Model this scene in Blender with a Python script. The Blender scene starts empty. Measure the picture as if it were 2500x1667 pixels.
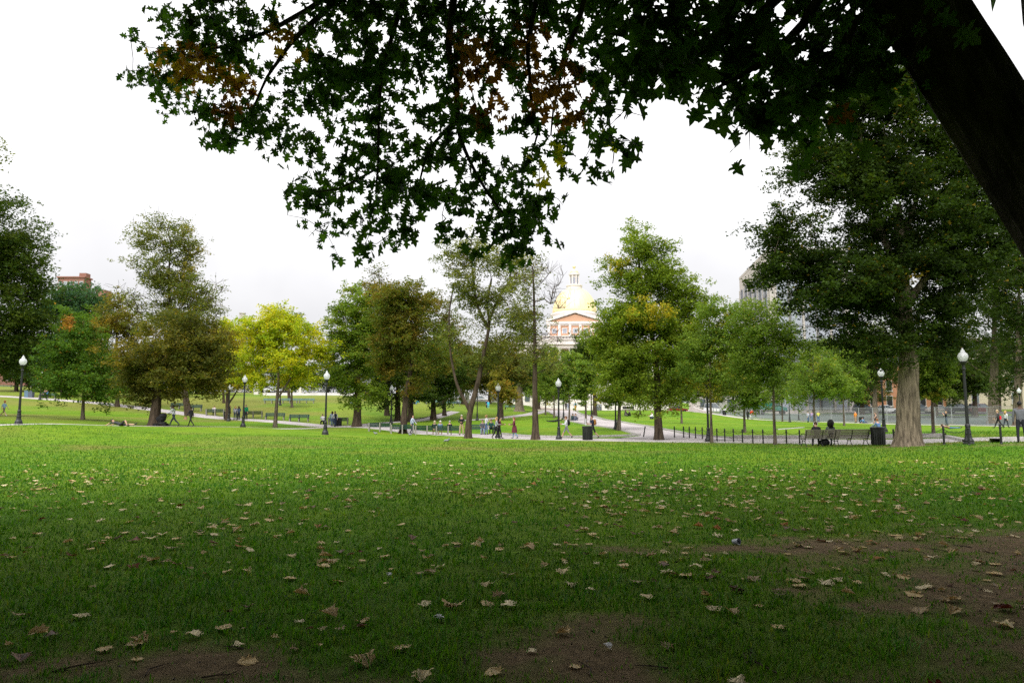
import bpy, bmesh, math, random
import numpy as np
from mathutils import Vector, Matrix

random.seed(7)
RNG = np.random.default_rng(7)
PI = math.pi
SC = bpy.context.scene
COL = SC.collection

# ------------------------------------------------------------------ camera
F, CX, CY, HZ, CAMZ = 1700.0, 1250.0, 833.5, 1016.0, 1.65
PITCH = math.atan((HZ - CY) / F)
cam_d = bpy.data.cameras.new('camera')
cam_d.sensor_width = 36.0
cam_d.lens = F / 2500.0 * 36.0
cam_d.clip_start = 0.1
cam_d.clip_end = 3000
cam = bpy.data.objects.new('camera', cam_d)
COL.objects.link(cam)
cam.location = (0, 0, CAMZ)
cam.rotation_euler = (PI / 2 + PITCH, 0, 0)
SC.camera = cam

# ------------------------------------------------------------------ sky and sun (overcast autumn day)
SKY_Z = 7.2
SUN_EL, SUN_AZ = math.radians(52), math.radians(200)
W = bpy.data.worlds.new('World')
SC.world = W
W.use_nodes = True
nt = W.node_tree
for n in list(nt.nodes):
    nt.nodes.remove(n)
wo = nt.nodes.new('ShaderNodeOutputWorld')
bg = nt.nodes.new('ShaderNodeBackground')
bg.inputs['Strength'].default_value = 0.12
sky = nt.nodes.new('ShaderNodeTexSky')
sky.sky_type = 'NISHITA'
sky.sun_disc = False
sky.sun_elevation = SUN_EL
sky.sun_rotation = SUN_AZ
sky.dust_density = 4.0
hsv = nt.nodes.new('ShaderNodeHueSaturation')
hsv.inputs['Saturation'].default_value = 0.25
nt.links.new(sky.outputs['Color'], hsv.inputs['Color'])
tc = nt.nodes.new('ShaderNodeTexCoord')
noi = nt.nodes.new('ShaderNodeTexNoise')
noi.inputs['Scale'].default_value = 1.9
noi.inputs['Detail'].default_value = 5
nt.links.new(tc.outputs['Generated'], noi.inputs['Vector'])
cr = nt.nodes.new('ShaderNodeValToRGB')
cr.color_ramp.elements[0].position = 0.33
cr.color_ramp.elements[0].color = (0.70, 0.695, 0.725, 1)
cr.color_ramp.elements[1].position = 0.60
cr.color_ramp.elements[1].color = (1.04, 1.035, 1.04, 1)
nt.links.new(noi.outputs['Fac'], cr.inputs['Fac'])
# overcast sky: zenith brighter than the horizon
sp = nt.nodes.new('ShaderNodeSeparateXYZ')
nt.links.new(tc.outputs['Generated'], sp.inputs['Vector'])
mr = nt.nodes.new('ShaderNodeMapRange')
mr.inputs['From Min'].default_value = 0.0
mr.inputs['From Max'].default_value = 1.0
mr.inputs['To Min'].default_value = SKY_Z * 0.42
mr.inputs['To Max'].default_value = SKY_Z
nt.links.new(sp.outputs['Z'], mr.inputs['Value'])
vm = nt.nodes.new('ShaderNodeVectorMath'); vm.operation = 'SCALE'
nt.links.new(cr.outputs['Color'], vm.inputs[0]); nt.links.new(mr.outputs['Result'], vm.inputs['Scale'])
mx = nt.nodes.new('ShaderNodeMixRGB')
mx.inputs['Fac'].default_value = 0.93
nt.links.new(hsv.outputs['Color'], mx.inputs['Color1'])
nt.links.new(vm.outputs['Vector'], mx.inputs['Color2'])
nt.links.new(mx.outputs['Color'], bg.inputs['Color'])
nt.links.new(bg.outputs['Background'], wo.inputs['Surface'])

sun_d = bpy.data.lights.new('sun', 'SUN')
sun_d.energy = 1.5
sun_d.angle = math.radians(60)
sun_d.color = (1.0, 0.97, 0.92)
sun = bpy.data.objects.new('sun', sun_d)
COL.objects.link(sun)
sdir = Vector((math.sin(SUN_AZ) * math.cos(SUN_EL), math.cos(SUN_AZ) * math.cos(SUN_EL), math.sin(SUN_EL)))
sun.rotation_euler = sdir.to_track_quat('Z', 'Y').to_euler()
sun.location = (0, -20, 60)

VS = SC.view_settings
VS.view_transform = 'Standard'
VS.look = 'None'
VS.gamma = 1.0
VS.use_curve_mapping = False
VS.exposure = 1.3
SC.cycles.use_denoising = False
SC.cycles.max_bounces = 6
SC.cycles.diffuse_bounces = 3
SC.cycles.glossy_bounces = 2
SC.cycles.transmission_bounces = 4
SC.cycles.transparent_max_bounces = 12
SC.cycles.caustics_reflective = False
SC.cycles.caustics_refractive = False
SC.cycles.sample_clamp_indirect = 4

# ------------------------------------------------------------------ projection helpers
ST, CT = math.sin(PITCH), math.cos(PITCH)
def P(px, py, Y):
    u = (px - CX) / F; v = (CY - py) / F
    k = Y / (CT - v * ST)
    return Vector((u * k, Y, CAMZ + (ST + v * CT) * k))
def proj(p):
    """world array (n,3) -> px, py, depth"""
    x = p[..., 0]; y = p[..., 1]; z = p[..., 2] - CAMZ
    d = y * CT + z * ST
    up = -y * ST + z * CT
    dd = np.where(d > 0.05, d, 0.05)
    return CX + F * x / dd, CY - F * up / dd, d

# ------------------------------------------------------------------ numpy noise
def _hash(ix, iy, s):
    h = (ix * 374761393 + iy * 668265263 + s * 974711) & 0x7fffffff
    h = ((h ^ (h >> 13)) * 1274126177) & 0x7fffffff
    return ((h ^ (h >> 16)) & 0xffff) / 65535.0
def vnoise(x, y, s=0):
    x = np.asarray(x, float); y = np.asarray(y, float)
    ix = np.floor(x).astype(np.int64); iy = np.floor(y).astype(np.int64)
    fx = x - ix; fy = y - iy
    fx = fx * fx * (3 - 2 * fx); fy = fy * fy * (3 - 2 * fy)
    a = _hash(ix, iy, s); b = _hash(ix + 1, iy, s); c = _hash(ix, iy + 1, s); d = _hash(ix + 1, iy + 1, s)
    return (a * (1 - fx) + b * fx) * (1 - fy) + (c * (1 - fx) + d * fx) * fy
def fbm(x, y, s=0, o=4):
    t = 0; a = 0.5; n = 0
    for k in range(o):
        t = t + a * vnoise(x * 2 ** k, y * 2 ** k, s + k); n += a; a *= 0.5
    return t / n

# ------------------------------------------------------------------ object helpers
def tag(o, label=None, cat=None, group=None, kind=None):
    if label: o['label'] = label
    if cat: o['category'] = cat
    if group: o['group'] = group
    if kind: o['kind'] = kind
    return o
def empty(name, loc, rz=0.0, label=None, cat=None, group=None):
    o = bpy.data.objects.new(name, None)
    o.empty_display_size = 0.2
    COL.objects.link(o)
    o.location = loc; o.rotation_euler = (0, 0, rz)
    return tag(o, label, cat, group)
def link(name, me, parent=None, loc=None, rz=None):
    o = bpy.data.objects.new(name, me)
    COL.objects.link(o)
    if parent is not None: o.parent = parent
    if loc is not None: o.location = loc
    if rz is not None: o.rotation_euler = (0, 0, rz)
    return o
KIDS = {}
def kids(o):
    return [c for c in bpy.data.objects if c.parent == o]
def copy_tree(o, parent=None, tree=None):
    c = o.copy(); COL.objects.link(c); c.parent = parent
    for ch in o.children: copy_tree(ch, c)
    return c

def np_mesh(name, V, faces_n, nper, mats, mat_idx=None, cols=None, smooth=False, floats=None):
    """V (n,3); faces_n (m,nper) int indices"""
    me = bpy.data.meshes.new(name)
    V = np.ascontiguousarray(V, np.float32); L = np.ascontiguousarray(faces_n, np.int32).ravel()
    m = len(L) // nper
    me.vertices.add(len(V)); me.vertices.foreach_set('co', V.ravel())
    me.loops.add(len(L)); me.loops.foreach_set('vertex_index', L)
    me.polygons.add(m); me.polygons.foreach_set('loop_start', np.arange(m, dtype=np.int32) * nper)
    for mm in mats: me.materials.append(mm)
    if mat_idx is not None: me.polygons.foreach_set('material_index', np.ascontiguousarray(mat_idx, np.int32))
    me.update(calc_edges=True)
    if smooth: me.polygons.foreach_set('use_smooth', np.ones(m, bool))
    if cols is not None:
        a = me.attributes.new('col', 'FLOAT_COLOR', 'FACE')
        c4 = np.ones((m, 4), np.float32); c4[:, :3] = cols
        a.data.foreach_set('color', c4.ravel())
    if floats:
        for k, arr in floats.items():
            a = me.attributes.new(k, 'FLOAT', 'POINT')
            a.data.foreach_set('value', np.ascontiguousarray(arr, np.float32))
    return me

class MB:
    def __init__(s): s.v = []; s.f = []; s.m = []; s.cur = 0; s.sm = []; s.smooth = False
    def mat(s, i): s.cur = i; return s
    def add(s, vs, fs):
        b = len(s.v); s.v += [tuple(q) for q in vs]
        for f in fs: s.f.append(tuple(b + i for i in f)); s.m.append(s.cur); s.sm.append(s.smooth)
        return s
    def box(s, c, d, rz=0.0, taper=1.0, M=None, bev=0.0):
        hx, hy, hz = d[0] / 2, d[1] / 2, d[2] / 2
        vs = []
        for z, k in ((-hz, 1.0), (hz, taper)):
            for x, y in ((-hx, -hy), (hx, -hy), (hx, hy), (-hx, hy)):
                p = Vector((x * k, y * k, z))
                if M is not None: p = M @ p
                elif rz: p = Matrix.Rotation(rz, 3, 'Z') @ p
                vs.append(p + Vector(c))
        return s.add(vs, [(3, 2, 1, 0), (4, 5, 6, 7), (0, 1, 5, 4), (1, 2, 6, 5), (2, 3, 7, 6), (3, 0, 4, 7)])
    def tube(s, pts, rad, n=8, cap=True):
        pts = [Vector(p) for p in pts]
        if not hasattr(rad, '__len__'): rad = [rad] * len(pts)
        vs = []; up = Vector((0.13, 0.21, 1)).normalized()
        for i, p in enumerate(pts):
            t = (pts[min(i + 1, len(pts) - 1)] - pts[max(i - 1, 0)]).normalized()
            a = t.cross(up)
            if a.length < 0.05: a = t.cross(Vector((1, 0, 0)))
            a.normalize(); b = t.cross(a)
            for k in range(n):
                w = 2 * PI * k / n
                vs.append(p + (a * math.cos(w) + b * math.sin(w)) * rad[i])
        fs = []
        for i in range(len(pts) - 1):
            for k in range(n):
                k2 = (k + 1) % n
                fs.append((i * n + k, i * n + k2, (i + 1) * n + k2, (i + 1) * n + k))
        if cap:
            fs.append(tuple(range(n - 1, -1, -1))); fs.append(tuple((len(pts) - 1) * n + k for k in range(n)))
        return s.add(vs, fs)
    def lathe(s, prof, n=16, c=(0, 0, 0), ph=0.0, flute=None):
        vs = []; c = Vector(c)
        for (r, z) in prof:
            for k in range(n):
                w = 2 * PI * k / n + ph
                vs.append(c + Vector((r * math.cos(w), r * math.sin(w), z)))
        fs = []
        for i in range(len(prof) - 1):
            for k in range(n):
                k2 = (k + 1) % n
                fs.append((i * n + k, i * n + k2, (i + 1) * n + k2, (i + 1) * n + k))
        if prof[0][0] > 1e-4: fs.append(tuple(range(n - 1, -1, -1)))
        if prof[-1][0] > 1e-4: fs.append(tuple((len(prof) - 1) * n + k for k in range(n)))
        return s.add(vs, fs)
    def prism(s, poly, axis_pts):
        """poly list of Vector3 at start; extruded by vector axis_pts"""
        n = len(poly); d = Vector(axis_pts)
        vs = [Vector(p) for p in poly] + [Vector(p) + d for p in poly]
        fs = [tuple(range(n - 1, -1, -1)), tuple(range(n, 2 * n))]
        for k in range(n): fs.append((k, (k + 1) % n, n + (k + 1) % n, n + k))
        return s.add(vs, fs)
    def ball(s, c, r, nu=10, nv=6):
        if not hasattr(r, '__len__'): r = (r, r, r)
        c = Vector(c); vs = [c + Vector((0, 0, -r[2]))]
        for j in range(1, nv):
            t = -PI / 2 + PI * j / nv
            for k in range(nu):
                w = 2 * PI * k / nu
                vs.append(c + Vector((r[0] * math.cos(t) * math.cos(w), r[1] * math.cos(t) * math.sin(w), r[2] * math.sin(t))))
        vs.append(c + Vector((0, 0, r[2])))
        fs = []
        for k in range(nu): fs.append((0, 1 + (k + 1) % nu, 1 + k))
        for j in range(nv - 2):
            for k in range(nu):
                a = 1 + j * nu; fs.append((a + k, a + (k + 1) % nu, a + nu + (k + 1) % nu, a + nu + k))
        t = len(vs) - 1; a = 1 + (nv - 2) * nu
        for k in range(nu): fs.append((t, a + k, a + (k + 1) % nu))
        return s.add(vs, fs)
    def mesh(s, name, mats):
        me = bpy.data.meshes.new(name)
        me.from_pydata(s.v, [], s.f)
        if not isinstance(mats, (list, tuple)): mats = [mats]
        for m in mats: me.materials.append(m)
        if len(mats) > 1: me.polygons.foreach_set('material_index', s.m)
        if any(s.sm): me.polygons.foreach_set('use_smooth', s.sm)
        me.update()
        return me
    def build(s, name, mats, parent=None, loc=None, rz=None):
        return link(name, s.mesh(name, mats), parent, loc, rz)

def catmull(pts, step):
    """pts list of tuples (any dim) -> densified numpy array, about `step` apart in first two coords"""
    pts = np.array(pts, float); out = []
    n = len(pts)
    for i in range(n - 1):
        p0 = pts[max(i - 1, 0)]; p1 = pts[i]; p2 = pts[i + 1]; p3 = pts[min(i + 2, n - 1)]
        k = max(1, int(np.linalg.norm(p2[:2] - p1[:2]) / step))
        for j in range(k):
            t = j / k
            out.append(0.5 * ((2 * p1) + (-p0 + p2) * t + (2 * p0 - 5 * p1 + 4 * p2 - p3) * t * t + (-p0 + 3 * p1 - 3 * p2 + p3) * t ** 3))
    out.append(pts[-1])
    return np.array(out)

# ------------------------------------------------------------------ materials
def mat(name, rgb, rough=0.7, var=0.25, scale=3.0, bump=0.0, bscale=20.0, metal=0.0, spec=0.3, stretch=None, dirt=None):
    m = bpy.data.materials.new(name); m.use_nodes = True
    t = m.node_tree; b = t.nodes['Principled BSDF']
    b.inputs['Roughness'].default_value = rough
    b.inputs['Metallic'].default_value = metal
    b.inputs['Specular IOR Level'].default_value = spec
    co = t.nodes.new('ShaderNodeTexCoord'); mp = t.nodes.new('ShaderNodeMapping')
    t.links.new(co.outputs['Object'], mp.inputs['Vector'])
    if stretch: mp.inputs['Scale'].default_value = stretch
    nz = t.nodes.new('ShaderNodeTexNoise'); nz.inputs['Scale'].default_value = scale; nz.inputs['Detail'].default_value = 5
    t.links.new(mp.outputs['Vector'], nz.inputs['Vector'])
    rp = t.nodes.new('ShaderNodeValToRGB')
    rp.color_ramp.elements[0].position = 0.3; rp.color_ramp.elements[1].position = 0.7
    lo = [c * (1 - var) for c in rgb]; hi = [min(1, c * (1 + var)) for c in rgb]
    if dirt: lo = list(dirt)
    rp.color_ramp.elements[0].color = (*lo, 1); rp.color_ramp.elements[1].color = (*hi, 1)
    t.links.new(nz.outputs['Fac'], rp.inputs['Fac'])
    t.links.new(rp.outputs['Color'], b.inputs['Base Color'])
    if bump > 0:
        n2 = t.nodes.new('ShaderNodeTexNoise'); n2.inputs['Scale'].default_value = bscale; n2.inputs['Detail'].default_value = 6
        t.links.new(mp.outputs['Vector'], n2.inputs['Vector'])
        bp = t.nodes.new('ShaderNodeBump'); bp.inputs['Strength'].default_value = bump; bp.inputs['Distance'].default_value = 0.03
        t.links.new(n2.outputs['Fac'], bp.inputs['Height']); t.links.new(bp.outputs['Normal'], b.inputs['Normal'])
    return m

def leaf_mat(name, trans=0.4, tmul=(1.7, 1.6, 0.6), gloss=0.1):
    m = bpy.data.materials.new(name); m.use_nodes = True
    t = m.node_tree; b = t.nodes['Principled BSDF']; out = t.nodes['Material Output']
    at = t.nodes.new('ShaderNodeAttribute'); at.attribute_name = 'col'
    t.links.new(at.outputs['Color'], b.inputs['Base Color'])
    b.inputs['Roughness'].default_value = 0.55
    b.inputs['Specular IOR Level'].default_value = gloss
    tr = t.nodes.new('ShaderNodeBsdfTranslucent')
    mu = t.nodes.new('ShaderNodeMixRGB'); mu.blend_type = 'MULTIPLY'; mu.inputs['Fac'].default_value = 1
    mu.inputs['Color2'].default_value = (*tmul, 1)
    t.links.new(at.outputs['Color'], mu.inputs['Color1']); t.links.new(mu.outputs['Color'], tr.inputs['Color'])
    ms = t.nodes.new('ShaderNodeMixShader'); ms.inputs['Fac'].default_value = trans
    t.links.new(b.outputs['BSDF'], ms.inputs[1]); t.links.new(tr.outputs['BSDF'], ms.inputs[2])
    t.links.new(ms.outputs['Shader'], out.inputs['Surface'])
    return m

def bark_mat(name, rgb, ridge=6.0, bump=0.9, zst=0.18):
    m = bpy.data.materials.new(name); m.use_nodes = True
    t = m.node_tree; b = t.nodes['Principled BSDF']
    b.inputs['Roughness'].default_value = 0.9; b.inputs['Specular IOR Level'].default_value = 0.15
    co = t.nodes.new('ShaderNodeTexCoord'); mp = t.nodes.new('ShaderNodeMapping')
    mp.inputs['Scale'].default_value = (1, 1, zst)
    t.links.new(co.outputs['Object'], mp.inputs['Vector'])
    nz = t.nodes.new('ShaderNodeTexNoise'); nz.inputs['Scale'].default_value = ridge; nz.inputs['Detail'].default_value = 7; nz.inputs['Roughness'].default_value = 0.65
    t.links.new(mp.outputs['Vector'], nz.inputs['Vector'])
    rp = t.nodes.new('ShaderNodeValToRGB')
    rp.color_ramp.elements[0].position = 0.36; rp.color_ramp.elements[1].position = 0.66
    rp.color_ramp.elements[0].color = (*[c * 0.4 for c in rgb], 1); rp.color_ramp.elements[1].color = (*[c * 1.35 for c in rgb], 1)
    t.links.new(nz.outputs['Fac'], rp.inputs['Fac']); t.links.new(rp.outputs['Color'], b.inputs['Base Color'])
    bp = t.nodes.new('ShaderNodeBump'); bp.inputs['Strength'].default_value = bump; bp.inputs['Distance'].default_value = 0.05
    t.links.new(nz.outputs['Fac'], bp.inputs['Height']); t.links.new(bp.outputs['Normal'], b.inputs['Normal'])
    return m

def brick_mat(name, c1, c2, mortar, scale=1.0):
    m = bpy.data.materials.new(name); m.use_nodes = True
    t = m.node_tree; b = t.nodes['Principled BSDF']; b.inputs['Roughness'].default_value = 0.85
    co = t.nodes.new('ShaderNodeTexCoord'); mp = t.nodes.new('ShaderNodeMapping')
    mp.inputs['Rotation'].default_value = (PI / 2, 0, 0)
    t.links.new(co.outputs['Object'], mp.inputs['Vector'])
    br = t.nodes.new('ShaderNodeTexBrick'); br.inputs['Scale'].default_value = scale
    br.inputs['Brick Width'].default_value = 0.22; br.inputs['Row Height'].default_value = 0.075; br.inputs['Mortar Size'].default_value = 0.008
    br.inputs['Color1'].default_value = (*c1, 1); br.inputs['Color2'].default_value = (*c2, 1); br.inputs['Mortar'].default_value = (*mortar, 1)
    t.links.new(mp.outputs['Vector'], br.inputs['Vector'])
    t.links.new(br.outputs['Color'], b.inputs['Base Color'])
    return m

M = {}
M['leaf'] = leaf_mat('leaf_foliage')
M['leaf_near'] = leaf_mat('oak_leaf', trans=0.55, tmul=(2.2, 2.6, 0.8), gloss=0.2)
M['dry_leaf'] = leaf_mat('dry_leaf', trans=0.12, tmul=(1.1, 0.9, 0.6), gloss=0.2)
M['blade'] = leaf_mat('grass_blade', trans=0.35, tmul=(1.3, 1.4, 0.6), gloss=0.25)
M['bark'] = bark_mat('bark_brown', (0.085, 0.062, 0.045))
M['bark_grey'] = bark_mat('bark_grey_brown', (0.15, 0.12, 0.095))
M['bark_elm'] = bark_mat('bark_elm', (0.215, 0.175, 0.125), ridge=9.0, bump=1.0, zst=0.12)
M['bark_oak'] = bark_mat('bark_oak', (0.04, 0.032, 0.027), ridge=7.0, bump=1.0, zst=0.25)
M['iron'] = mat('black_iron', (0.012, 0.013, 0.014), rough=0.45, var=0.3, spec=0.5, bump=0.05)
M['galv'] = mat('galvanised_steel', (0.42, 0.44, 0.46), rough=0.45, metal=0.6, var=0.15)
M['concrete'] = mat('concrete', (0.33, 0.31, 0.28), rough=0.9, var=0.2, scale=2.5, bump=0.3, bscale=40)
M['kerb'] = mat('granite_kerb', (0.36, 0.34, 0.32), rough=0.85, var=0.25, scale=6, bump=0.25, bscale=60)
M['path'] = mat('path_asphalt', (0.43, 0.39, 0.39), rough=0.9, var=0.12, scale=0.7, bump=0.2, bscale=60)
M['plaza'] = mat('plaza_paving', (0.40, 0.34, 0.28), rough=0.9, var=0.12, scale=0.9, bump=0.1)
M['road'] = mat('road_asphalt', (0.09, 0.09, 0.095), rough=0.9, var=0.2, scale=1.0)
M['infield'] = mat('seeded_soil', (0.085, 0.125, 0.115), rough=0.95, var=0.22, scale=0.6, bump=0.3, dirt=(0.12, 0.12, 0.10))
M['green_slat'] = mat('dark_green_painted_wood', (0.018, 0.06, 0.05), rough=0.55, var=0.35, scale=4)
M['grey_slat'] = mat('weathered_wood', (0.21, 0.19, 0.155), rough=0.8, var=0.3, scale=6, stretch=(0.5, 4, 4), bump=0.3, bscale=30)
M['teal_slat'] = mat('teal_painted_wood', (0.16, 0.28, 0.29), rough=0.6, var=0.25)
M['stone_white'] = mat('white_painted_stone', (0.76, 0.70, 0.68), rough=0.7, var=0.06, scale=1.2)
M['stone_grey'] = mat('pale_granite', (0.52, 0.49, 0.47), rough=0.8, var=0.12, scale=1.0)
M['gold'] = mat('gold_leaf', (0.88, 0.73, 0.42), rough=0.5, metal=0.3, var=0.06, scale=0.6, spec=0.5)
M['brick_sh'] = brick_mat('orange_brick', (0.62, 0.33, 0.20), (0.56, 0.29, 0.17), (0.6, 0.45, 0.36))
M['brick_red'] = brick_mat('red_brick', (0.30, 0.10, 0.07), (0.24, 0.08, 0.055), (0.3, 0.24, 0.2))
M['brick_terra'] = brick_mat('terracotta_brick', (0.48, 0.19, 0.09), (0.42, 0.16, 0.075), (0.4, 0.3, 0.24))
M['beige'] = mat('beige_stone', (0.50, 0.43, 0.34), rough=0.85, var=0.12)
M['beige_conc'] = mat('beige_precast', (0.50, 0.455, 0.43), rough=0.85, var=0.08)
M['glass'] = mat('window_glass', (0.10, 0.12, 0.14), rough=0.08, var=0.2, spec=0.8)
M['glass_pale'] = mat('pale_office_glass', (0.34, 0.36, 0.42), rough=0.15, var=0.12, spec=0.8)
M['dark'] = mat('dark_recess', (0.02, 0.02, 0.022), rough=0.8)
M['slate'] = mat('grey_slate', (0.17, 0.17, 0.185), rough=0.7)
M['door_grey'] = mat('grey_door_paint', (0.10, 0.11, 0.13), rough=0.6)
M['tyre'] = mat('tyre_rubber', (0.015, 0.015, 0.016), rough=0.85)
M['rim'] = mat('wheel_rim', (0.45, 0.45, 0.46), rough=0.35, metal=0.7)
M['white_plastic'] = mat('white_plastic', (0.78, 0.78, 0.8), rough=0.5, var=0.08)
def globe_mat():
    m = bpy.data.materials.new('lamp_globe_glass'); m.use_nodes = True
    t = m.node_tree; b = t.nodes['Principled BSDF']; out = t.nodes['Material Output']
    b.inputs['Base Color'].default_value = (0.86, 0.86, 0.9, 1); b.inputs['Roughness'].default_value = 0.12
    b.inputs['Specular IOR Level'].default_value = 0.8
    wv = t.nodes.new('ShaderNodeTexNoise'); wv.inputs['Scale'].default_value = 14
    tr = t.nodes.new('ShaderNodeBsdfTranslucent'); tr.inputs['Color'].default_value = (0.9, 0.9, 0.93, 1)
    tp = t.nodes.new('ShaderNodeBsdfTransparent'); tp.inputs['Color'].default_value = (0.95, 0.95, 0.97, 1)
    m1 = t.nodes.new('ShaderNodeMixShader'); m1.inputs['Fac'].default_value = 0.5
    t.links.new(b.outputs['BSDF'], m1.inputs[1]); t.links.new(tr.outputs['BSDF'], m1.inputs[2])
    m2 = t.nodes.new('ShaderNodeMixShader')
    mr = t.nodes.new('ShaderNodeMapRange'); mr.inputs['To Min'].default_value = 0.1; mr.inputs['To Max'].default_value = 0.5
    t.links.new(wv.outputs['Fac'], mr.inputs['Value']); t.links.new(mr.outputs['Result'], m2.inputs['Fac'])
    t.links.new(m1.outputs['Shader'], m2.inputs[1]); t.links.new(tp.outputs['BSDF'], m2.inputs[2])
    t.links.new(m2.outputs['Shader'], out.inputs['Surface'])
    return m
M['globe'] = globe_mat()
def mesh_mat():
    m = bpy.data.materials.new('chain_link_wire'); m.use_nodes = True
    t = m.node_tree; b = t.nodes['Principled BSDF']; out = t.nodes['Material Output']
    b.inputs['Base Color'].default_value = (0.5, 0.52, 0.54, 1); b.inputs['Roughness'].default_value = 0.5
    tp = t.nodes.new('ShaderNodeBsdfTransparent')
    ms = t.nodes.new('ShaderNodeMixShader'); ms.inputs['Fac'].default_value = 0.15
    t.links.new(tp.outputs['BSDF'], ms.inputs[1]); t.links.new(b.outputs['BSDF'], ms.inputs[2])
    t.links.new(ms.outputs['Shader'], out.inputs['Surface'])
    return m
M['chainlink'] = mesh_mat()
_cloth = {}
def cloth(rgb, rough=0.85):
    k = tuple(round(c, 3) for c in rgb)
    if k not in _cloth:
        _cloth[k] = mat('fabric_%d' % len(_cloth), rgb, rough=rough, var=0.2, scale=8, bump=0.2, bscale=30)
    return _cloth[k]

# ------------------------------------------------------------------ terrain (one sheet to the horizon)
CTRL = []
def cp(px, py, d):
    p = P(px, py, d); CTRL.append((p.x, p.y, p.z))
for X in (-60, -30, -12, 0, 12, 30, 60):
    for Y in (-60, -15, 3, 12, 22):
        CTRL.append((X, Y, 0.0))
for px, py, d in [
    # lawn in front
    (1250, 1098, 34), (900, 1098, 34), (600, 1092, 36), (1600, 1098, 34), (300, 1078, 40), (60, 1065, 40), (1900, 1100, 33),
    (2361, 1080, 32), (2300, 1089, 32), (2440, 1087, 30), (2215, 1091, 34), (2490, 1082, 31), (2140, 1088, 37.5), (1950, 1087, 40),
    # near path
    (2200, 1084, 38.5), (2060, 1079, 41), (1900, 1078, 43.5), (1700, 1077, 46.5), (1500, 1074, 48.5), (1364, 1072, 51), (1215, 1070, 57),
    (1127, 1064, 64), (1000, 1056, 72), (815, 1043, 80), (700, 1031, 84), (540, 1021, 90), (400, 1003, 97), (250, 985, 104), (20, 968, 112), (-200, 960, 120),
    # second path and lamps on the left
    (600, 1043, 60), (380, 1041, 59), (240, 1039, 54), (50, 1034, 44), (795, 1060, 48), (595, 1041, 59), (200, 1023, 62), (-150, 1030, 50), (10, 1015, 68),
    # central avenue
    (1561, 1064, 55), (1503, 1048, 64), (1430, 1037, 75), (1387, 1028, 88), (1355, 1015, 110), (1409, 1004, 125), (1443, 1014, 105), (1518, 1030, 80),
    (1598, 1043, 66), (1651, 1053, 58), (1773, 1069, 48), (1345, 1030, 85), (1300, 1045, 70), (1250, 1055, 62),
    # right lawn, fence
    (1817, 1057, 62), (1988, 1042, 78), (1890, 1040, 85), (2157, 1054, 47.6), (2275, 1066, 40), (2437, 1045, 64),
    (2500, 1040, 84), (2400, 1038, 88), (2200, 1035, 103), (2085, 1031, 113), (1975, 1029, 122), (1833, 1022, 132), (1740, 1010, 148), (1664, 1020, 110),
    (2010, 1007, 152), (2320, 1011, 130), (2480, 1012, 120), (1880, 1014, 145),
    # far centre
    (1450, 1002, 230), (1560, 1001, 230), (1330, 1001, 190), (1640, 1002, 150), (1400, 1002, 160), (1700, 1006, 145),
    # left hill
    (700, 984, 112), (620, 990, 108), (870, 1000, 100), (955, 1032, 79), (1067, 1022, 96), (990, 1030, 88), (600, 966, 148), (900, 968, 150), (300, 955, 150), (60, 948, 150),
    (1130, 990, 128), (1188, 998, 140), (1219, 1020, 98), (1280, 1013, 108), (1268, 1003, 122), (1120, 976, 165), (1250, 985, 170), (0, 940, 190), (500, 958, 190), (850, 960, 190),
]:
    cp(px, py, d)
for X, Y, z in [(-300, 330, 16), (-120, 330, 12), (0, 330, 9), (40, 300, 8), (120, 330, 7), (300, 330, 7), (-260, 120, 12), (260, 120, 2), (-260, 20, 3), (260, 20, 1), (180, 200, 5)]:
    CTRL.append((X, Y, z))
CT_A = np.array(CTRL); _S = 60.0
def _phi(r2):
    return np.where(r2 > 1e-12, 0.5 * r2 * np.log(np.maximum(r2, 1e-12)), 0.0)
def _fit():
    XY = CT_A[:, :2] / _S; n = len(XY)
    r2 = ((XY[:, None] - XY[None]) ** 2).sum(-1)
    K = _phi(r2) + np.eye(n) * 0.004
    Pm = np.hstack([np.ones((n, 1)), XY])
    A = np.zeros((n + 3, n + 3)); A[:n, :n] = K; A[:n, n:] = Pm; A[n:, :n] = Pm.T
    b = np.zeros(n + 3); b[:n] = CT_A[:, 2]
    return np.linalg.solve(A, b), XY
_W, _XY = _fit()
def terrain(x, y):
    x = np.clip(np.asarray(x, float), -300, 300) / _S; y = np.clip(np.asarray(y, float), -60, 330) / _S
    sh = x.shape; x = x.ravel(); y = y.ravel(); out = np.empty(len(x))
    for i in range(0, len(x), 20000):
        a = x[i:i + 20000]; b = y[i:i + 20000]
        r2 = (a[:, None] - _XY[None, :, 0]) ** 2 + (b[:, None] - _XY[None, :, 1]) ** 2
        out[i:i + 20000] = _phi(r2) @ _W[:-3] + _W[-3] + _W[-2] * a + _W[-1] * b
    return out.reshape(sh)
def tz(x, y): return float(terrain(np.array([x]), np.array([y]))[0])
def G(px, d, dz=0.0):
    x = (px - CX) / F * d / (CT + 0.11 * ST)
    return Vector((x, d, tz(x, d) + dz))

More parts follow.
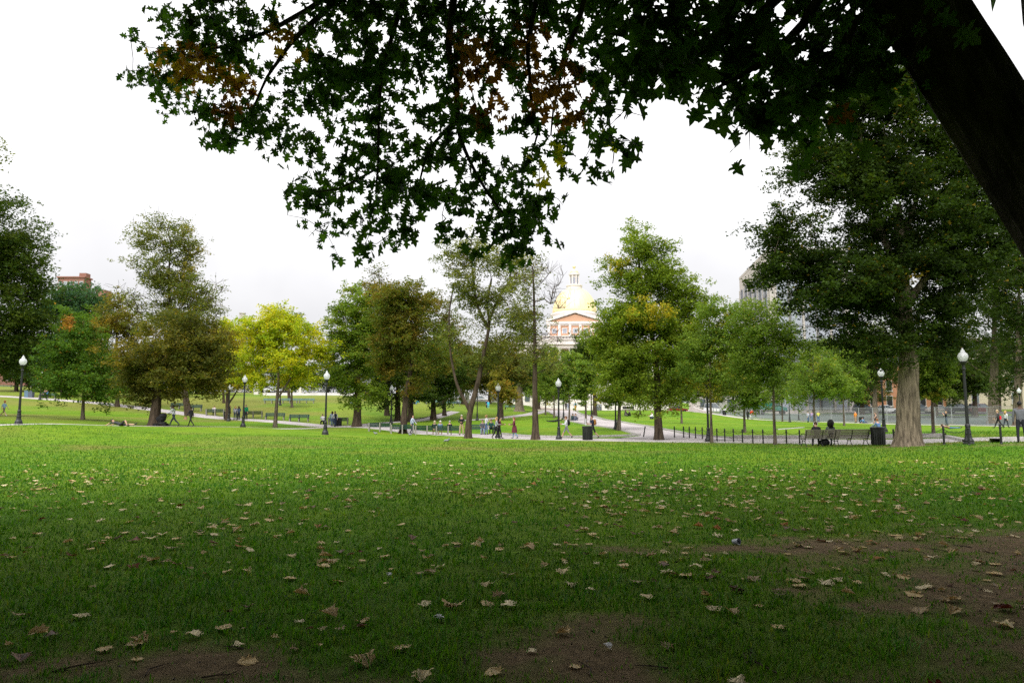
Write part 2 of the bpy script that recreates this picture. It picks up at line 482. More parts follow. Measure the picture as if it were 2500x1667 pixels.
# bare earth patches (world ellipses: x, y, rx, ry, strength)
DIRT = [(-2.3, 4.75, 1.35, 0.55, 1.0), (-1.5, 4.3, 1.3, 0.45, 1.0), (-3.2, 4.3, 0.9, 0.5, 0.8), (0.45, 5.0, 0.75, 0.85, 1.0), (0.9, 4.2, 0.9, 0.5, 0.9), (0.75, 5.75, 0.6, 0.35, 0.8),
        (3.0, 8.9, 2.1, 0.42, 1.0), (5.2, 9.2, 2.6, 0.8, 1.0), (7.5, 9.6, 2.8, 1.2, 1.0), (4.6, 6.9, 1.7, 1.7, 1.0), (4.4, 5.2, 1.5, 1.4, 1.0), (2.2, 4.3, 0.8, 0.5, 0.7), (6.2, 7.2, 2.0, 1.8, 1.0),
        (19.3, 33.6, 2.0, 1.0, 1.0), (22.5, 30.2, 2.3, 1.2, 0.9), (9.8, 44.5, 1.2, 0.6, 0.8), (1.6, 49.5, 1.3, 0.6, 0.7), (-3.5, 55, 1.2, 0.6, 0.6)]
def dirt_mask(x, y):
    m = np.zeros_like(x)
    n = fbm(x * 1.5 + 5, y * 1.9 + 9, 3) - 0.5
    n2 = fbm(x * 7, y * 9, 8) - 0.5
    for (cx, cy, rx, ry, s) in DIRT:
        r = np.sqrt(((x - cx) / rx) ** 2 + ((y - cy) / ry) ** 2) + n * 1.7 + n2 * 1.1
        m = np.maximum(m, s * np.clip((1.12 - r) / 0.8, 0, 1))
    return m
def dry_mask(x, y):
    """tired, straw coloured turf: the far hill slope and a few worn bands of lawn"""
    n = fbm(x / 14 + 3, y / 9 + 1, 21); n3 = fbm(x / 3.0, y / 2.0, 5)
    hill = np.clip((y - 88) / 25, 0, 1) * np.clip((8 - x) / 22, 0, 1) * (0.08 + 0.55 * n)
    left = np.clip((-14 - x) / 14, 0, 1) * np.clip((y - 50) / 14, 0, 1) * np.clip((n - 0.38) * 5, 0, 1) * 0.55
    lawn = np.clip(1 - np.abs(y - 33 - 3 * n3) / 7, 0, 1) * np.clip((n3 - 0.42) * 4, 0, 1) * 0.7
    edge = np.clip(1 - np.abs(y - 43) / 6, 0, 1) * np.clip((n3 - 0.45) * 4, 0, 1) * 0.5
    return np.clip(np.maximum.reduce([hill, left, lawn, edge]), 0, 1)

def axis(segs):
    out = [segs[0][0]]
    for a, b, st in segs:
        n = max(1, int(round((b - a) / st))); out += list(np.linspace(a, b, n + 1)[1:])
    return np.array(out)
gx = axis([(-1500, -300, 300), (-300, -120, 15), (-120, -40, 2.5), (-40, -12, 0.8), (-12, 12, 0.2), (12, 40, 0.8), (40, 120, 2.5), (120, 300, 15), (300, 1500, 300)])
gy = axis([(-400, -60, 170), (-60, 2, 6), (2, 13, 0.18), (13, 30, 0.5), (30, 70, 0.9), (70, 160, 2.0), (160, 330, 8), (330, 1500, 390)])
GX, GY = np.meshgrid(gx, gy)
GZ = terrain(GX, GY)
near = np.clip((26 - GY) / 10, 0, 1) * (np.abs(GX) < 40)
GZ = GZ + near * ((fbm(GX * 0.9, GY * 0.9, 31) - 0.5) * 0.05 + (fbm(GX * 4, GY * 4, 33) - 0.5) * 0.025)
nx, ny = len(gx), len(gy)
idx = np.arange(nx * ny).reshape(ny, nx)
quads = np.stack([idx[:-1, :-1], idx[:-1, 1:], idx[1:, 1:], idx[1:, :-1]], -1).reshape(-1, 4)
def ground_mat():
    m = bpy.data.materials.new('lawn_and_earth'); m.use_nodes = True
    t = m.node_tree; b = t.nodes['Principled BSDF']; b.inputs['Roughness'].default_value = 0.95; b.inputs['Specular IOR Level'].default_value = 0.1
    co = t.nodes.new('ShaderNodeTexCoord')
    def noise(s, d=5, st=None, rough=0.6):
        n = t.nodes.new('ShaderNodeTexNoise'); n.inputs['Scale'].default_value = s; n.inputs['Detail'].default_value = d; n.inputs['Roughness'].default_value = rough
        mp = t.nodes.new('ShaderNodeMapping'); t.links.new(co.outputs['Object'], mp.inputs['Vector'])
        if st: mp.inputs['Scale'].default_value = st
        t.links.new(mp.outputs['Vector'], n.inputs['Vector']); return n
    def ramp(n, a, b_, c0, c1):
        r = t.nodes.new('ShaderNodeValToRGB'); r.color_ramp.elements[0].position = a; r.color_ramp.elements[1].position = b_
        r.color_ramp.elements[0].color = (*c0, 1); r.color_ramp.elements[1].color = (*c1, 1)
        t.links.new(n.outputs['Fac'], r.inputs['Fac']); return r
    def mixc(f, c1, c2, typ='MIX'):
        mm = t.nodes.new('ShaderNodeMixRGB'); mm.blend_type = typ
        if isinstance(f, float): mm.inputs['Fac'].default_value = f
        else: t.links.new(f, mm.inputs['Fac'])
        t.links.new(c1, mm.inputs['Color1']); t.links.new(c2, mm.inputs['Color2']); return mm
    big = ramp(noise(0.12), 0.35, 0.65, (0.085, 0.20, 0.010), (0.155, 0.24, 0.016))
    mid = ramp(noise(1.1), 0.3, 0.7, (0.75, 0.78, 0.7), (1.25, 1.2, 1.2))
    fine = ramp(noise(14, 7, rough=0.75), 0.3, 0.72, (0.66, 0.68, 0.6), (1.35, 1.32, 1.3))
    g = mixc(1.0, big.outputs['Color'], mid.outputs['Color'], 'MULTIPLY')
    g = mixc(1.0, g.outputs['Color'], fine.outputs['Color'], 'MULTIPLY')
    dryc = ramp(noise(3, 6), 0.3, 0.7, (0.16, 0.13, 0.035), (0.27, 0.21, 0.075))
    ad = t.nodes.new('ShaderNodeAttribute'); ad.attribute_name = 'dry'
    g = mixc(ad.outputs['Fac'], g.outputs['Color'], dryc.outputs['Color'])
    soil = ramp(noise(9, 8, rough=0.7), 0.3, 0.72, (0.11, 0.078, 0.038), (0.29, 0.208, 0.115))
    peb = ramp(noise(60, 3), 0.62, 0.7, (1, 1, 1), (1.9, 1.85, 1.8))
    soil = mixc(1.0, soil.outputs['Color'], peb.outputs['Color'], 'MULTIPLY')
    adi = t.nodes.new('ShaderNodeAttribute'); adi.attribute_name = 'dirt'
    g = mixc(adi.outputs['Fac'], g.outputs['Color'], soil.outputs['Color'])
    t.links.new(g.outputs['Color'], b.inputs['Base Color'])
    bn = noise(35, 8, rough=0.8)
    bp = t.nodes.new('ShaderNodeBump'); bp.inputs['Strength'].default_value = 0.9; bp.inputs['Distance'].default_value = 0.04
    t.links.new(bn.outputs['Fac'], bp.inputs['Height']); t.links.new(bp.outputs['Normal'], b.inputs['Normal'])
    return m
M['ground'] = ground_mat()
Vg = np.stack([GX, GY, GZ], -1).reshape(-1, 3)
gme = np_mesh('ground', Vg, quads, 4, [M['ground']], smooth=True,
              floats={'dirt': dirt_mask(GX, GY).ravel(), 'dry': dry_mask(GX, GY).ravel()})
tag(link('ground', gme), 'green park lawn with bare earth patches and rising far slope', kind='structure')

# ------------------------------------------------------------------ paths and kerbs
def strip_mesh(name, L, R, material, lift=0.035, nc=6):
    """L, R arrays (n,2) of matching edge points"""
    n = len(L); V = np.zeros((n, nc + 1, 3))
    for k in range(nc + 1):
        t = k / nc; xy = L * (1 - t) + R * t
        V[:, k, :2] = xy; V[:, k, 2] = terrain(xy[:, 0], xy[:, 1]) + lift
    V[:, 0, 2] -= lift * 1.6; V[:, nc, 2] -= lift * 1.6
    ii = np.arange(n * (nc + 1)).reshape(n, nc + 1)
    q = np.stack([ii[:-1, :-1], ii[:-1, 1:], ii[1:, 1:], ii[1:, :-1]], -1).reshape(-1, 4)
    return np_mesh(name, V.reshape(-1, 3), q, 4, [material], smooth=True)
def px_line(pts):
    out = []
    for p in pts:
        g = G(p[0], p[1]); out.append((g.x, g.y) + tuple(p[2:]))
    return out
def ribbon(name, pts, material, lift=0.035, step=1.0):
    c = catmull(px_line(pts), step)
    t = np.gradient(c[:, :2], axis=0); t /= np.linalg.norm(t, axis=1)[:, None] + 1e-9
    nrm = np.stack([-t[:, 1], t[:, 0]], 1); w = c[:, 2:3] / 2
    me = strip_mesh(name, c[:, :2] + nrm * w, c[:, :2] - nrm * w, material, lift)
    return tag(link(name, me), kind='structure'), c[:, :2] + nrm * w, c[:, :2] - nrm * w
def resample(a, n):
    a = np.array(a, float); d = np.r_[0, np.cumsum(np.linalg.norm(np.diff(a[:, :2], axis=0), axis=1))]
    s = np.linspace(0, d[-1], n)
    return np.stack([np.interp(s, d, a[:, k]) for k in range(a.shape[1])], 1)
def kerb(name, xy, w=0.16, h=0.13, material=None):
    c = np.asarray(xy, float); t = np.gradient(c, axis=0); t /= np.linalg.norm(t, axis=1)[:, None] + 1e-9
    nr = np.stack([-t[:, 1], t[:, 0]], 1) * w / 2
    z = terrain(c[:, 0], c[:, 1]); n = len(c); V = np.zeros((n, 4, 3))
    V[:, 0, :2] = c - nr; V[:, 1, :2] = c - nr * 0.9; V[:, 2, :2] = c + nr * 0.9; V[:, 3, :2] = c + nr
    V[:, 0, 2] = z - 0.15; V[:, 1, 2] = z + h; V[:, 2, 2] = z + h; V[:, 3, 2] = z - 0.15
    ii = np.arange(n * 4).reshape(n, 4)
    q = np.stack([ii[:-1, :-1], ii[:-1, 1:], ii[1:, 1:], ii[1:, :-1]], -1).reshape(-1, 4)
    me = np_mesh(name, V.reshape(-1, 3), q, 4, [material or M['kerb']])
    return tag(link(name, me), kind='structure')

p1, p1a, p1b = ribbon('path', [(2700, 36, 3.6), (2480, 36.5, 3.6), (2330, 37.5, 3.6), (2200, 39, 3.6), (2060, 41, 3.8), (1900, 43.8, 4.2), (1700, 46.6, 4.6), (1500, 49, 4.6), (1364, 51.5, 4.2),
             (1215, 58, 3.6), (1127, 65, 3.2), (1000, 72.5, 3.2), (815, 80, 3.4), (700, 84, 3.2), (540, 90, 3.2), (400, 97, 3.2), (250, 104, 3.2), (130, 108, 3.2), (20, 112, 3.2), (-250, 122, 3.2)], M['path'])
p2, _, _ = ribbon('footpath', [(800, 79, 1.6), (700, 70, 1.2), (600, 61, 1.0), (380, 57.5, 0.8), (240, 53, 0.7), (50, 44.5, 0.7), (-250, 40, 0.7)], M['path'], lift=0.03)
p4, _, _ = ribbon('footpath', [(1380, 132, 3.0), (1329, 124, 2.6), (1280, 108, 2.4), (1219, 98, 2.2), (1120, 92, 1.6)], M['path'])
p5, p5a, p5b = ribbon('footpath', [(845, 79.2, 2.4), (900, 81, 2.2), (990, 88, 2.0), (1067, 98, 2.0), (1110, 108, 1.8)], M['path'], lift=0.047)
p3, p3a, p3b = ribbon('footpath', [(2700, 78, 2.6), (2500, 83, 2.6), (2400, 86.5, 2.6), (2200, 101, 2.6), (2085, 111, 2.6), (1975, 120, 2.6), (1833, 131, 2.8), (1740, 144, 3.5), (1690, 152, 4)], M['path'])
# central avenue: edges traced on the ground
Lk = px_line([(1561, 55), (1535, 58.5), (1503, 64), (1430, 75), (1387, 88), (1365, 100), (1352, 112), (1330, 128), (1318, 150), (1300, 180), (1290, 215)])
Rk = px_line([(1790, 47.5), (1715, 51), (1651, 58), (1598, 66), (1518, 80), (1443, 105), (1409, 125), (1412, 150), (1440, 180), (1460, 215)])
Lk = catmull(Lk, 1.0); Rk = catmull(Rk, 1.0)
La = np.vstack([px_line([(1480, 51.5)]), Lk]); Ra = np.vstack([px_line([(1850, 44.5)]), Rk])
tag(link('avenue', strip_mesh('avenue', resample(La, 160), resample(Ra, 160), M['path'], 0.055, 10)), 'broad pale path climbing to the domed building', kind='structure')
tag(link('plaza', strip_mesh('plaza', resample(px_line([(1290, 140), (1290, 226)]), 40), resample(px_line([(1760, 150), (1700, 226)]), 40), M['plaza'], 0.06, 16)), kind='structure')
kerb('kerb', resample(Lk[:90], 90)); kerb('kerb', resample(Rk[:95], 100))
far1 = catmull(px_line([(1561, 55), (1499, 54), (1387, 54.2), (1300, 56.5), (1224, 61)]), 1.0)
kerb('kerb', far1, h=0.16)
kerb('kerb', catmull(px_line([(1790, 47.5), (1879, 46.0), (2060, 43.2), (2200, 41.2), (2305, 39.6)]), 0.8), w=0.5, h=0.24)
kerb('kerb', catmull(px_line([(2305, 39.5), (2335, 37.5), (2356, 35.4)]), 0.5), w=0.4, h=0.14)
kerb('kerb', catmull(px_line([(2425, 32.8), (2470, 33.6), (2560, 34)]), 0.5), w=0.5, h=0.20)
kerb('kerb', p5a[2:], w=0.14, h=0.1, material=M['bark_grey'])
kerb('kerb', catmull(px_line([(1895, 68), (1935, 71), (1960, 74)]), 0.8), w=0.3, h=0.06)
tag(link('road', strip_mesh('road', resample(px_line([(1760, 158), (2010, 150), (2320, 128), (2600, 116)]), 40), resample(px_line([(1760, 176), (2010, 164), (2320, 140), (2600, 127)]), 40), M['road'], 0.08, 6)), kind='structure')
tag(link('infield', strip_mesh('infield', resample(px_line([(1745, 148.5), (1833, 135), (1975, 124), (2085, 114.5), (2200, 104.5), (2400, 89.5), (2600, 83)]), 60), resample(px_line([(1760, 157), (2010, 149), (2320, 127), (2600, 115)]), 60), M['infield'], 0.05, 12)),
    'seeded grey green ground behind the wire fence', kind='structure')
tag(link('street', strip_mesh('street', resample(px_line([(-200, 172), (600, 172), (1000, 178), (1290, 200)]), 60), resample(px_line([(-200, 186), (600, 186), (1000, 192), (1290, 214)]), 60), M['road'], 0.08, 6)), kind='structure')

# ------------------------------------------------------------------ domed state house
def zat(py, d, px=1405): return P(px, py, d).z
SHD = 250.0
def state_house():
    k = SHD / F / (CT - 0.05 * ST)
    o = P(1404, 900, SHD); ox = o.x; base = tz(ox, SHD) - 0.5
    root = empty('state_house', (ox, SHD, base), math.radians(-4.5), 'white and orange brick capitol building with golden dome and lantern', 'building')
    Z = lambda py: zat(py, SHD) - base
    Zf = lambda py: zat(py, SHD - 13) - base
    fy = -14.0                                   # front face of the portico (local)
    # dome
    zb, zt = Z(766), Z(708)
    pr = []
    R0, H = 7.9, zt - zb
    for i in range(17):
        t = i / 16; a = t * math.radians(68)
        pr.append((R0 * math.cos(a) ** 0.92 if i else R0, zb + H * math.sin(a) / math.sin(math.radians(68))))
    m = MB(); m.smooth = True; m.lathe(pr, 48); dome = m.build('dome', M['gold'], root)
    m = MB()
    for q in range(24):
        w = 2 * PI * q / 24
        m.tube([(math.cos(w) * (r + 0.02), math.sin(w) * (r + 0.02), z) for r, z in pr], 0.09, 4, False)
    m.build('rib', M['gold'], dome)
    m = MB(); m.lathe([(8.4, Z(800)), (8.4, zb - 0.9), (8.8, zb - 0.7), (8.8, zb - 0.25), (8.1, zb - 0.1), (8.0, zb + 0.05)], 40); drum = m.build('drum', M['stone_white'], root)
    wm = MB(); wm.box((0, 0, 0), (0.7, 0.3, 1.7)); wme = wm.mesh('drum_window', M['glass'])
    for a in (200, 222, 244, 296, 318, 340):
        w = math.radians(a); q = link('window', wme, drum, (8.38 * math.cos(w), 8.38 * math.sin(w), zb - 2.3), w + PI / 2)
    # lantern
    l0, l1, l2, l3 = Z(708), Z(697), Z(673), Z(668)
    m = MB(); m.lathe([(2.75, l0 - 0.3), (2.75, l1 - 0.5), (2.95, l1 - 0.4), (2.95, l1), (2.0, l1)], 24); lan = m.build('lantern', M['stone_white'], root)
    m = MB(); m.lathe([(1.35, l1), (1.35, l2), (2.0, l2 + 0.1), (2.0, l3), (1.5, l3 + 0.15)], 16); m.build('lantern_body', M['stone_white'], lan)
    c = MB(); c.lathe([(0.24, 0), (0.2, l2 - l1)], 10); cme = c.mesh('column', M['stone_white'])
    wme = MB().box((0, 0, 0), (0.75, 0.2, (l2 - l1) * 0.62)).mesh('lantern_window', M['glass_pale'])
    for q in range(8):
        w = 2 * PI * q / 8 + PI / 8
        link('column', cme, lan, (1.7 * math.cos(w), 1.7 * math.sin(w), l1))
        w2 = 2 * PI * q / 8
        link('window', wme, lan, (1.3 * math.cos(w2), 1.3 * math.sin(w2), (l1 + l2) / 2 - 0.2), w2 + PI / 2)
    t0, t1 = l3 + 0.1, Z(647)
    h = t1 - t0
    m = MB(); m.smooth = True
    m.lathe([(1.6, t0), (1.5, t0 + h * 0.14), (1.15, t0 + h * 0.3), (0.6, t0 + h * 0.42), (0.3, t0 + h * 0.5), (0.26, t0 + h * 0.6), (0.5, t0 + h * 0.68), (0.62, t0 + h * 0.78), (0.4, t0 + h * 0.9), (0.02, t0 + h)], 16)
    m.build('finial', M['gold'], root)
    # attic storey with pediment
    aw = 9.2
    z_att, z_cor, z_ap = Zf(822), Zf(791), Zf(764)
    m = MB(); m.box((0, fy / 2 + 3, (z_att + z_cor) / 2), (2 * aw - 0.3, -fy + 6, z_cor - z_att)); m.build('brick_wall', M['brick_sh'], root)
    m = MB(); m.box((0, fy / 2 + 3, z_cor + 0.35), (2 * aw + 1.2, -fy + 7, 0.7)); m.box((0, fy / 2 + 3, z_cor - 0.3), (2 * aw + 0.3, -fy + 6.3, 0.58))
    for q in range(46): m.box((-aw - 0.3 + q * (2 * aw + 0.6) / 45, fy - 0.32, z_cor - 0.12), (0.2, 0.3, 0.22))
    m.build('cornice', M['stone_white'], root)
    m = MB(); m.prism([(-aw + 0.2, fy + 0.1, z_cor + 0.7), (aw - 0.2, fy + 0.1, z_cor + 0.7), (0, fy + 0.1, z_ap - 0.5)], (0, 10, 0)); m.build('tympanum', M['brick_sh'], root)
    m = MB()
    for s in (-1, 1):
        a = Vector((s * (aw + 0.7), fy - 0.45, z_cor + 0.7)); b = Vector((0, fy - 0.45, z_ap))
        d = (b - a).normalized(); up = Vector((-d.z * 1, 0, d.x)) if s < 0 else Vector((d.z, 0, -d.x))
        m.prism([a, a + Vector((0, 0, 0.85)), b + Vector((0, 0, 0.85)), b], (0, 11, 0))
        n = 22
        for q in range(n):
            p = a.lerp(b, (q + 0.5) / n); m.box((p.x, fy - 0.15, p.z - 0.12), (0.2, 0.4, 0.22))
    m.build('raking_cornice', M['stone_white'], root)
    # pilasters + windows of attic
    pme = MB().box((0, 0, 0), (0.85, 0.5, z_cor - z_att)).mesh('pilaster', M['stone_white'])
    xs = [-9.0, -6.45, -2.55, 1.3, 5.2, 9.0]
    xs = [-aw + 0.3, -5.4, -1.75, 1.75, 5.4, aw - 0.3]
    for x in xs: link('pilaster', pme, root, (x, fy - 0.1, (z_att + z_cor) / 2))
    fme = MB().box((0, 0, 0), (1.75, 0.3, 1.9)).mesh('window_frame', M['stone_white']); gme_ = MB().box((0, -0.06, 0), (1.3, 0.3, 1.5)).mesh('pane', M['glass_pale'])
    for i in range(5):
        x = (xs[i] + xs[i + 1]) / 2; w = link('window', fme, root, (x, fy - 0.02, (z_att + z_cor) / 2 - 0.25)); link('pane', gme_, w, (0, -0.04, 0))
    # balustrade and lower block
    z_bal, z_fr, z_col, z_bot = Zf(832), Zf(842), Zf(842), Zf(905)
    bw = 14.0
    m = MB(); m.box((0, fy - 1, z_att - 0.1), (2 * bw, 3.0, 0.28)); m.box((0, fy - 2.3, z_bal + 0.15), (2 * bw, 0.5, 0.3)); bal = m.build('balustrade', M['stone_white'], root)
    bme = MB().lathe([(0.1, 0), (0.17, 0.35), (0.09, 0.7), (0.12, z_att - z_bal - 0.4)], 6).mesh('baluster', M['stone_white'])
    for q in range(56): link('baluster', bme, bal, (-bw + 0.25 + q * 0.5, fy - 2.3, z_bal + 0.3))
    m = MB(); m.box((0, fy / 2 + 2, (z_bal + z_fr) / 2), (2 * bw + 1.4, -fy + 8.4, z_bal - z_fr + 0.3)); m.box((0, fy / 2 + 2, z_fr - 0.6), (2 * bw, -fy + 7.2, 1.3))
    for q in range(60): m.box((-bw - 0.5 + q * (2 * bw + 1) / 59, fy - 2.3, z_fr + 0.05), (0.22, 0.5, 0.25))
    m.build('entablature', M['stone_white'], root)
    m = MB(); m.box((0, fy / 2 + 5, (z_bot + z_fr) / 2 - 0.4), (2 * bw - 1, -fy + 2, z_fr - z_bot)); m.build('loggia_wall', M['brick_sh'], root)
    dme = MB().box((0, 0, 0), (2.6, 0.3, (z_fr - z_bot) * 0.55)).mesh('loggia_window', M['dark'])
    cme = MB().lathe([(0.72, 0), (0.72, 0.3), (0.58, 0.45), (0.48, z_fr - z_bot - 1.9), (0.7, z_fr - z_bot - 1.5), (0.7, z_fr - z_bot - 1.25)], 16).mesh('portico_column', M['stone_white'])
    for q in range(8):
        x = -bw + 1.6 + q * (2 * bw - 3.2) / 7
        link('column', cme, root, (x, fy - 1.0, z_bot))
        if q < 7: link('loggia_window', dme, root, (x + (2 * bw - 3.2) / 14, fy + 3.85, z_fr - 4.2))
    m = MB(); m.box((0, fy / 2 + 3, z_bot / 2), (2 * bw + 1, -fy + 10, z_bot)); m.build('arcade_block', M['stone_white'], root)
    for s in (-1, 1):
        m = MB(); m.box((s * (bw + 8.5), 4, (z_fr + 1) / 2), (16, 16, z_fr + 1)); wing = m.build('wing', M['stone_white'], root)
        m = MB(); m.box((s * (bw + 8.5), 4, z_fr + 1.6), (17.2, 17.2, 1.1)); m.build('wing_cornice', M['stone_grey'], wing)
        fm = MB().box((0, 0, 0), (1.7, 0.3, 3.0)).mesh('wing_window', M['glass'])
        for r in range(3):
            for q in range(4): link('window', fm, wing, (s * (bw + 3 + q * 4.2), -4.05, 4 + r * 6.5))
    return root
state_house()

# street wall below it, with grey doors
def street_wall():
    d = 232.0; a = P(1325, 1001, d); b = P(1660, 1001, d); z0 = tz((a.x + b.x) / 2, d) - 0.4
    root = empty('retaining_wall', ((a.x + b.x) / 2, d, z0), 0, 'pale stone street wall with grey doors below the domed building', 'wall')
    h = zat(972, d) - z0; w = b.x - a.x
    MB().box((0, 0.6, h / 2), (w, 1.2, h)).build('wall', M['stone_white'], root)
    MB().box((0, 0.5, h + 0.15), (w + 0.6, 1.7, 0.32)).build('coping', M['stone_grey'], root)
    MB().box((0, -0.04, h * 0.55), (w, 0.12, 0.22)).build('string_course', M['stone_grey'], root)
    dm = MB().box((0, 0, 0), (0.78, 0.12, 1.9)).mesh('door', M['door_grey']); hm = MB().ball((0.25, -0.09, 0), 0.05, 6, 4).mesh('door_handle', M['galv'])
    wm = MB().box((0, 0, 0), (0.5, 0.04, 0.42)).mesh('door_window', M['glass_pale'])
    for i, px in enumerate((1453, 1459.5, 1466)):
        x = P(px, 1000, d).x - (a.x + b.x) / 2; q = link('door', dm, root, (x, -0.05, zat(1001, d) - z0 + 0.95)); link('handle', hm, q); link('door_window', wm, q, (0, -0.07, 0.5))
    x = P(1480, 1000, d).x - (a.x + b.x) / 2
    MB().box((x, -0.05, zat(992, d) - z0), (0.9, 0.1, 0.95)).build('vent_window', M['dark'], root)
    x0 = P(1520, 1000, d).x - (a.x + b.x) / 2; x1 = P(1548, 1000, d).x - (a.x + b.x) / 2
    MB().box(((x0 + x1) / 2, -0.03, zat(995, d) - z0), (x1 - x0, 0.12, 0.75)).build('vent_opening', M['dark'], root)
    MB().box(((x0 + x1) / 2, -0.1, zat(999, d) - z0), (x1 - x0 + 0.8, 0.3, 0.15)).build('ledge', M['stone_grey'], root)
street_wall()

# ------------------------------------------------------------------ generic block with built windows
def block(name, label, corner, width, depth, height, rz, wall, win, rows, colsn, ww, wh, z0w=2.0, dz=3.4, roof=None, sill=True, front_only=True, cornice=True, sub=None):
    """corner = near left ground corner; local x along front, y back"""
    root = empty(name, corner, rz, label, 'building')
    MB().box((width / 2, depth / 2, height / 2 - 1), (width, depth, height + 2)).build('wall', wall, root)
    if cornice: MB().box((width / 2, depth / 2, height + 0.2), (width + 0.7, depth + 0.7, 0.45)).build('cornice', roof or M['stone_grey'], root)
    fm = MB().box((0, 0, 0), (ww + 0.25, 0.16, wh + 0.25)).mesh('window_frame', M['stone_grey']); pm = MB().box((0, -0.06, 0), (ww, 0.12, wh)).mesh('pane', win)
    sm = MB().box((0, -0.1, -wh / 2 - 0.2), (ww + 0.5, 0.3, 0.14)).mesh('sill', M['stone_grey'])
    for r in range(rows):
        for c in range(colsn):
            x = (c + 0.5) * width / colsn; z = z0w + r * dz
            if z + wh / 2 > height - 0.2: continue
            w = link('window', fm, root, (x, -0.02, z)); link('pane', pm, w)
            if sill: link('sill', sm, w)
    return root

# modern office block on the right
def office():
    A = P(1875, 612, 150); L = P(1805, 685, 183); z0 = tz(A.x, 150) - 1; H = A.z - z0
    root = empty('office_building', (A.x, 150, z0), 0, 'pale modern office block with tall window strips and vertical fins', 'building')
    v = Vector((L.x - A.x, L.y - A.y, 0)); ln = v.length; v.normalize(); nrm = Vector((-v.y, v.x, 0))
    wid = 17.0; dirx = Vector((1, -0.02, 0)).normalized()
    p0 = Vector((0, 0, 0)); p1 = v * ln; p3 = dirx * wid; p2 = p3 + v * ln
    m = MB(); m.prism([p0 + Vector((0, 0, -1)), p3 + Vector((0, 0, -1)), p2 + Vector((0, 0, -1)), p1 + Vector((0, 0, -1))], (0, 0, H + 1)); m.build('wall', M['beige_conc'], root)
    def side(a, u, n, length, cnt, gm, ztop, zlo, fw):
        ang = math.atan2(u.y, u.x)
        wme = MB().box((0, 0, 0), (length / cnt - fw, 0.1, ztop - zlo)).mesh('window_strip', gm)
        fme = MB().box((0, 0, 0), (fw * 0.6, 0.22, ztop - zlo + 0.4)).mesh('fin', M['beige_conc'])
        dme = MB().box((0, 0, 0), (0.16, 0.3, ztop - zlo + 0.2)).mesh('dark_fin', M['slate'])
        for q in range(cnt):
            c = a + u * ((q + 0.5) * length / cnt) + n * 0.03
            link('window_strip', wme, root, (c.x, c.y, (ztop + zlo) / 2), ang)
        for q in range(cnt + 1):
            c = a + u * (q * length / cnt) + n * 0.2
            link('fin', fme if q % 2 == 0 else dme, root, (c.x, c.y, (ztop + zlo) / 2), ang)
        for z in np.arange(zlo + 3.6, ztop - 1, 3.6):
            c = a + u * length / 2 + n * 0.1
            MB().box((0, 0, 0), (length, 0.12, 0.35)).build('spandrel', M['slate'], root, (c.x, c.y, z), ang)
    side(p0 + v * 0.8, v, Vector((v.y, -v.x, 0)) * -1 if (Vector((v.y, -v.x, 0)).x > 0) else Vector((v.y, -v.x, 0)), ln - 1.6, 12, M['glass_pale'], H - 3.4, 2.0, 0.5)
    side(p0 + dirx * 1.2, dirx, Vector((0, -1, 0)), wid - 2.4, 5, M['glass_pale'], H - 3.4, 2.0, 0.6)
    m = MB(); m.prism([p0 + Vector((-0.05, -0.05, H)), p3 + Vector((0.05, -0.05, H)), p2 + Vector((0.05, 0.05, H)), p1 + Vector((-0.05, 0.05, H))], (0, 0, 0.6)); m.build('parapet', M['beige_conc'], root)
office()

# street fronts far right, seen under the trees
g = G(2075, 172); block('brick_building', 'terracotta brick shop front across the street behind wire fence', g, 22, 12, 11, math.radians(-12), M['brick_terra'], M['dark'], 3, 6, 1.2, 2.3, 2.2, 3.6)
g = G(2360, 150); block('stone_building', 'beige stone building across the street at far right', g, 30, 12, 15, math.radians(-15), M['beige'], M['glass'], 4, 8, 1.3, 2.2, 2.5, 3.6)
g = G(1985, 182); block('shop_building', 'dark shop front with white display panels behind parked cars', g, 16, 10, 9, math.radians(-8), M['slate'], M['white_plastic'], 1, 5, 2.0, 2.4, 2.0, 3.4)
g = G(1700, 196); block('stone_building', 'grey stone street building left of the office block', g, 26, 12, 18, math.radians(-5), M['stone_grey'], M['glass'], 5, 7, 1.4, 2.2, 2.5, 3.6)
# left: brick house beyond the street, high brick block on the hill, twin stacks
g = G(-40, 200); block('brick_building', 'red brick house behind railings at the left edge', g, 26, 12, 14, math.radians(6), M['brick_red'], M['glass_pale'], 4, 7, 1.3, 2.2, 2.4, 3.5)
def hill_block():
    d = 235.0; a = P(142, 678, d); b = P(206, 678, d); z0 = tz(a.x, d) - 1; H = a.z - z0
    root = block('apartment_building', 'red brick apartment block rising above left trees, with chimney', (a.x, d, z0), b.x - a.x, 4, H, 0, M['brick_red'], M['glass_pale'], 12, 5, 1.1, 1.6, 3, 3.3, roof=M['brick_red'])
    w = b.x - a.x
    MB().box((w - 0.8, 1.5, H + 0.9), (2.4, 2.4, 1.6)).build('chimney', M['brick_red'], root)
    MB().prism([(2.0, -1.6, H - 5.2), (w - 1.5, -1.6, H - 5.2), (w - 1.5, -0.05, H - 3.0), (3.5, -0.05, H - 3.0)], (0, 0.05, 0)).build('dormer_roof', M['slate'], root)
    MB().box((w + 5.2, 3, H - 7.0), (3.2, 4, 6)).build('low_chimney', M['brick_red'], root)
hill_block()
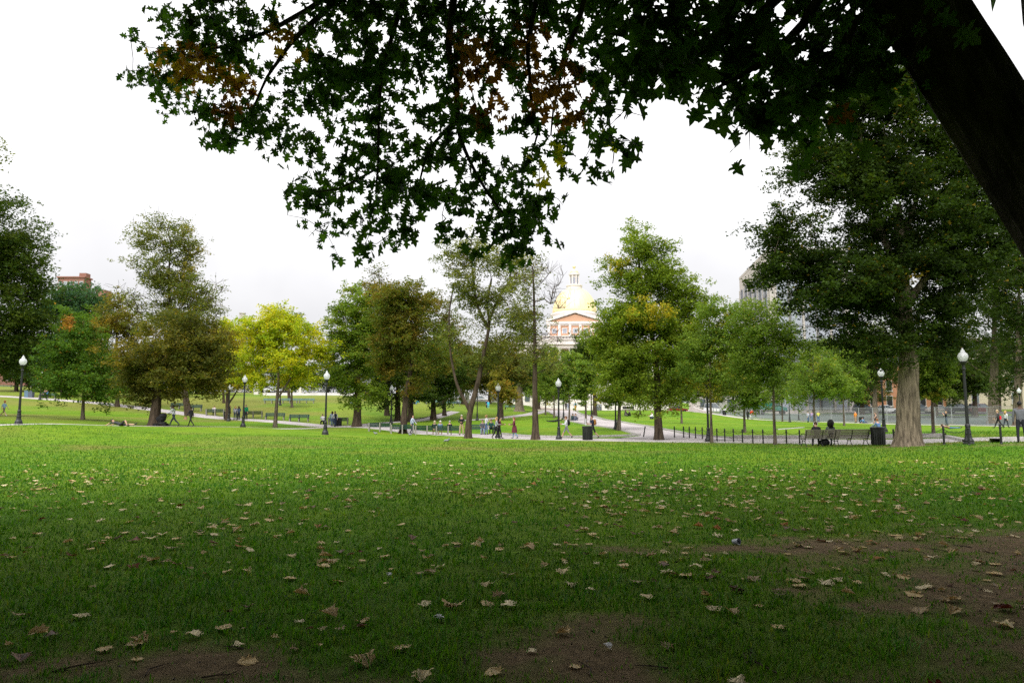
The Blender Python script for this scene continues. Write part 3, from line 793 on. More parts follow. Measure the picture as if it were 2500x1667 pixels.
def stacks():
    d = 215.0
    for i, (px, py, w, lab) in enumerate(((592, 766, 1.5, 'taller grey stone chimney stack behind the yellow tree'), (614, 778, 1.4, 'shorter grey stone chimney stack behind the yellow tree'))):
        p = P(px, py, d); z0 = tz(p.x, d); h = p.z - z0
        r = empty('chimney_stack', (p.x, d, z0), 0.2, lab, 'chimney')
        MB().box((0, 0, h / 2), (w, w, h)).build('shaft', M['beige_conc'], r); MB().box((0, 0, h + 0.15), (w + 0.3, w + 0.3, 0.3)).build('cap', M['stone_grey'], r)
stacks()

# iron railing with granite posts along the upper street, low wall
def railing():
    A = [(-60, 158), (300, 158), (600, 160), (900, 162), (1080, 168), (1240, 182)]
    c = catmull(px_line(A), 1.0); c = resample(c, 30); g0 = G(600, 160)
    root = empty('iron_railing', g0, 0, 'black iron street railing with granite posts along hilltop', 'fence')
    off = Vector(g0)
    for i in range(len(c) - 1):
        a = Vector((c[i, 0], c[i, 1], tz(*c[i]))) - off; b = Vector((c[i + 1, 0], c[i + 1, 1], tz(*c[i + 1]))) - off
        m = MB(); m.tube([a + Vector((0, 0, 0.35)), b + Vector((0, 0, 0.35))], 0.04, 4); m.tube([a + Vector((0, 0, 1.75)), b + Vector((0, 0, 1.75))], 0.04, 4)
        n = max(4, int((b - a).length / 0.3))
        for k in range(n):
            p = a.lerp(b, (k + 0.5) / n); m.tube([p + Vector((0, 0, 0.05)), p + Vector((0, 0, 1.95))], 0.025, 4, False)
        m.build('railing_panel', M['iron'], root)
        if i % 4 == 0: MB().box(a + Vector((0, 0, 0.6)), (0.7, 0.7, 1.5)).build('granite_post', M['stone_grey'], root)
railing()
def low_wall():
    c = resample(catmull(px_line([(640, 150), (800, 152), (960, 155), (1180, 166), (1240, 176)]), 1.0), 60)
    o = kerb('stone_wall', c, w=0.5, h=0.55, material=M['stone_grey'])
    del o['kind']; tag(o, 'low pale stone wall along the top of the grassy slope', 'wall')
low_wall()
def gate_pier(px, lab):
    g = G(px, 156); r = empty('gate_pier', g, 0, lab, 'pillar')
    MB().box((0, 0, 1.0), (0.9, 0.9, 2.2)).build('shaft', M['stone_white'], r); MB().box((0, 0, 2.2), (1.15, 1.15, 0.25)).build('cap', M['stone_white'], r); MB().box((0, 0, 2.6), (0.55, 0.55, 0.6), taper=0.5).build('finial', M['stone_white'], r)
gate_pier(624, 'white stone gate pier on hilltop left of the yellow tree trunk')
gate_pier(729, 'white stone gate pier on hilltop right of the yellow tree trunk')
gate_pier(1140, 'white stone gate pier seen through the forked tree')

# ------------------------------------------------------------------ trees
PAL = {
    'dark':   [((0.034, 0.065, 0.011), 5), ((0.052, 0.089, 0.014), 4), ((0.086, 0.116, 0.016), 2)],
    'green':  [((0.088, 0.151, 0.020), 5), ((0.135, 0.209, 0.025), 5), ((0.208, 0.259, 0.030), 2), ((0.383, 0.288, 0.030), 0.3)],
    'light':  [((0.130, 0.190, 0.027), 5), ((0.182, 0.230, 0.036), 4), ((0.098, 0.144, 0.023), 3), ((0.390, 0.265, 0.027), 0.5)],
    'linden': [((0.144, 0.215, 0.024), 5), ((0.201, 0.266, 0.030), 4), ((0.101, 0.159, 0.019), 3), ((0.489, 0.359, 0.032), 0.25)],
    'bluegreen': [((0.039, 0.094, 0.045), 5), ((0.061, 0.127, 0.055), 4), ((0.033, 0.066, 0.030), 2)],
    'olive':  [((0.089, 0.098, 0.018), 5), ((0.126, 0.114, 0.022), 3), ((0.058, 0.078, 0.016), 4), ((0.210, 0.156, 0.020), 1)],
    'brown':  [((0.143, 0.115, 0.022), 3), ((0.110, 0.117, 0.018), 4), ((0.077, 0.122, 0.018), 5), ((0.220, 0.138, 0.025), 1)],
    'greyolive': [((0.113, 0.143, 0.030), 5), ((0.159, 0.180, 0.045), 4), ((0.072, 0.105, 0.022), 3), ((0.265, 0.210, 0.030), 1)],
    'yellow': [((0.48, 0.44, 0.022), 5), ((0.36, 0.42, 0.025), 6), ((0.21, 0.32, 0.025), 5), ((0.48, 0.31, 0.025), 0.4)],
    'yelgreen': [((0.22, 0.24, 0.03), 5), ((0.40, 0.32, 0.03), 4), ((0.14, 0.17, 0.025), 4)],
    'autumn': [((0.20, 0.17, 0.025), 4), ((0.28, 0.19, 0.03), 3), ((0.13, 0.16, 0.025), 5), ((0.36, 0.17, 0.03), 0.7)],
    'olivegold': [((0.13, 0.13, 0.02), 5), ((0.19, 0.16, 0.025), 3), ((0.08, 0.10, 0.018), 4), ((0.28, 0.17, 0.03), 0.6)],
    'maple':  [((0.067, 0.139, 0.020), 5), ((0.097, 0.177, 0.023), 5), ((0.048, 0.101, 0.014), 3), ((0.363, 0.164, 0.027), 0.35)],
    'orange': [((0.38, 0.17, 0.035), 4), ((0.24, 0.16, 0.03), 4)],
    'young':  [((0.118, 0.194, 0.030), 5), ((0.173, 0.252, 0.037), 4), ((0.079, 0.137, 0.020), 4), ((0.347, 0.287, 0.040), 0.4)],
    'elm':    [((0.025, 0.049, 0.007), 5), ((0.044, 0.076, 0.011), 3), ((0.017, 0.032, 0.006), 4), ((0.238, 0.158, 0.018), 0.15)],
}
LEAF_K = 1.8
def pick(rng, pal, n):
    cols = np.array([c for c, w in pal]); w = np.array([w for c, w in pal], float); w /= w.sum()
    return cols[rng.choice(len(pal), n, p=w)]
def rhombs(C, A, B, bend=None):
    """centres, half-length vec, half-width vec -> verts (n*4), quads"""
    n = len(C)
    V = np.stack([C - A * 0.9 + B * 1.05, C + A, C - A * 0.9 - B * 1.05], 1).reshape(-1, 3)
    return V, np.arange(n * 3).reshape(n, 3)
def leaf_axes(rng, n, size, flat=0.5, out=None):
    a = rng.normal(size=(n, 3)); a[:, 2] = a[:, 2] * flat - 0.25
    a /= np.linalg.norm(a, axis=1)[:, None]
    r = rng.normal(size=(n, 3)); r[:, 2] *= 0.45
    b = np.cross(a, np.cross(r, a)); b /= np.linalg.norm(b, axis=1)[:, None] + 1e-9
    s = size * rng.uniform(0.7, 1.3, n)
    return a * (s * 0.5)[:, None], b * (s * 0.33)[:, None]
def segs_mesh(name, A, B, RA, RB, material, n=5):
    """many cone frusta as one mesh"""
    A = np.asarray(A); B = np.asarray(B); T = B - A; T = T / (np.linalg.norm(T, axis=1)[:, None] + 1e-9)
    ref = np.where(np.abs(T[:, 2:3]) > 0.9, np.array([[1.0, 0, 0]]), np.array([[0, 0, 1.0]]))
    U = np.cross(T, ref); U /= np.linalg.norm(U, axis=1)[:, None] + 1e-9; W_ = np.cross(T, U)
    w = np.arange(n) * 2 * PI / n
    ring = np.cos(w)[None, :, None] * U[:, None] + np.sin(w)[None, :, None] * W_[:, None]
    V = np.concatenate([A[:, None] + ring * np.asarray(RA)[:, None, None], B[:, None] + ring * np.asarray(RB)[:, None, None]], 1)
    m = len(A); base = (np.arange(m) * 2 * n)[:, None]
    k = np.arange(n); k2 = (k + 1) % n
    q = np.stack([base + k, base + k2, base + n + k2, base + n + k], -1).reshape(-1, 4)
    return np_mesh(name, V.reshape(-1, 3), q, 4, [material], smooth=True)

def trunk_mesh(name, pts, rad, material, n=14, flare=1.9, rough=0.06, seed=0, ridges=0, step=0.25, flare_h=0.9):
    c = catmull([(*p, r) for p, r in zip(pts, rad)], 1e9)
    # densify by arc length in 3d
    a = np.array([(*p, r) for p, r in zip(pts, rad)], float)
    dense = []
    N = len(a)
    for i in range(N - 1):
        p0, p1, p2, p3 = a[max(i - 1, 0)], a[i], a[i + 1], a[min(i + 2, N - 1)]
        k = max(2, int(np.linalg.norm(p2[:3] - p1[:3]) / step))
        for j in range(k):
            t = j / k
            dense.append(0.5 * (2 * p1 + (-p0 + p2) * t + (2 * p0 - 5 * p1 + 4 * p2 - p3) * t * t + (-p0 + 3 * p1 - 3 * p2 + p3) * t ** 3))
    dense.append(a[-1]); d = np.array(dense)
    T = np.gradient(d[:, :3], axis=0); T /= np.linalg.norm(T, axis=1)[:, None]
    U = np.cross(T, np.array([0.0, 1.0, 0.05])); U /= np.linalg.norm(U, axis=1)[:, None]; W_ = np.cross(T, U)
    w = np.arange(n) * 2 * PI / n
    hgt = np.r_[0, np.cumsum(np.linalg.norm(np.diff(d[:, :3], axis=0), axis=1))]
    R = d[:, 3][:, None] * np.ones((1, n))
    fl = np.exp(-hgt / (flare_h * 0.45))[:, None]
    lobes = 1 + 0.25 * np.sin(w * 5 + seed)[None] + 0.15 * np.sin(w * 3 + seed * 2)[None]
    R = R * (1 + (flare - 1) * fl * lobes)
    R = R * (1 + rough * (fbm(np.broadcast_to(np.cos(w)[None] * 2 + 7, R.shape) + seed, hgt[:, None] * 1.2 + np.sin(w)[None] * 2, seed) - 0.5) * 4)
    if ridges:
        tw = w[None] + 0.06 * np.sin(hgt[:, None] * 2.1 + w[None] * 4) + 0.05 * (fbm(hgt[:, None] * 2.5 + 0 * w[None], w[None] * 6 + 0 * hgt[:, None], seed) - 0.5) * 4
        ph = fbm(w[None] * ridges / 6 + 0 * hgt[:, None], hgt[:, None] * 1.6 + 0 * w[None], seed + 4)
        rd = np.abs(np.sin(tw * ridges / 2 + ph * 6))
        R = R * (0.90 + 0.13 * rd ** 0.7)
    V = d[:, None, :3] + (np.cos(w)[None, :, None] * U[:, None] + np.sin(w)[None, :, None] * W_[:, None]) * R[..., None]
    m = len(d); ii = np.arange(m * n).reshape(m, n)
    q = np.stack([ii[:-1], np.roll(ii[:-1], -1, 1), np.roll(ii[1:], -1, 1), ii[1:]], -1).reshape(-1, 4)
    return np_mesh(name, V.reshape(-1, 3), q, 4, [material], smooth=True), d

def tree(label, base, trunk, lobes, leaves, size, pal, r0=0.25, r1=0.05, bark='bark', clump=0.9, nclump=None, twig=0, group=None, name='park_tree', extra=None,
         flare=1.7, nside=12, ridges=0, seed=None, extra_limbs=(), flat=0.5, spray=1.0):
    """base (px, d); trunk [(px,py[,d off])...]; lobes [(px,py,rx,ry,weight[,d off])] in photo pixels at the tree's distance"""
    rng = np.random.default_rng(seed if seed is not None else abs(hash((round(base[0]), round(base[1])))) % 9999)
    px, d = base; g = G(px, d); root = empty(name, g, 0, label, 'tree', group)
    off = np.array(g)
    pts = [Vector((0, 0, -0.3))]
    for t in trunk: pts.append(P(t[0], t[1], d + (t[2] if len(t) > 2 else 0)) - g)
    L = np.r_[0, np.cumsum([(pts[i + 1] - pts[i]).length for i in range(len(pts) - 1)])]
    rad = [r0 + (r1 - r0) * (l / L[-1]) ** 0.85 for l in L]
    tm, dense = trunk_mesh('trunk', pts, rad, M[bark], n=nside, flare=flare, seed=int(px) % 17, ridges=ridges)
    link('trunk', tm, root)
    # nodes for branching
    H = L[-1]
    sel = dense[(np.linspace(0, 1, len(dense)) > 0.3)]
    NP = [p for p in sel[::2, :3]]; PAR = [-1] * len(NP); RT = list(sel[::2, 3]); ntr = len(NP)
    for li, (lp, lr0, lr1) in enumerate(extra_limbs):
        lpts = [P(t[0], t[1], d + (t[2] if len(t) > 2 else 0)) - g for t in lp]
        lm, ld = trunk_mesh('limb', lpts, np.linspace(lr0, lr1, len(lpts)), M[bark], n=10, flare=1.05, seed=li + 3); link('limb', lm, root)
        for p in ld[2::2, :3]: NP.append(p); PAR.append(-1); RT.append(lr1)
        ntr = len(NP)
    k = d / F
    cl = []; cw = []; cr_ = []
    vols = np.array([(l[2] * l[3]) for l in lobes], float)
    tot = nclump or int(np.clip(vols.sum() * k * k * 2.3, 40, 290))
    for l, v in zip(lobes, vols):
        c = np.array(P(l[0], l[1], d + (l[5] if len(l) > 5 else 0)) - g); rx, rz = l[2] * k, l[3] * k
        n = max(3, int(tot * v / vols.sum()))
        q = rng.normal(size=(n, 3)); q /= np.linalg.norm(q, axis=1)[:, None]
        r = rng.uniform(0.25, 1.0, n) ** 0.55
        q = q * r[:, None] * np.array([rx, rx * 0.9, rz]) * rng.uniform(0.8, 1.08, (n, 1)) + c
        cl.append(q); cw += [l[4] if len(l) > 4 else 1.0] * n; cr_ += [0.5 * math.sqrt(rx * rz) * 2.1 / n ** 0.36] * n
    C = np.vstack(cl); cw = np.array(cw); cr_ = np.array(cr_)
    ax = np.array(NP[:ntr])
    dd = np.min(np.linalg.norm(C[:, None] - ax[None], axis=2), 1)
    order = np.argsort(dd)
    NPa = list(NP)
    tips = np.zeros(len(C), int)
    for ci in order:
        arr = np.array(NPa); df = C[ci] - arr; ds = np.linalg.norm(df, axis=1)
        hz_ = np.linalg.norm(df[:, :2], axis=1)
        cost = ds + 0.9 * np.maximum(0, 0.35 * hz_ - df[:, 2]) + np.where(np.arange(len(arr)) < ntr, 0.0, 0.12 * ds)
        j = int(np.argmin(cost)); a = arr[j]; b = C[ci]; dist = ds[j]
        nn = max(1, int(dist / max(0.55, 0.018 * d))); prev = j
        sag = rng.normal(size=3) * 0.07 * dist; sag[2] = abs(sag[2]) * -0.6
        for s in range(1, nn + 1):
            t = s / nn
            p = a + (b - a) * t + sag * math.sin(t * PI) + (rng.normal(size=3) * 0.05 * dist / nn if s < nn else 0)
            NPa.append(p); PAR.append(prev); RT.append(0); prev = len(NPa) - 1
        tips[ci] = prev
    N = np.array(NPa); par = np.array(PAR); acc = np.zeros(len(N))
    tip_r = max(0.012, 0.00035 * d); ex = 2.3
    if twig:
        tA = []; tB = []
        for ci in range(len(C)):
            nt_ = twig if cw[ci] < 0.5 else max(2, twig // 3)
            for _ in range(nt_):
                v = rng.normal(size=3); v[2] = abs(v[2]) * 0.8 + 0.1; v /= np.linalg.norm(v)
                st = N[tips[ci]]; mid = st + v * cr_[ci] * rng.uniform(0.5, 1.0); v2 = v + rng.normal(size=3) * 0.5
                tA += [st, mid]; tB += [mid, mid + v2 * cr_[ci] * 0.6]
    for i in range(len(N) - 1, ntr - 1, -1):
        r = max(acc[i], tip_r ** ex); acc[i] = r; acc[par[i]] += r
    rr = acc ** (1 / ex)
    lim = r0 * 0.55
    rr = np.minimum(rr, lim)
    i = np.arange(ntr, len(N)); pj = par[i]
    ra = np.where(pj < ntr, np.minimum(rr[i] * 1.25, lim), np.minimum(rr[pj], rr[i] * 1.5))
    A = N[pj]; B = N[i]; RA = ra; RB = rr[i]
    if twig:
        A = np.vstack([A, np.array(tA)]); B = np.vstack([B, np.array(tB)])
        RA = np.r_[RA, np.full(len(tA), tip_r * 0.6)]; RB = np.r_[RB, np.full(len(tA), tip_r * 0.4)]
    link('branches', segs_mesh('branches', A, B, RA, RB, M[bark], 4), root)['kind'] = 'stuff'
    # leaves
    cr_ = cr_ * 1.25; leaves = int(leaves * LEAF_K)
    wgt = cw * cr_ ** 2; cnt = np.maximum(1, (leaves * wgt / wgt.sum()).astype(int))
    ci = np.repeat(np.arange(len(C)), cnt); n = len(ci)
    # sprays: each clump is a handful of small tufts, leaves gather round them
    nsub = 16; sub = rng.normal(size=(len(C), nsub, 3)) * np.array([0.58, 0.58, 0.42]) * cr_[:, None, None]
    si = rng.integers(0, nsub, n)
    Lc = C[ci] + sub[ci, si] * clump + rng.normal(size=(n, 3)) * np.array([0.19, 0.19, 0.12]) * cr_[ci][:, None]
    a_, b_ = leaf_axes(rng, n, size, flat)
    V, q = rhombs(Lc, a_, b_)
    palc = PAL[pal]
    cc = pick(rng, palc, len(C)); lc = pick(rng, palc, n)
    mixf = rng.uniform(0.1, 0.8, n)[:, None]
    col = cc[ci] * mixf + lc * (1 - mixf); col *= rng.uniform(0.85, 1.4, n)[:, None]
    if extra:
        for (ex_px, ex_py, er, epal) in extra:
            qx, qy, _ = proj(Lc + off); mk = ((qx - ex_px) ** 2 + (qy - ex_py) ** 2) < (er * rng.uniform(0.5, 1.25, n)) ** 2
            col[mk] = pick(rng, PAL[epal], int(mk.sum())) * rng.uniform(0.7, 1.2, (int(mk.sum()), 1))
    link('crown', np_mesh('crown', V, q, 3, [M['leaf']], cols=col), root)
    return root

# --- left group
tree('tall dark tree filling the left edge of the picture', (-25, 66), [(-30, 850), (-40, 700), (-30, 560)],
     [(-10, 590, 120, 105, 1), (60, 640, 75, 110, 1), (-60, 760, 150, 150, 1.2), (70, 790, 65, 120, 1), (-20, 880, 110, 70, 1), (0, 500, 60, 40, .6)], 40000, 0.25, 'dark', 0.55, 0.1)
tree('wispy branch tips of a tall tree at the left edge', (-200, 60), [(-200, 800), (-160, 600), (-110, 400)], [(-60, 360, 70, 60, 1), (-160, 420, 120, 140, 1)], 5000, 0.26, 'greyolive', 0.4, 0.06)
tree('blue green tree behind the small maple at left', (150, 118), [(150, 850), (160, 740)], [(195, 765, 95, 75, 1), (178, 728, 62, 36, 1), (150, 745, 55, 50, 1), (235, 740, 40, 40, 1), (130, 800, 70, 90, 1), (170, 880, 110, 70, 1)], 19000, 0.38, 'bluegreen', 0.4, 0.1)
tree('olive yellow tree between small maple and tall sparse tree', (285, 100), [(285, 880), (285, 780)], [(290, 780, 60, 60, 1), (280, 860, 70, 90, 1), (320, 910, 60, 50, 1)], 12000, 0.30, 'olivegold', 0.3, 0.08)
tree('small green maple with an orange tip by left lamp', (202, 62), [(204, 960), (205, 880), (205, 780)],
     [(205, 790, 45, 50, 1), (200, 860, 80, 60, 1), (205, 925, 105, 55, 1), (195, 965, 70, 22, .7)], 17000, 0.19, 'maple', 0.16, 0.03, bark='bark_grey', extra=[(165, 787, 20, 'orange'), (240, 790, 18, 'autumn')])
tree('broad olive brown tree with low skirt left of stroller', (378, 59), [(382, 980), (395, 900), (410, 810)],
     [(430, 870, 125, 90, 1.1), (350, 900, 65, 80, 1), (510, 890, 60, 80, 1), (430, 938, 115, 38, 1), (430, 810, 95, 50, 1), (340, 970, 40, 20, .6)], 34000, 0.19, 'olive', 0.5, 0.12, seed=11)
tree('tall sparse tree standing above the broad olive tree', (462, 92), [(440, 900), (418, 760), (412, 680), (418, 590)],
     [(400, 580, 85, 50, .55), (445, 590, 60, 55, .5), (405, 660, 80, 55, .8), (440, 720, 95, 60, .8), (480, 770, 70, 40, .5), (350, 735, 50, 45, .3), (420, 790, 90, 40, 1), (530, 740, 25, 50, .12), (300, 725, 30, 30, .1)], 19000, 0.26, 'greyolive', 0.45, 0.07, twig=5, seed=5)
# --- yellow group
tree('yellow tree in autumn colour behind the twin benches', (672, 74), [(676, 980), (680, 920), (672, 840), (665, 790)],
     [(640, 800, 60, 50, 1), (690, 815, 60, 55, 1), (620, 860, 50, 60, 1), (690, 885, 75, 45, 1), (770, 850, 50, 50, 1), (755, 900, 45, 40, .8), (660, 930, 60, 25, .8), (600, 900, 30, 50, .8)], 21000, 0.22, 'yellow', 0.22, 0.05, bark='bark_grey',
     extra_limbs=[([(676, 975), (705, 930), (735, 880), (745, 840)], 0.12, 0.04)])
tree('green top tree rising behind the yellow tree', (705, 118), [(700, 870), (695, 800)], [(690, 785, 50, 32, 1), (740, 820, 40, 40, .8)], 4500, 0.30, 'light', 0.25, 0.06)
tree('yellow green tree left of the yellow tree, by lamps', (556, 86), [(556, 960), (560, 880), (565, 830)], [(570, 840, 40, 55, 1), (545, 900, 38, 55, 1), (590, 905, 30, 50, .9)], 9000, 0.24, 'yelgreen', 0.3, 0.05,
     extra_limbs=[([(558, 985), (572, 965), (585, 940)], 0.14, 0.05)])
tree('bright yellow tree glimpsed behind the tall sparse tree', (545, 112), [(545, 930), (548, 850)], [(552, 820, 32, 45, 1), (530, 860, 30, 40, 1)], 5000, 0.30, 'yellow', 0.2, 0.05)
tree('slim green tree trunk under the yellow crown', (712, 104), [(712, 950), (712, 910)], [(712, 925, 40, 28, 1)], 3000, 0.26, 'green', 0.2, 0.06, bark='bark_grey')
# --- centre left
tree('dark green oval tree right of the yellow tree', (871, 77), [(873, 980), (872, 880), (868, 760)],
     [(865, 740, 50, 45, 1), (860, 800, 62, 65, 1), (865, 880, 68, 80, 1.1), (880, 960, 60, 35, 1), (900, 820, 45, 80, 1), (850, 990, 30, 16, .5)], 24000, 0.24, 'green', 0.5, 0.1, seed=3)
tree('thin topped brown tree with bare crown tip', (945, 96), [(940, 880), (930, 760), (925, 660)], [(922, 690, 32, 45, .22), (915, 740, 40, 45, .6), (930, 790, 50, 50, .9)], 6000, 0.28, 'brown', 0.35, 0.04, twig=6)
tree('russet brown tree leaning over the bench row', (984, 70), [(992, 960), (1003, 900), (1005, 820), (1000, 730)],
     [(985, 730, 70, 45, 1), (975, 790, 75, 65, 1), (1010, 790, 70, 80, 1), (960, 870, 65, 60, 1), (1040, 890, 60, 55, .9), (1030, 940, 50, 30, .7)], 27000, 0.21, 'brown', 0.38, 0.08, seed=8)
for i, (px, d, lab, lb) in enumerate((
        (971, 90, 'dark trunked tree just left of the leaning russet trunk', [(950, 900, 60, 60, 1), (935, 960, 55, 42, 1), (975, 860, 40, 60, 1)]),
        (1003, 87, 'dark trunked tree just right of the leaning russet trunk', [(1010, 890, 50, 70, 1), (1015, 950, 45, 35, 1)]),
        (1058, 93, 'dark low tree with flared trunk behind the bench row', [(1060, 910, 65, 60, 1), (1060, 960, 75, 30, 1), (1090, 900, 45, 60, 1)]))):
    tree(lab, (px, d), [(px, 960), (px + 2, 880)], lb, 11000, 0.25, 'dark', 0.42, 0.12, seed=30 + i)
tree('olive tree between russet tree and forked tree', (1085, 100), [(1082, 900), (1080, 800)], [(1065, 760, 45, 60, .8), (1085, 840, 55, 65, 1), (1120, 880, 40, 60, 1)], 9000, 0.26, 'brown', 0.3, 0.06)
tree('tall forked tree with V shaped trunk beside the path', (1143, 56), [(1144, 1035), (1150, 995), (1166, 936), (1182, 857), (1194, 792), (1190, 740), (1200, 680)],
     [(1130, 640, 55, 60, .7), (1180, 620, 60, 45, .55), (1250, 650, 60, 50, .5), (1150, 720, 60, 55, .7), (1230, 740, 65, 55, .7), (1270, 800, 45, 60, .7), (1180, 800, 50, 40, .35), (1210, 870, 60, 50, .7), (1120, 830, 35, 50, .3)],
     16000, 0.17, 'greyolive', 0.28, 0.07, bark='bark', twig=4, seed=14,
     extra_limbs=[([(1148, 1005), (1138, 985), (1120, 950), (1109, 912), (1099, 850), (1097, 763), (1110, 690)], 0.16, 0.05), ([(1191, 800), (1165, 745), (1158, 690), (1150, 640)], 0.13, 0.04), ([(1195, 780), (1222, 720), (1248, 680)], 0.12, 0.03)])
tree('dark leafy tree behind the forked trunk', (1220, 98), [(1222, 950), (1225, 880)], [(1215, 880, 60, 75, 1), (1175, 910, 50, 55, 1), (1260, 900, 40, 60, 1)], 13000, 0.26, 'olive', 0.4, 0.1, seed=41)
tree('small orange tinged tree beside the lamp', (1228, 92), [(1228, 985), (1230, 960)], [(1230, 955, 26, 26, 1), (1245, 970, 22, 20, 1), (1215, 945, 20, 20, .8)], 3500, 0.22, 'autumn', 0.1, 0.03)
tree('massive gnarled grey trunk on the slope behind', (1268, 120), [(1268, 960), (1270, 920), (1274, 880)], [(1270, 900, 55, 45, 1), (1300, 935, 35, 30, 1)], 7000, 0.3, 'dark', 0.75, 0.35, bark='bark_elm', flare=2.0, nside=20)
tree('tall half bare tree with dead branches left of the dome', (1308, 51), [(1306, 990), (1306, 880), (1305, 800), (1303, 704), (1300, 650)],
     [(1275, 690, 45, 50, .3), (1345, 690, 45, 55, .0), (1370, 740, 30, 40, .0), (1280, 780, 40, 50, .4), (1350, 820, 40, 40, .0), (1320, 640, 35, 25, .03), (1335, 880, 45, 40, .25), (1290, 870, 30, 50, .3)],
     2600, 0.15, 'greyolive', 0.26, 0.05, bark='bark', twig=7, nclump=70, seed=21, flare=2.2)
# --- pale young trees along the avenue
for i, (px, d, py0, py1, rx, lab) in enumerate((
        (1332, 112, 850, 985, 40, 'slender young tree left of the avenue, nearest the forked path'),
        (1353, 98, 860, 985, 36, 'slender young tree beside the lying sunbather'),
        (1390, 88, 880, 990, 36, 'slender young tree next to the pair seated on the kerb'),
        (1430, 76, 900, 990, 26, 'slender young tree on the left verge of the avenue near lamp'))):
    tree(lab, (px, d), [(px, 960), (px + 1, 900), (px + 2, py0 + 20)], [(px, (py0 + py1) / 2 - 20, rx, (py1 - py0) / 2, 1), (px - 12, py1 - 35, rx * .9, 30, .8)], 6500, 0.22, 'young', 0.13, 0.03, bark='bark_grey', seed=50 + i, group='young trees lining the avenue')
tree('dark round tree in front of the domed building', (1452, 104), [(1452, 940), (1452, 860)], [(1445, 860, 50, 55, 1), (1480, 850, 40, 55, 1), (1450, 920, 55, 45, 1), (1420, 880, 30, 50, .9)], 16000, 0.27, 'dark', 0.35, 0.08, seed=61)
tree('green tree right behind the tall linden, by avenue lamp', (1510, 62), [(1512, 1000), (1515, 940), (1512, 880)], [(1520, 900, 55, 60, 1), (1500, 960, 50, 32, 1), (1560, 950, 35, 35, .8)], 12000, 0.19, 'green', 0.2, 0.05, bark='bark_grey', seed=63)
tree('tall pale green linden right of the golden dome', (1608, 48), [(1606, 1000), (1603, 900), (1585, 780), (1565, 680), (1556, 600)],
     [(1555, 590, 42, 42, .75), (1545, 640, 55, 45, .75), (1580, 690, 85, 50, .8), (1640, 710, 55, 60, .85), (1522, 730, 50, 48, .8), (1590, 780, 110, 65, .95), (1660, 800, 60, 80, 1), (1520, 830, 65, 60, 1), (1600, 890, 105, 70, 1.1), (1560, 960, 70, 38, .9), (1640, 960, 50, 32, .8), (1690, 740, 42, 60, .9), (1500, 795, 42, 55, .9), (1495, 890, 50, 75, 1), (1695, 880, 45, 80, 1), (1600, 640, 45, 45, .8), (1645, 660, 45, 45, .8), (1500, 670, 35, 45, .7)],
     64000, 0.155, 'linden', 0.30, 0.05, seed=71, flare=1.8, nside=16)
# --- right lawn young trees
for i, (px, d, lb, lab) in enumerate((
        (1736, 44, [(1735, 810, 55, 70, 1), (1715, 880, 62, 55, 1), (1750, 930, 62, 38, 1), (1770, 850, 45, 60, .8), (1800, 800, 45, 50, .7)], 'young tree beside the lamp post whose globe hides in leaves'),
        (1890, 41, [(1870, 800, 60, 70, .8), (1885, 870, 85, 55, 1), (1840, 890, 60, 45, .9), (1930, 840, 60, 60, .9), (1860, 930, 60, 28, .8), (1845, 770, 55, 50, .8), (1820, 830, 50, 50, .8)], 'young tree in front of the bollards left of the benches'),
        (1817, 62, [(1815, 920, 55, 50, 1), (1830, 970, 50, 32, 1), (1790, 940, 40, 40, .9), (1800, 1000, 26, 14, .5)], 'young low branched tree in the middle of the right lawn'),
        (1664, 80, [(1664, 900, 40, 70, 1), (1668, 960, 34, 30, .9)], 'slender tree behind the tall linden on the right lawn'),
        (1988, 74, [(1990, 900, 62, 60, 1), (1975, 960, 55, 35, 1), (2020, 930, 45, 45, 1)], 'young tree behind the bench sitters'),
        (2060, 90, [(2060, 900, 55, 60, 1), (2065, 960, 45, 30, 1)], 'young tree near the fence right of the sitters'),
        (2277, 40, [(2275, 890, 45, 55, 1), (2290, 940, 45, 35, .9), (2260, 950, 30, 30, .8)], 'young slim tree between elm trunk and right lamp'),
        (1563, 118, [(1563, 930, 30, 45, 1), (1560, 970, 28, 18, .8)], 'slender tree behind the people sitting on the lawn'),
        (1910, 118, [(1910, 930, 50, 50, 1), (1900, 965, 40, 25, .9)], 'young tree by the wire fence behind the truck'))):
    tree(lab, (px, d), [(px - 1, 980 if d > 50 else 1000), (px - 2, 920), (px - 4, lb[0][1] - 20)], lb, 13500 if d < 50 else 7500, 0.135 if d < 50 else 0.21, 'young', 0.10 if d < 50 else 0.13, 0.03, bark='bark_grey', seed=80 + i, group='young trees on the right lawn', flare=1.5)
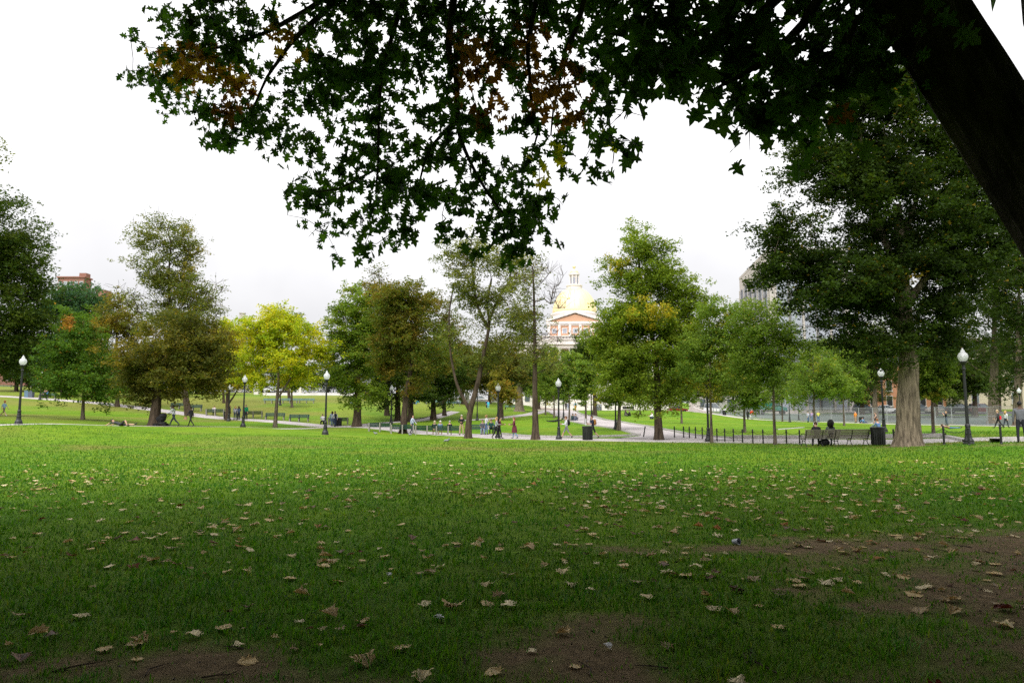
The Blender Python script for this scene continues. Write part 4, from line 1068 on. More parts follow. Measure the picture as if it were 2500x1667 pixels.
# --- big elm
tree('large elm with grey furrowed trunk beside litter bin', (2215, 34), [(2217, 1000), (2218, 900), (2214, 820), (2205, 740), (2200, 640), (2190, 500)],
     [(2120, 330, 160, 150, .8), (2250, 260, 120, 130, .8), (2020, 420, 130, 110, .8), (2180, 500, 150, 120, .9), (1950, 600, 110, 80, .85), (1880, 565, 60, 50, .7), (1905, 680, 75, 60, .9), (1870, 640, 40, 40, .5), (2060, 680, 150, 90, 1), (2200, 680, 150, 110, 1.1), (2330, 600, 110, 140, 1),
      (2010, 750, 100, 55, .6), (2130, 830, 110, 70, 1), (2300, 780, 120, 90, 1), (2100, 180, 90, 70, .6), (2380, 450, 90, 120, .9), (2420, 350, 90, 110, .8), (2300, 420, 90, 110, .9), (2440, 560, 80, 100, .9)],
     135000, 0.15, 'elm', 0.58, 0.2, bark='bark_elm', flare=1.55, nside=110, ridges=30, seed=91, name='elm_tree', nclump=330,
     extra_limbs=[([(2212, 830), (2160, 740), (2090, 690), (2010, 650)], 0.2, 0.05), ([(2205, 760), (2260, 680), (2330, 620), (2390, 560)], 0.22, 0.06), ([(2200, 690), (2150, 560), (2110, 430), (2100, 300)], 0.2, 0.05), ([(2195, 600), (2240, 480), (2270, 340)], 0.16, 0.05)])
# --- right background
for i, (px, d, lb, lab, pal, r) in enumerate((
        (2425, 96, [(2400, 700, 110, 110, 1), (2440, 820, 100, 90, 1), (2350, 850, 80, 60, 1), (2470, 600, 90, 110, 1)], 'thick grey elm trunk behind the fence, left of the pair', 'dark', 0.75),
        (2485, 84, [(2500, 700, 100, 160, 1), (2500, 880, 70, 60, 1), (2440, 940, 45, 35, .8)], 'thick elm trunk at the right edge behind fence', 'elm', 0.6),
        (2136, 120, [(2130, 900, 70, 55, 1), (2080, 880, 70, 60, 1), (2160, 850, 80, 70, 1)], 'pale trunked tree left of elm behind the fence', 'dark', 0.6),
        (2283, 125, [(2290, 880, 80, 70, 1), (2240, 930, 60, 40, 1), (2330, 930, 50, 40, 1)], 'pale trunked tree right of elm behind the fence', 'dark', 0.55),
        (2380, 118, [(2370, 900, 70, 60, 1), (2330, 950, 40, 28, 1), (2400, 930, 45, 40, 1)], 'dark tree behind the photographer', 'dark', 0.5),
        (2105, 140, [(2105, 940, 60, 45, 1), (2050, 920, 60, 50, 1)], 'dark forked tree before terracotta building', 'dark', 0.5),
        (1985, 150, [(1985, 930, 60, 40, 1), (1940, 900, 60, 50, 1), (2020, 870, 60, 50, 1)], 'street tree above the parked pale car', 'green', 0.35),
        (1840, 165, [(1840, 930, 60, 45, 1), (1800, 900, 60, 50, 1), (1880, 910, 50, 45, 1)], 'street tree above the green truck', 'green', 0.35),
        (1735, 165, [(1735, 950, 50, 40, 1), (1700, 920, 50, 55, 1)], 'street tree at the top of the right lawn', 'green', 0.3),
        (1600, 170, [(1600, 950, 60, 40, 1), (1640, 930, 50, 45, 1)], 'tree behind the tall linden near the street wall', 'green', 0.3),
        (1790, 176, [(1790, 920, 60, 50, 1), (1830, 880, 60, 60, 1)], 'dark street tree before the office block', 'dark', 0.35),
        (2040, 168, [(2040, 900, 70, 60, 1), (2090, 860, 70, 70, 1)], 'dark street tree left of the terracotta building', 'dark', 0.4),
        (1930, 172, [(1930, 900, 60, 60, 1), (1970, 850, 60, 60, 1), (1900, 860, 50, 50, 1)], 'dark street tree behind the parked tan car', 'dark', 0.4),
        (2440, 132, [(2440, 900, 70, 55, 1), (2490, 850, 70, 70, 1)], 'dark street tree before beige stone building', 'dark', 0.4))):
    tree(lab, (px, d), [(px, 960), (px + 2, 900), (px + 3, lb[0][1])], lb, 14000, 0.31, pal, r, 0.12, bark='bark_elm' if r >= .55 else 'bark', seed=110 + i, flare=1.5)
# --- far left background row
for i, (px, d, lb, lab) in enumerate((
        (40, 135, [(40, 870, 80, 70, 1), (90, 900, 60, 50, 1)], 'dark tree behind the left lamp'),
        (130, 140, [(130, 920, 70, 40, 1), (180, 900, 60, 50, 1)], 'dark tree behind small maple trunk'),
        (235, 140, [(235, 930, 60, 45, 1), (280, 940, 50, 35, 1)], 'dark tree on the hill left of broad olive tree'),
        (360, 130, [(360, 900, 70, 60, 1), (420, 930, 60, 40, 1)], 'dark tree on the hill behind broad olive tree'),
        (480, 150, [(480, 910, 60, 50, 1), (530, 930, 50, 35, 1)], 'dark hilltop tree behind the standing group'),
        (640, 200, [(640, 925, 70, 40, 1), (720, 920, 70, 45, 1)], 'dark hilltop tree behind the yellow tree'),
        (800, 195, [(800, 910, 60, 50, 1), (850, 925, 60, 40, 1)], 'dark hilltop tree left of the green oval tree'),
        (930, 190, [(930, 900, 60, 50, 1), (980, 920, 60, 40, 1)], 'dark hilltop tree behind the russet tree'),
        (1060, 195, [(1060, 890, 70, 60, 1), (1130, 910, 60, 45, 1)], 'dark hilltop tree behind the forked tree'),
        (1230, 195, [(1230, 910, 70, 50, 1), (1300, 930, 50, 40, 1)], 'dark hilltop tree left of the avenue head'),
        (1315, 150, [(1315, 930, 45, 50, 1), (1350, 945, 40, 35, 1)], 'pale tree at the head of the avenue'),
        (1130, 150, [(1130, 900, 55, 60, 1), (1090, 930, 55, 45, 1)], 'dark slope tree left of the gate pier'),
        (1195, 160, [(1195, 900, 60, 55, 1), (1250, 925, 50, 45, 1)], 'dark slope tree right of the gate pier'))):
    tree(lab, (px, d), [(px, 955), (px + 1, lb[0][1])], lb, 7000 if i < 10 else 6000, 0.45, 'dark' if i not in (3, 10) else 'green', 0.4, 0.12, seed=140 + i, group='dark background trees')

# ------------------------------------------------------------------ overhanging foreground oak
LH = [(.012, 0), (.02, .09), (.08, .12), (.20, .06), (.29, .07), (.22, .16), (.15, .22), (.13, .28), (.18, .32), (.32, .27), (.40, .24), (.42, .32), (.52, .37), (.42, .44), (.26, .48), (.15, .52), (.13, .58), (.20, .62), (.33, .60), (.42, .76), (.30, .76), (.17, .77), (.12, .83), (.14, .90), (0, 1.08)]
LHS = [(.012, 0), (.06, .11), (.28, .06), (.13, .24), (.15, .31), (.40, .24), (.52, .38), (.24, .48), (.13, .56), (.33, .60), (.42, .77), (.16, .78), (.13, .88), (0, 1.08)]
def oak_template(curl=0.12, fold=0.25, rngs=0, simple=False, full=0.18):
    r = np.random.default_rng(rngs)
    pts = np.array(LHS if simple else LH)
    env = 0.44 * np.sin(np.pi * np.clip(pts[:, 1] / 1.08, 0, 1)) ** 0.6
    inner = pts[:, 0] < env; pts[:, 0] = np.where(inner & (pts[:, 1] > 0.11) & (pts[:, 1] < 1.0), pts[:, 0] * (1 - full) + env * full, pts[:, 0])
    half = np.vstack([[0.0, 0.0], pts])
    V = []; Fs = []
    for s in (1, -1):
        b = len(V)
        jit = 1 + r.normal(size=len(half)) * 0.08
        for (x, y), j in zip(half, jit):
            x = x * j
            z = fold * x + curl * math.sin(y * 2.6) - curl * 0.9 * y * y * 1.2 + 0.10 * math.sin(7 * y + s) * x
            V.append((s * x, y, z))
        f = list(range(b, b + len(half)))
        Fs.append(f if s > 0 else f[::-1])
    return np.array(V), Fs
def earclip(p):
    """indices of triangles of a simple 2d polygon"""
    n = len(p); idx = list(range(n)); ar = sum(p[i][0] * p[(i + 1) % n][1] - p[(i + 1) % n][0] * p[i][1] for i in range(n))
    if ar < 0: idx.reverse()
    cr = lambda a, b, c: (b[0] - a[0]) * (c[1] - a[1]) - (b[1] - a[1]) * (c[0] - a[0])
    out = []; guard = 0
    while len(idx) > 3 and guard < 2000:
        guard += 1; done = False
        for k in range(len(idx)):
            i, j, l = idx[k - 1], idx[k], idx[(k + 1) % len(idx)]
            if cr(p[i], p[j], p[l]) <= 1e-9: continue
            if any(cr(p[i], p[j], p[m]) >= 0 and cr(p[j], p[l], p[m]) >= 0 and cr(p[l], p[i], p[m]) >= 0 for m in idx if m not in (i, j, l)): continue
            out.append((i, j, l)); idx.pop(k); done = True; break
        if not done: idx.pop(0)
    out.append(tuple(idx[:3])); return out
def tri_template(T):
    V, Fs = T; tri = []
    for f in Fs:
        tri += [[f[a] for a in t] for t in earclip([(V[i][0], V[i][1]) for i in f])]
    return V, np.array(tri)
OAK = [tri_template(oak_template(0.10, 0.28, 1)), tri_template(oak_template(0.22, 0.15, 2)), tri_template(oak_template(0.05, 0.40, 3)), tri_template(oak_template(-0.12, 0.2, 4))]
OAKS = [tri_template(oak_template(0.10, 0.28, 1, True)), tri_template(oak_template(0.22, 0.15, 2, True)), tri_template(oak_template(0.05, 0.40, 3, True)), tri_template(oak_template(-0.12, 0.2, 4, True))]
def orient(fwd, nrm):
    """(n,3) forward (leaf length) and approximate normal -> (n,3,3) columns x,y,z"""
    y = fwd / np.linalg.norm(fwd, axis=1)[:, None]
    x = np.cross(y, nrm); x /= np.linalg.norm(x, axis=1)[:, None] + 1e-9
    z = np.cross(x, y)
    return np.stack([x, y, z], -1)

FMAP = """
014565333578 8875766677899 9998997378788865
016898645678 7787787876568 8999985379888753
235888334767 8878788635386 9999999878888842
457787414788 8846787756586 9988998999998610
366665425787 7746443464688 8867867999997510
014476645676 7146645644762 2056899986650000
000376564454 7555454425433 0000577843300000
000034344656 5556632455544 5000011320000000
000000012326 6666455433144 0000000000000000
000000015643 7876456530000 0000000000000000
000000013421 6666536763000 0000000000000000
000000000146 3633436751000 0000000000000000
000000000024 2100045630000 0000000000000000
"""
FM = np.array([[int(c) for c in ln.replace(' ', '')] for ln in FMAP.strip().splitlines()])
def oak_depth(x, y):
    d = np.interp(x, [300, 800, 1100, 1300, 1450, 1520, 1900, 2200], [12.5, 10.5, 9.2, 9.0, 8.2, 6.2, 5.6, 5.2])
    return d
def oak():
    rng = np.random.default_rng(5)
    base = Vector((5.05, 5.0, tz(5.05, 5.0)))
    root = empty('oak_tree', base, 0, 'huge dark leaning oak overhanging the foreground with lobed leaves', 'tree')
    ob = np.array(base)
    T = [(5.05, 5.0, -0.2), (4.98, 5.0, 0.8), (4.72, 5.0, 1.8), (4.05, 5.0, 3.0), (3.05, 5.0, 4.8), (2.3, 5.3, 6.3), (1.4, 6.0, 7.6), (0.2, 7.0, 8.6)]
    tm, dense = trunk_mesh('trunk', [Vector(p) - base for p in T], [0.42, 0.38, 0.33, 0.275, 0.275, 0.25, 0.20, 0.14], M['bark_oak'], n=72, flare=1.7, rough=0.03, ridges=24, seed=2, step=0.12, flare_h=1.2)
    link('trunk', tm, root)
    limbs = []
    def limb(pts, r0, r1, n=14):
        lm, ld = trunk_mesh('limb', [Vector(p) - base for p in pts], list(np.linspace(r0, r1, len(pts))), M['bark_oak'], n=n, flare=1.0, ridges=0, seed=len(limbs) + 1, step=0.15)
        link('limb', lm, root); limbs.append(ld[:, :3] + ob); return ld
    limb([(4.40, 5.0, 2.3), (4.36, 5.0, 3.3), (4.20, 4.95, 4.2), (4.05, 4.9, 4.9), (3.95, 4.6, 6.5), (4.3, 4.2, 9.0)], 0.26, 0.15, 24)
    # spreading limbs above the frame
    limb([(2.3, 5.3, 6.3), (0.6, 6.6, 7.6), (-1.4, 8.4, 8.0), (-3.0, 9.8, 8.2), (-5.0, 11.0, 8.6)], 0.17, 0.06)
    limb([(2.3, 5.3, 6.3), (1.6, 6.4, 7.0), (0.6, 7.6, 7.5), (-0.6, 8.9, 7.9)], 0.14, 0.06)
    limb([(1.4, 6.0, 7.6), (0.0, 4.5, 9.5), (-3.0, 2.5, 11), (-6, 1.0, 11.5)], 0.16, 0.05)
    limb([(3.9, 4.6, 6.5), (4.6, 2.0, 9.0), (4.0, -1.5, 11), (2.0, -5.0, 12)], 0.18, 0.05)
    limb([(3.9, 4.6, 6.5), (6.5, 6.5, 9.0), (9.0, 8.0, 10.5)], 0.16, 0.05)
    # visible boughs (photo pixel, distance)
    def bough(pts, r0, r1):
        w = [P(x, y, d) for x, y, d in pts]; limb(w, r0, r1, 8)
    bough([(900, -120, 9.9), (785, 0, 10.6), (718, 43, 11.0), (632, 87, 11.5), (540, 115, 12.0), (470, 130, 12.3)], 0.055, 0.018)
    bough([(900, -110, 9.6), (820, 0, 10.2), (767, 51, 10.4), (713, 102, 10.7), (683, 145, 10.8), (652, 189, 11), (629, 240, 11.1), (605, 290, 11.2)], 0.055, 0.012)
    bough([(1120, -120, 8.8), (1107, 0, 9.0), (1095, 100, 9.1), (1100, 150, 9.1), (1113, 190, 9.1), (1118, 300, 9.1), (1125, 340, 9.1), (1150, 400, 9.1), (1190, 470, 9.1), (1232, 525, 9.0)], 0.06, 0.012)
    bough([(1000, -110, 9.4), (984, 0, 9.6), (961, 77, 9.6), (933, 178, 9.7), (925, 280, 9.7), (923, 393, 9.7), (917, 470, 9.8)], 0.045, 0.012)
    bough([(1112, 295, 9.1), (1060, 350, 9.2), (1035, 400, 9.3), (1020, 470, 9.4)], 0.028, 0.01)
    bough([(918, 413, 9.7), (862, 444, 9.9), (820, 462, 10), (760, 470, 10.2)], 0.02, 0.008)
    bough([(1450, -100, 7.6), (1410, 64, 8.2), (1390, 102, 8.3), (1372, 153, 8.4), (1364, 217, 8.5), (1351, 268, 8.6), (1345, 330, 8.6)], 0.035, 0.01)
    bough([(1330, -100, 8.6), (1290, 107, 8.8), (1293, 179, 8.9), (1298, 255, 8.9), (1312, 306, 8.9), (1311, 332, 8.9), (1298, 375, 9.0)], 0.035, 0.01)
    bough([(1480, 180, 8.1), (1490, 320, 8.4), (1500, 350, 8.4), (1496, 400, 8.5)], 0.014, 0.006)
    bough([(1478, 262, 8.2), (1520, 270, 8.2), (1568, 283, 8.2)], 0.008, 0.004)
    bough([(1880, -60, 5.2), (1875, 15, 5.3), (1844, 48, 5.4), (1790, 60, 5.5)], 0.02, 0.008)
    bough([(2040, -80, 5.0), (1960, 60, 5.3), (1850, 160, 5.6), (1740, 220, 5.8)], 0.05, 0.012)
    bough([(1980, -80, 5.2), (1800, 80, 5.9), (1650, 150, 6.1), (1540, 170, 6.3)], 0.05, 0.012)
    bough([(2090, 40, 5.1), (2030, 180, 5.3), (1930, 270, 5.5), (1830, 300, 5.6)], 0.04, 0.01)
    nodes = np.vstack([l for l in limbs]); 
    # clusters from the density map
    CC = []; LEAFS = []
    tips = []
    ORANGE = [(475, 165, 62, 58, 'or'), (560, 175, 50, 38, 'or'), (545, 260, 35, 45, 'br'), (700, 95, 45, 40, 'or'), (690, 30, 30, 35, 'br'), (610, 210, 30, 50, 'br'), (430, 150, 60, 40, 'or'),
              (1160, 150, 60, 70, 'br'), (1290, 90, 45, 40, 'br'), (1300, 160, 40, 50, 'br'), (1370, 170, 45, 50, 'br'), (1380, 240, 40, 50, 'br'), (1390, 280, 35, 40, 'br'), (1230, 290, 50, 35, 'br'), (1285, 345, 22, 22, 'br'), (1238, 360, 20, 18, 'br'), (1295, 235, 25, 60, 'br'),
              (1400, 360, 30, 25, 'ye'), (1340, 395, 35, 20, 'ye'), (1445, 375, 15, 25, 'ye'), (1590, 290, 30, 35, 'br'), (1150, 250, 20, 20, 'ye'), (2060, 290, 30, 30, 'br'), (1950, 40, 25, 30, 'br')]
    for r in range(FM.shape[0]):
        for c in range(FM.shape[1]):
            v = FM[r, c]
            if v == 0: continue
            cov = min(0.945, v / 9.9); lai = -math.log(1 - cov) * 1.12
            x0, y0 = 300 + 50 * c, 50 * r
            d0 = float(oak_depth(x0 + 25, y0 + 25))
            lsz = 0.15 if d0 > 7.2 else 0.18
            lpx = lsz * F / d0; n_leaf = lai * 2500 / (0.155 * lpx * lpx)
            ncl = max(1, int(round(n_leaf / 7.0 + rng.uniform(-0.4, 0.4))))
            if v <= 2: ncl = 1
            for q in range(ncl):
                x = x0 + rng.uniform(-4, 54); y = y0 + rng.uniform(-4, 54) - 0.62 * lpx
                p = np.array(P(x, y, d0 + rng.normal() * 0.45))
                CC.append((p, max(2, int(round(min(11, n_leaf / ncl)))), lsz, x, y))
    seen = []; ntot = 0
    AA, BB, RA, RB = [], [], [], []
    NN = list(nodes)
    pos = np.array([c[0] for c in CC])
    dmin = np.array([np.min(np.linalg.norm(nodes - p, axis=1)) for p in pos])
    NNa = np.vstack([nodes, np.zeros((len(CC) * 4, 3))]); nn = len(nodes)
    leafP, leafF, leafN, leafS, leafC = [], [], [], [], []
    for ci in np.argsort(dmin):
        p, nl, lsz, x, y = CC[ci]
        ds = np.linalg.norm(NNa[:nn] - p, axis=1); j = int(np.argmin(ds)); a = NNa[j]; L = ds[j]
        if L > 0.02:
            mid = (a + p) / 2 + rng.normal(size=3) * 0.08 * L + np.array([0, 0, 0.06 * L])
            AA += [a, mid]; BB += [mid, p]; tr = 0.0035 + 0.0018 * L
            RA += [tr * 1.3, tr]; RB += [tr, tr * 0.6]
            NNa[nn] = mid; NNa[nn + 1] = p; nn += 2
        dirn = (p - a) / (L + 1e-6)
        pal = 'g'
        for (ox, oy, rx, ry, kk) in ORANGE:
            if ((x - ox) / rx) ** 2 + ((y - oy) / ry) ** 2 < rng.uniform(0.3, 1.3): pal = kk
        for q in range(nl):
            f = rng.normal(size=3) * 0.6 + dirn * 0.4 + np.array([0, 0, -0.5]); f /= np.linalg.norm(f)
            s = lsz * rng.uniform(0.55, 1.25)
            st = p - dirn * min(L, 0.3) * rng.uniform(0, 1) + rng.normal(size=3) * 0.062 * (lsz / 0.135)
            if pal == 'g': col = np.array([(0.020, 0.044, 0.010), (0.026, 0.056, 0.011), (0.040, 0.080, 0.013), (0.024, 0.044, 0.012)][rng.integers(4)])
            elif pal == 'or': col = np.array([(0.19, 0.085, 0.014), (0.24, 0.14, 0.018), (0.13, 0.055, 0.012)][rng.integers(3)])
            elif pal == 'br': col = np.array([(0.11, 0.042, 0.016), (0.09, 0.038, 0.015), (0.16, 0.062, 0.018)][rng.integers(3)])
            else: col = np.array([(0.36, 0.28, 0.02), (0.2, 0.2, 0.02)][rng.integers(2)])
            nr = rng.normal(size=3); nr[2] *= 0.5; nr[1] *= 1.5
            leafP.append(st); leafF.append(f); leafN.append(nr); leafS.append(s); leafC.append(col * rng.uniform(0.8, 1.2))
    link('twigs', segs_mesh('twigs', np.array(AA) - ob, np.array(BB) - ob, RA, RB, M['bark_oak'], 4), root)['kind'] = 'stuff'
    leafP = np.array(leafP); leafF = np.array(leafF); leafN = np.array(leafN); leafS = np.array(leafS); leafC = np.array(leafC)
    R = orient(leafF, leafN)
    qx, qy, dep = proj(leafP)
    vis = (qx > 0) & (qx < 2500) & (qy > 0)
    big = np.argsort(-np.where(vis, leafS / dep, 0))[:300]
    isb = np.zeros(len(leafP), bool); isb[big] = True
    # the 300 largest leaves are parts of their own (shared meshes per shape and colour)
    LM = {}
    for i in big:
        c = leafC[i]; key = (i % 4, 'g' if c[1] > c[0] else ('y' if c[1] > 0.55 * c[0] else 'b'))
        if key not in LM:
            V, tri = OAK[key[0]]; LM[key] = np_mesh('oak_leaf', V, tri, 3, [M['leaf_near']], cols=np.tile(c, (len(tri), 1)), smooth=True)
        o = link('leaf', LM[key], root)
        Mx = Matrix([[*R[i][0], 0], [*R[i][1], 0], [*R[i][2], 0], [0, 0, 0, 1]]) 
        o.matrix_basis = Matrix.Translation(Vector(leafP[i] - ob)) @ Mx @ Matrix.Scale(leafS[i], 4)
    rest = np.where(~isb)[0]
    VV, TT, CCc = [], [], []; b = 0
    for k in range(4):
        ii = rest[rest % 4 == k]; V, tri = OAKS[k]
        W_ = np.einsum('nij,vj->nvi', R[ii], V) * leafS[ii][:, None, None] + leafP[ii][:, None] - ob
        VV.append(W_.reshape(-1, 3)); TT.append((tri[None] + (np.arange(len(ii)) * len(V))[:, None, None] + b).reshape(-1, 3)); b += len(ii) * len(V)
        CCc.append(np.repeat(leafC[ii], len(tri), 0))
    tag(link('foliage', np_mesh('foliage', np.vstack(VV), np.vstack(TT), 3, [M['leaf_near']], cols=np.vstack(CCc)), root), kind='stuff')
    # unseen oak crown added overhead and behind the viewer to shade the foreground
    n = 75000
    c = rng.uniform([-17, -17, 0], [19, 16, 1], (2500, 3))
    rr = np.sqrt(((c[:, 0] - 1) / 18) ** 2 + ((c[:, 1] + 1.0) / 16.5) ** 2)
    c = c[rr < 1]; rr = rr[rr < 1]
    top = 8.5 + 12.0 * np.sqrt(np.maximum(0, 1 - rr ** 2)); bot = 6.0 - 3.6 * np.clip((0 - c[:, 1]) / 10, 0, 1)
    c[:, 2] = bot + (top - bot) * c[:, 2]
    ci = rng.integers(0, len(c), n); Lc = c[ci] + rng.normal(size=(n, 3)) * np.array([0.5, 0.5, 0.3])
    qx, qy, dep = proj(Lc)
    ok = ~((dep > 0) & (qy > -55) & (np.abs(qx - 1250) < 1800)) & (np.linalg.norm(Lc - np.array([0, 0, CAMZ]), axis=1) > 2.6)
    Lc = Lc[ok]; a_, b_ = leaf_axes(rng, len(Lc), 0.68, 0.5)
    V, q = rhombs(Lc - ob, a_, b_)
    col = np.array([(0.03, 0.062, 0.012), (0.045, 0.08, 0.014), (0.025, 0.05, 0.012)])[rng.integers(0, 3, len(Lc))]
    tag(link('unseen_shade_crown', np_mesh('unseen_shade_crown', V, q, 3, [M['leaf_near']], cols=col), root), kind='stuff')
    return root
oak()

# two unseen trees added behind the viewer to deepen the foreground shade
def unseen_shade_tree(x, y, r, label, seed):
    rng = np.random.default_rng(seed); base = Vector((x, y, tz(x, y))); ob = np.array(base)
    root = empty('park_tree', base, 0, label, 'tree')
    tm, _ = trunk_mesh('trunk', [Vector((0, 0, -0.3)), Vector((0.1, 0, 3)), Vector((0, 0.2, 8))], [0.5, 0.4, 0.2], M['bark_oak'], n=16, seed=seed); link('trunk', tm, root)
    n = 26000; c = rng.normal(size=(400, 3)); c /= np.linalg.norm(c, axis=1)[:, None]; c *= rng.uniform(0.3, 1, (400, 1)) ** 0.5 * np.array([r, r, 5.5]); c[:, 2] += 8.0
    Lc = c[rng.integers(0, 400, n)] + rng.normal(size=(n, 3)) * np.array([0.7, 0.7, 0.5])
    qx, qy, dep = proj(Lc + ob); Lc = Lc[~((dep > 0) & (np.abs(qx - 1250) < 1700))]
    a_, b_ = leaf_axes(rng, len(Lc), 0.5, 0.5); V, q = rhombs(Lc, a_, b_)
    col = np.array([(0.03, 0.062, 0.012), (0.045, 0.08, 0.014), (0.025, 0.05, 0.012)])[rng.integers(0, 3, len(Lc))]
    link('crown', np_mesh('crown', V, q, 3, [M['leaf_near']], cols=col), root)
unseen_shade_tree(-12, -9, 9, 'unseen tree added behind the viewer to the left for shade', 71)
unseen_shade_tree(8, -13, 9, 'unseen tree added behind the viewer to the right for shade', 72)

# ------------------------------------------------------------------ lamp posts
def make_lamp(h=4.4):
    root = empty('street_lamp', (0, 0, 0))
    m = MB(); m.smooth = False
    m.lathe([(0.24, -0.1), (0.24, 0.06), (0.21, 0.10), (0.22, 0.16), (0.19, 0.22), (0.145, 0.30), (0.125, 0.42), (0.135, 0.48), (0.12, 0.55), (0.10, 0.75), (0.115, 0.80), (0.115, 0.85), (0.085, 0.92)], 16); m.build('base', M['iron'], root)
    ht = h - 0.73
    m = MB(); n = 24
    prof = [(0.075, 0.9), (0.07, 1.6), (0.062, 2.4), (0.055, ht - 0.22)]
    vs = []; fs = []
    for (r, z) in prof:
        for k in range(n):
            w = 2 * PI * k / n; q = r * (1.0 if k % 2 else 0.88); vs.append((q * math.cos(w), q * math.sin(w), z))
    for i in range(len(prof) - 1):
        for k in range(n): fs.append((i * n + k, i * n + (k + 1) % n, (i + 1) * n + (k + 1) % n, (i + 1) * n + k))
    m.add(vs, fs); m.build('pole', M['iron'], root)
    m = MB(); m.lathe([(0.056, ht - 0.3), (0.085, ht - 0.27), (0.085, ht - 0.23), (0.06, ht - 0.2), (0.062, ht - 0.08), (0.11, ht - 0.03), (0.15, ht + 0.06), (0.15, ht + 0.1), (0.09, ht + 0.1)], 16); m.build('collar', M['iron'], root)
    m = MB(); m.smooth = True
    z = ht + 0.1
    m.lathe([(0.105, z), (0.15, z + 0.05), (0.195, z + 0.13), (0.215, z + 0.22), (0.205, z + 0.30), (0.165, z + 0.37), (0.11, z + 0.415), (0.085, z + 0.44), (0.088, z + 0.49), (0.06, z + 0.53), (0.04, z + 0.55), (0.045, z + 0.575), (0.02, z + 0.61), (0.0, z + 0.63)], 20)
    gl = m.build('globe', M['globe'], root)
    m = MB(); m.lathe([(0.03, z), (0.035, z + 0.12), (0.06, z + 0.16), (0.06, z + 0.3), (0.02, z + 0.34)], 10); m.build('bulb', M['white_plastic'], gl)
    return root
LAMPS = [(46, 44.5, 'black lamp post on the lawn at far left edge'), (795, 48, 'black lamp post with white globe right of the yellow tree'), (594, 59, 'black lamp post standing left of the yellow tree trunk'),
         (558, 84, 'distant black lamp post beside the standing group'), (1364, 50, 'black lamp post in front of the lying sunbather'), (1216, 56, 'black lamp post behind the two strolling women'),
         (955, 79, 'black lamp post behind the bench row left of russet trunk'), (1728, 45, 'black lamp post by the bollards with globe hidden in leaves'), (2157, 47.6, 'black lamp post on lawn left of the elm trunk'),
         (2361, 32, 'nearest and tallest black lamp post right of elm'), (1376, 93, 'thin lamp post on left verge of the avenue'), (1444, 80, 'lamp post on left verge of avenue behind backpacker'), (1503, 63.5, 'lamp post on left verge of avenue before the green tree'),
         (1165, 92, 'lamp post seen just right of the forked trunk'), (94, 106, 'lamp post by the far path behind small maple'), (683, 108, 'lamp post behind the yellow tree trunk on the slope'), (2493, 78, 'lamp post globe at the right edge'),
         (1928, 112, 'short lamp post behind the fence near the truck'), (1950, 128, 'lamp post behind the fence under street trees')]
lamp0 = make_lamp()
for i, (px, d, lab) in enumerate(LAMPS):
    o = lamp0 if i == 0 else copy_tree(lamp0)
    o.location = G(px, d); tag(o, lab, 'street lamp', 'black acorn globe lamps in the park'); o.rotation_euler = (0, 0, i * 0.7)
bpy.context.view_layer.update()

# ------------------------------------------------------------------ benches
def make_park_bench(length=2.4):
    """green slats on three concrete supports; local +y is the side the sitter faces"""
    root = empty('park_bench', (0, 0, 0))
    sm = MB()
    sm.prism([(-0.06, -0.30, -0.05), (-0.06, -0.16, -0.05), (-0.06, -0.14, 0.36), (-0.06, 0.28, 0.40), (-0.06, 0.28, 0.45), (-0.06, -0.16, 0.43), (-0.06, -0.28, 0.88), (-0.06, -0.36, 0.88)], (0.12, 0, 0))
    sm.prism([(-0.06, 0.06, -0.05), (-0.06, 0.24, -0.05), (-0.06, 0.26, 0.395), (-0.06, 0.0, 0.37)], (0.12, 0, 0))
    sup = sm.mesh('support', M['concrete'])
    for x in (-length / 2 + 0.12, 0, length / 2 - 0.12): link('support', sup, root, (x, 0, 0))
    bs = MB().box((0, 0, 0), (length, 0.035, 0.105)).mesh('back_slat', M['green_slat']); ss = MB().box((0, 0, 0), (length, 0.115, 0.035)).mesh('seat_slat', M['green_slat'])
    for k in range(3):
        o = link('back_slat', bs, root, (0, -0.165 - k * 0.038, 0.56 + k * 0.135)); o.rotation_euler = (math.radians(15), 0, 0)
    for k in range(4): link('seat_slat', ss, root, (0, -0.10 + k * 0.125, 0.472))
    return root
pb = make_park_bench()
def bench_at(proto, px, d, rz, lab, group, first=[True], dz=0.0):
    o = copy_tree(proto); o.location = G(px, d, dz); o.rotation_euler = (0, 0, rz); tag(o, lab, 'bench', group); return o
BG = 'green park benches along the path'
BENCH = [(902 + 26, 71.5, math.radians(6), 'green bench at left end of the row, facing away'), (983, 69.3, math.radians(6), 'green bench behind the leaning russet trunk, facing away'), (1043, 67.2, math.radians(7), 'green bench with two white haired sitters, facing away'), (1094, 65.3, math.radians(8), 'green bench at right end of row under dark coated sitter'),
         (1178, 63, math.radians(185), 'green bench right of the forked trunk, partly hidden by woman'), (826, 82.5, math.radians(8), 'green bench right of the couple, facing away'),
         (671, 87.5, math.radians(186), 'green bench behind the yellow tree trunk facing us'), (730, 85.8, math.radians(186), 'green bench alone between yellow tree and lamp facing us'), (618, 90.5, math.radians(12), 'green bench behind person in green shirt'),
         (525, 93, math.radians(12), 'green bench with a lone sitter left of the standing group'), (470, 98.5, math.radians(190), 'green bench behind the dark clothed walker'), (436, 100.5, math.radians(190), 'green bench between the white shirted man and dark trunks'), (112, 110.5, math.radians(195), 'dark bench by far path behind small maple')]
for i, (px, d, rz, lab) in enumerate(BENCH):
    if i == 0:
        pb.location = G(px, d); pb.rotation_euler = (0, 0, rz); tag(pb, lab, 'bench', BG)
        bpy.context.view_layer.update()
    else: bench_at(pb, px, d, rz, lab, BG)
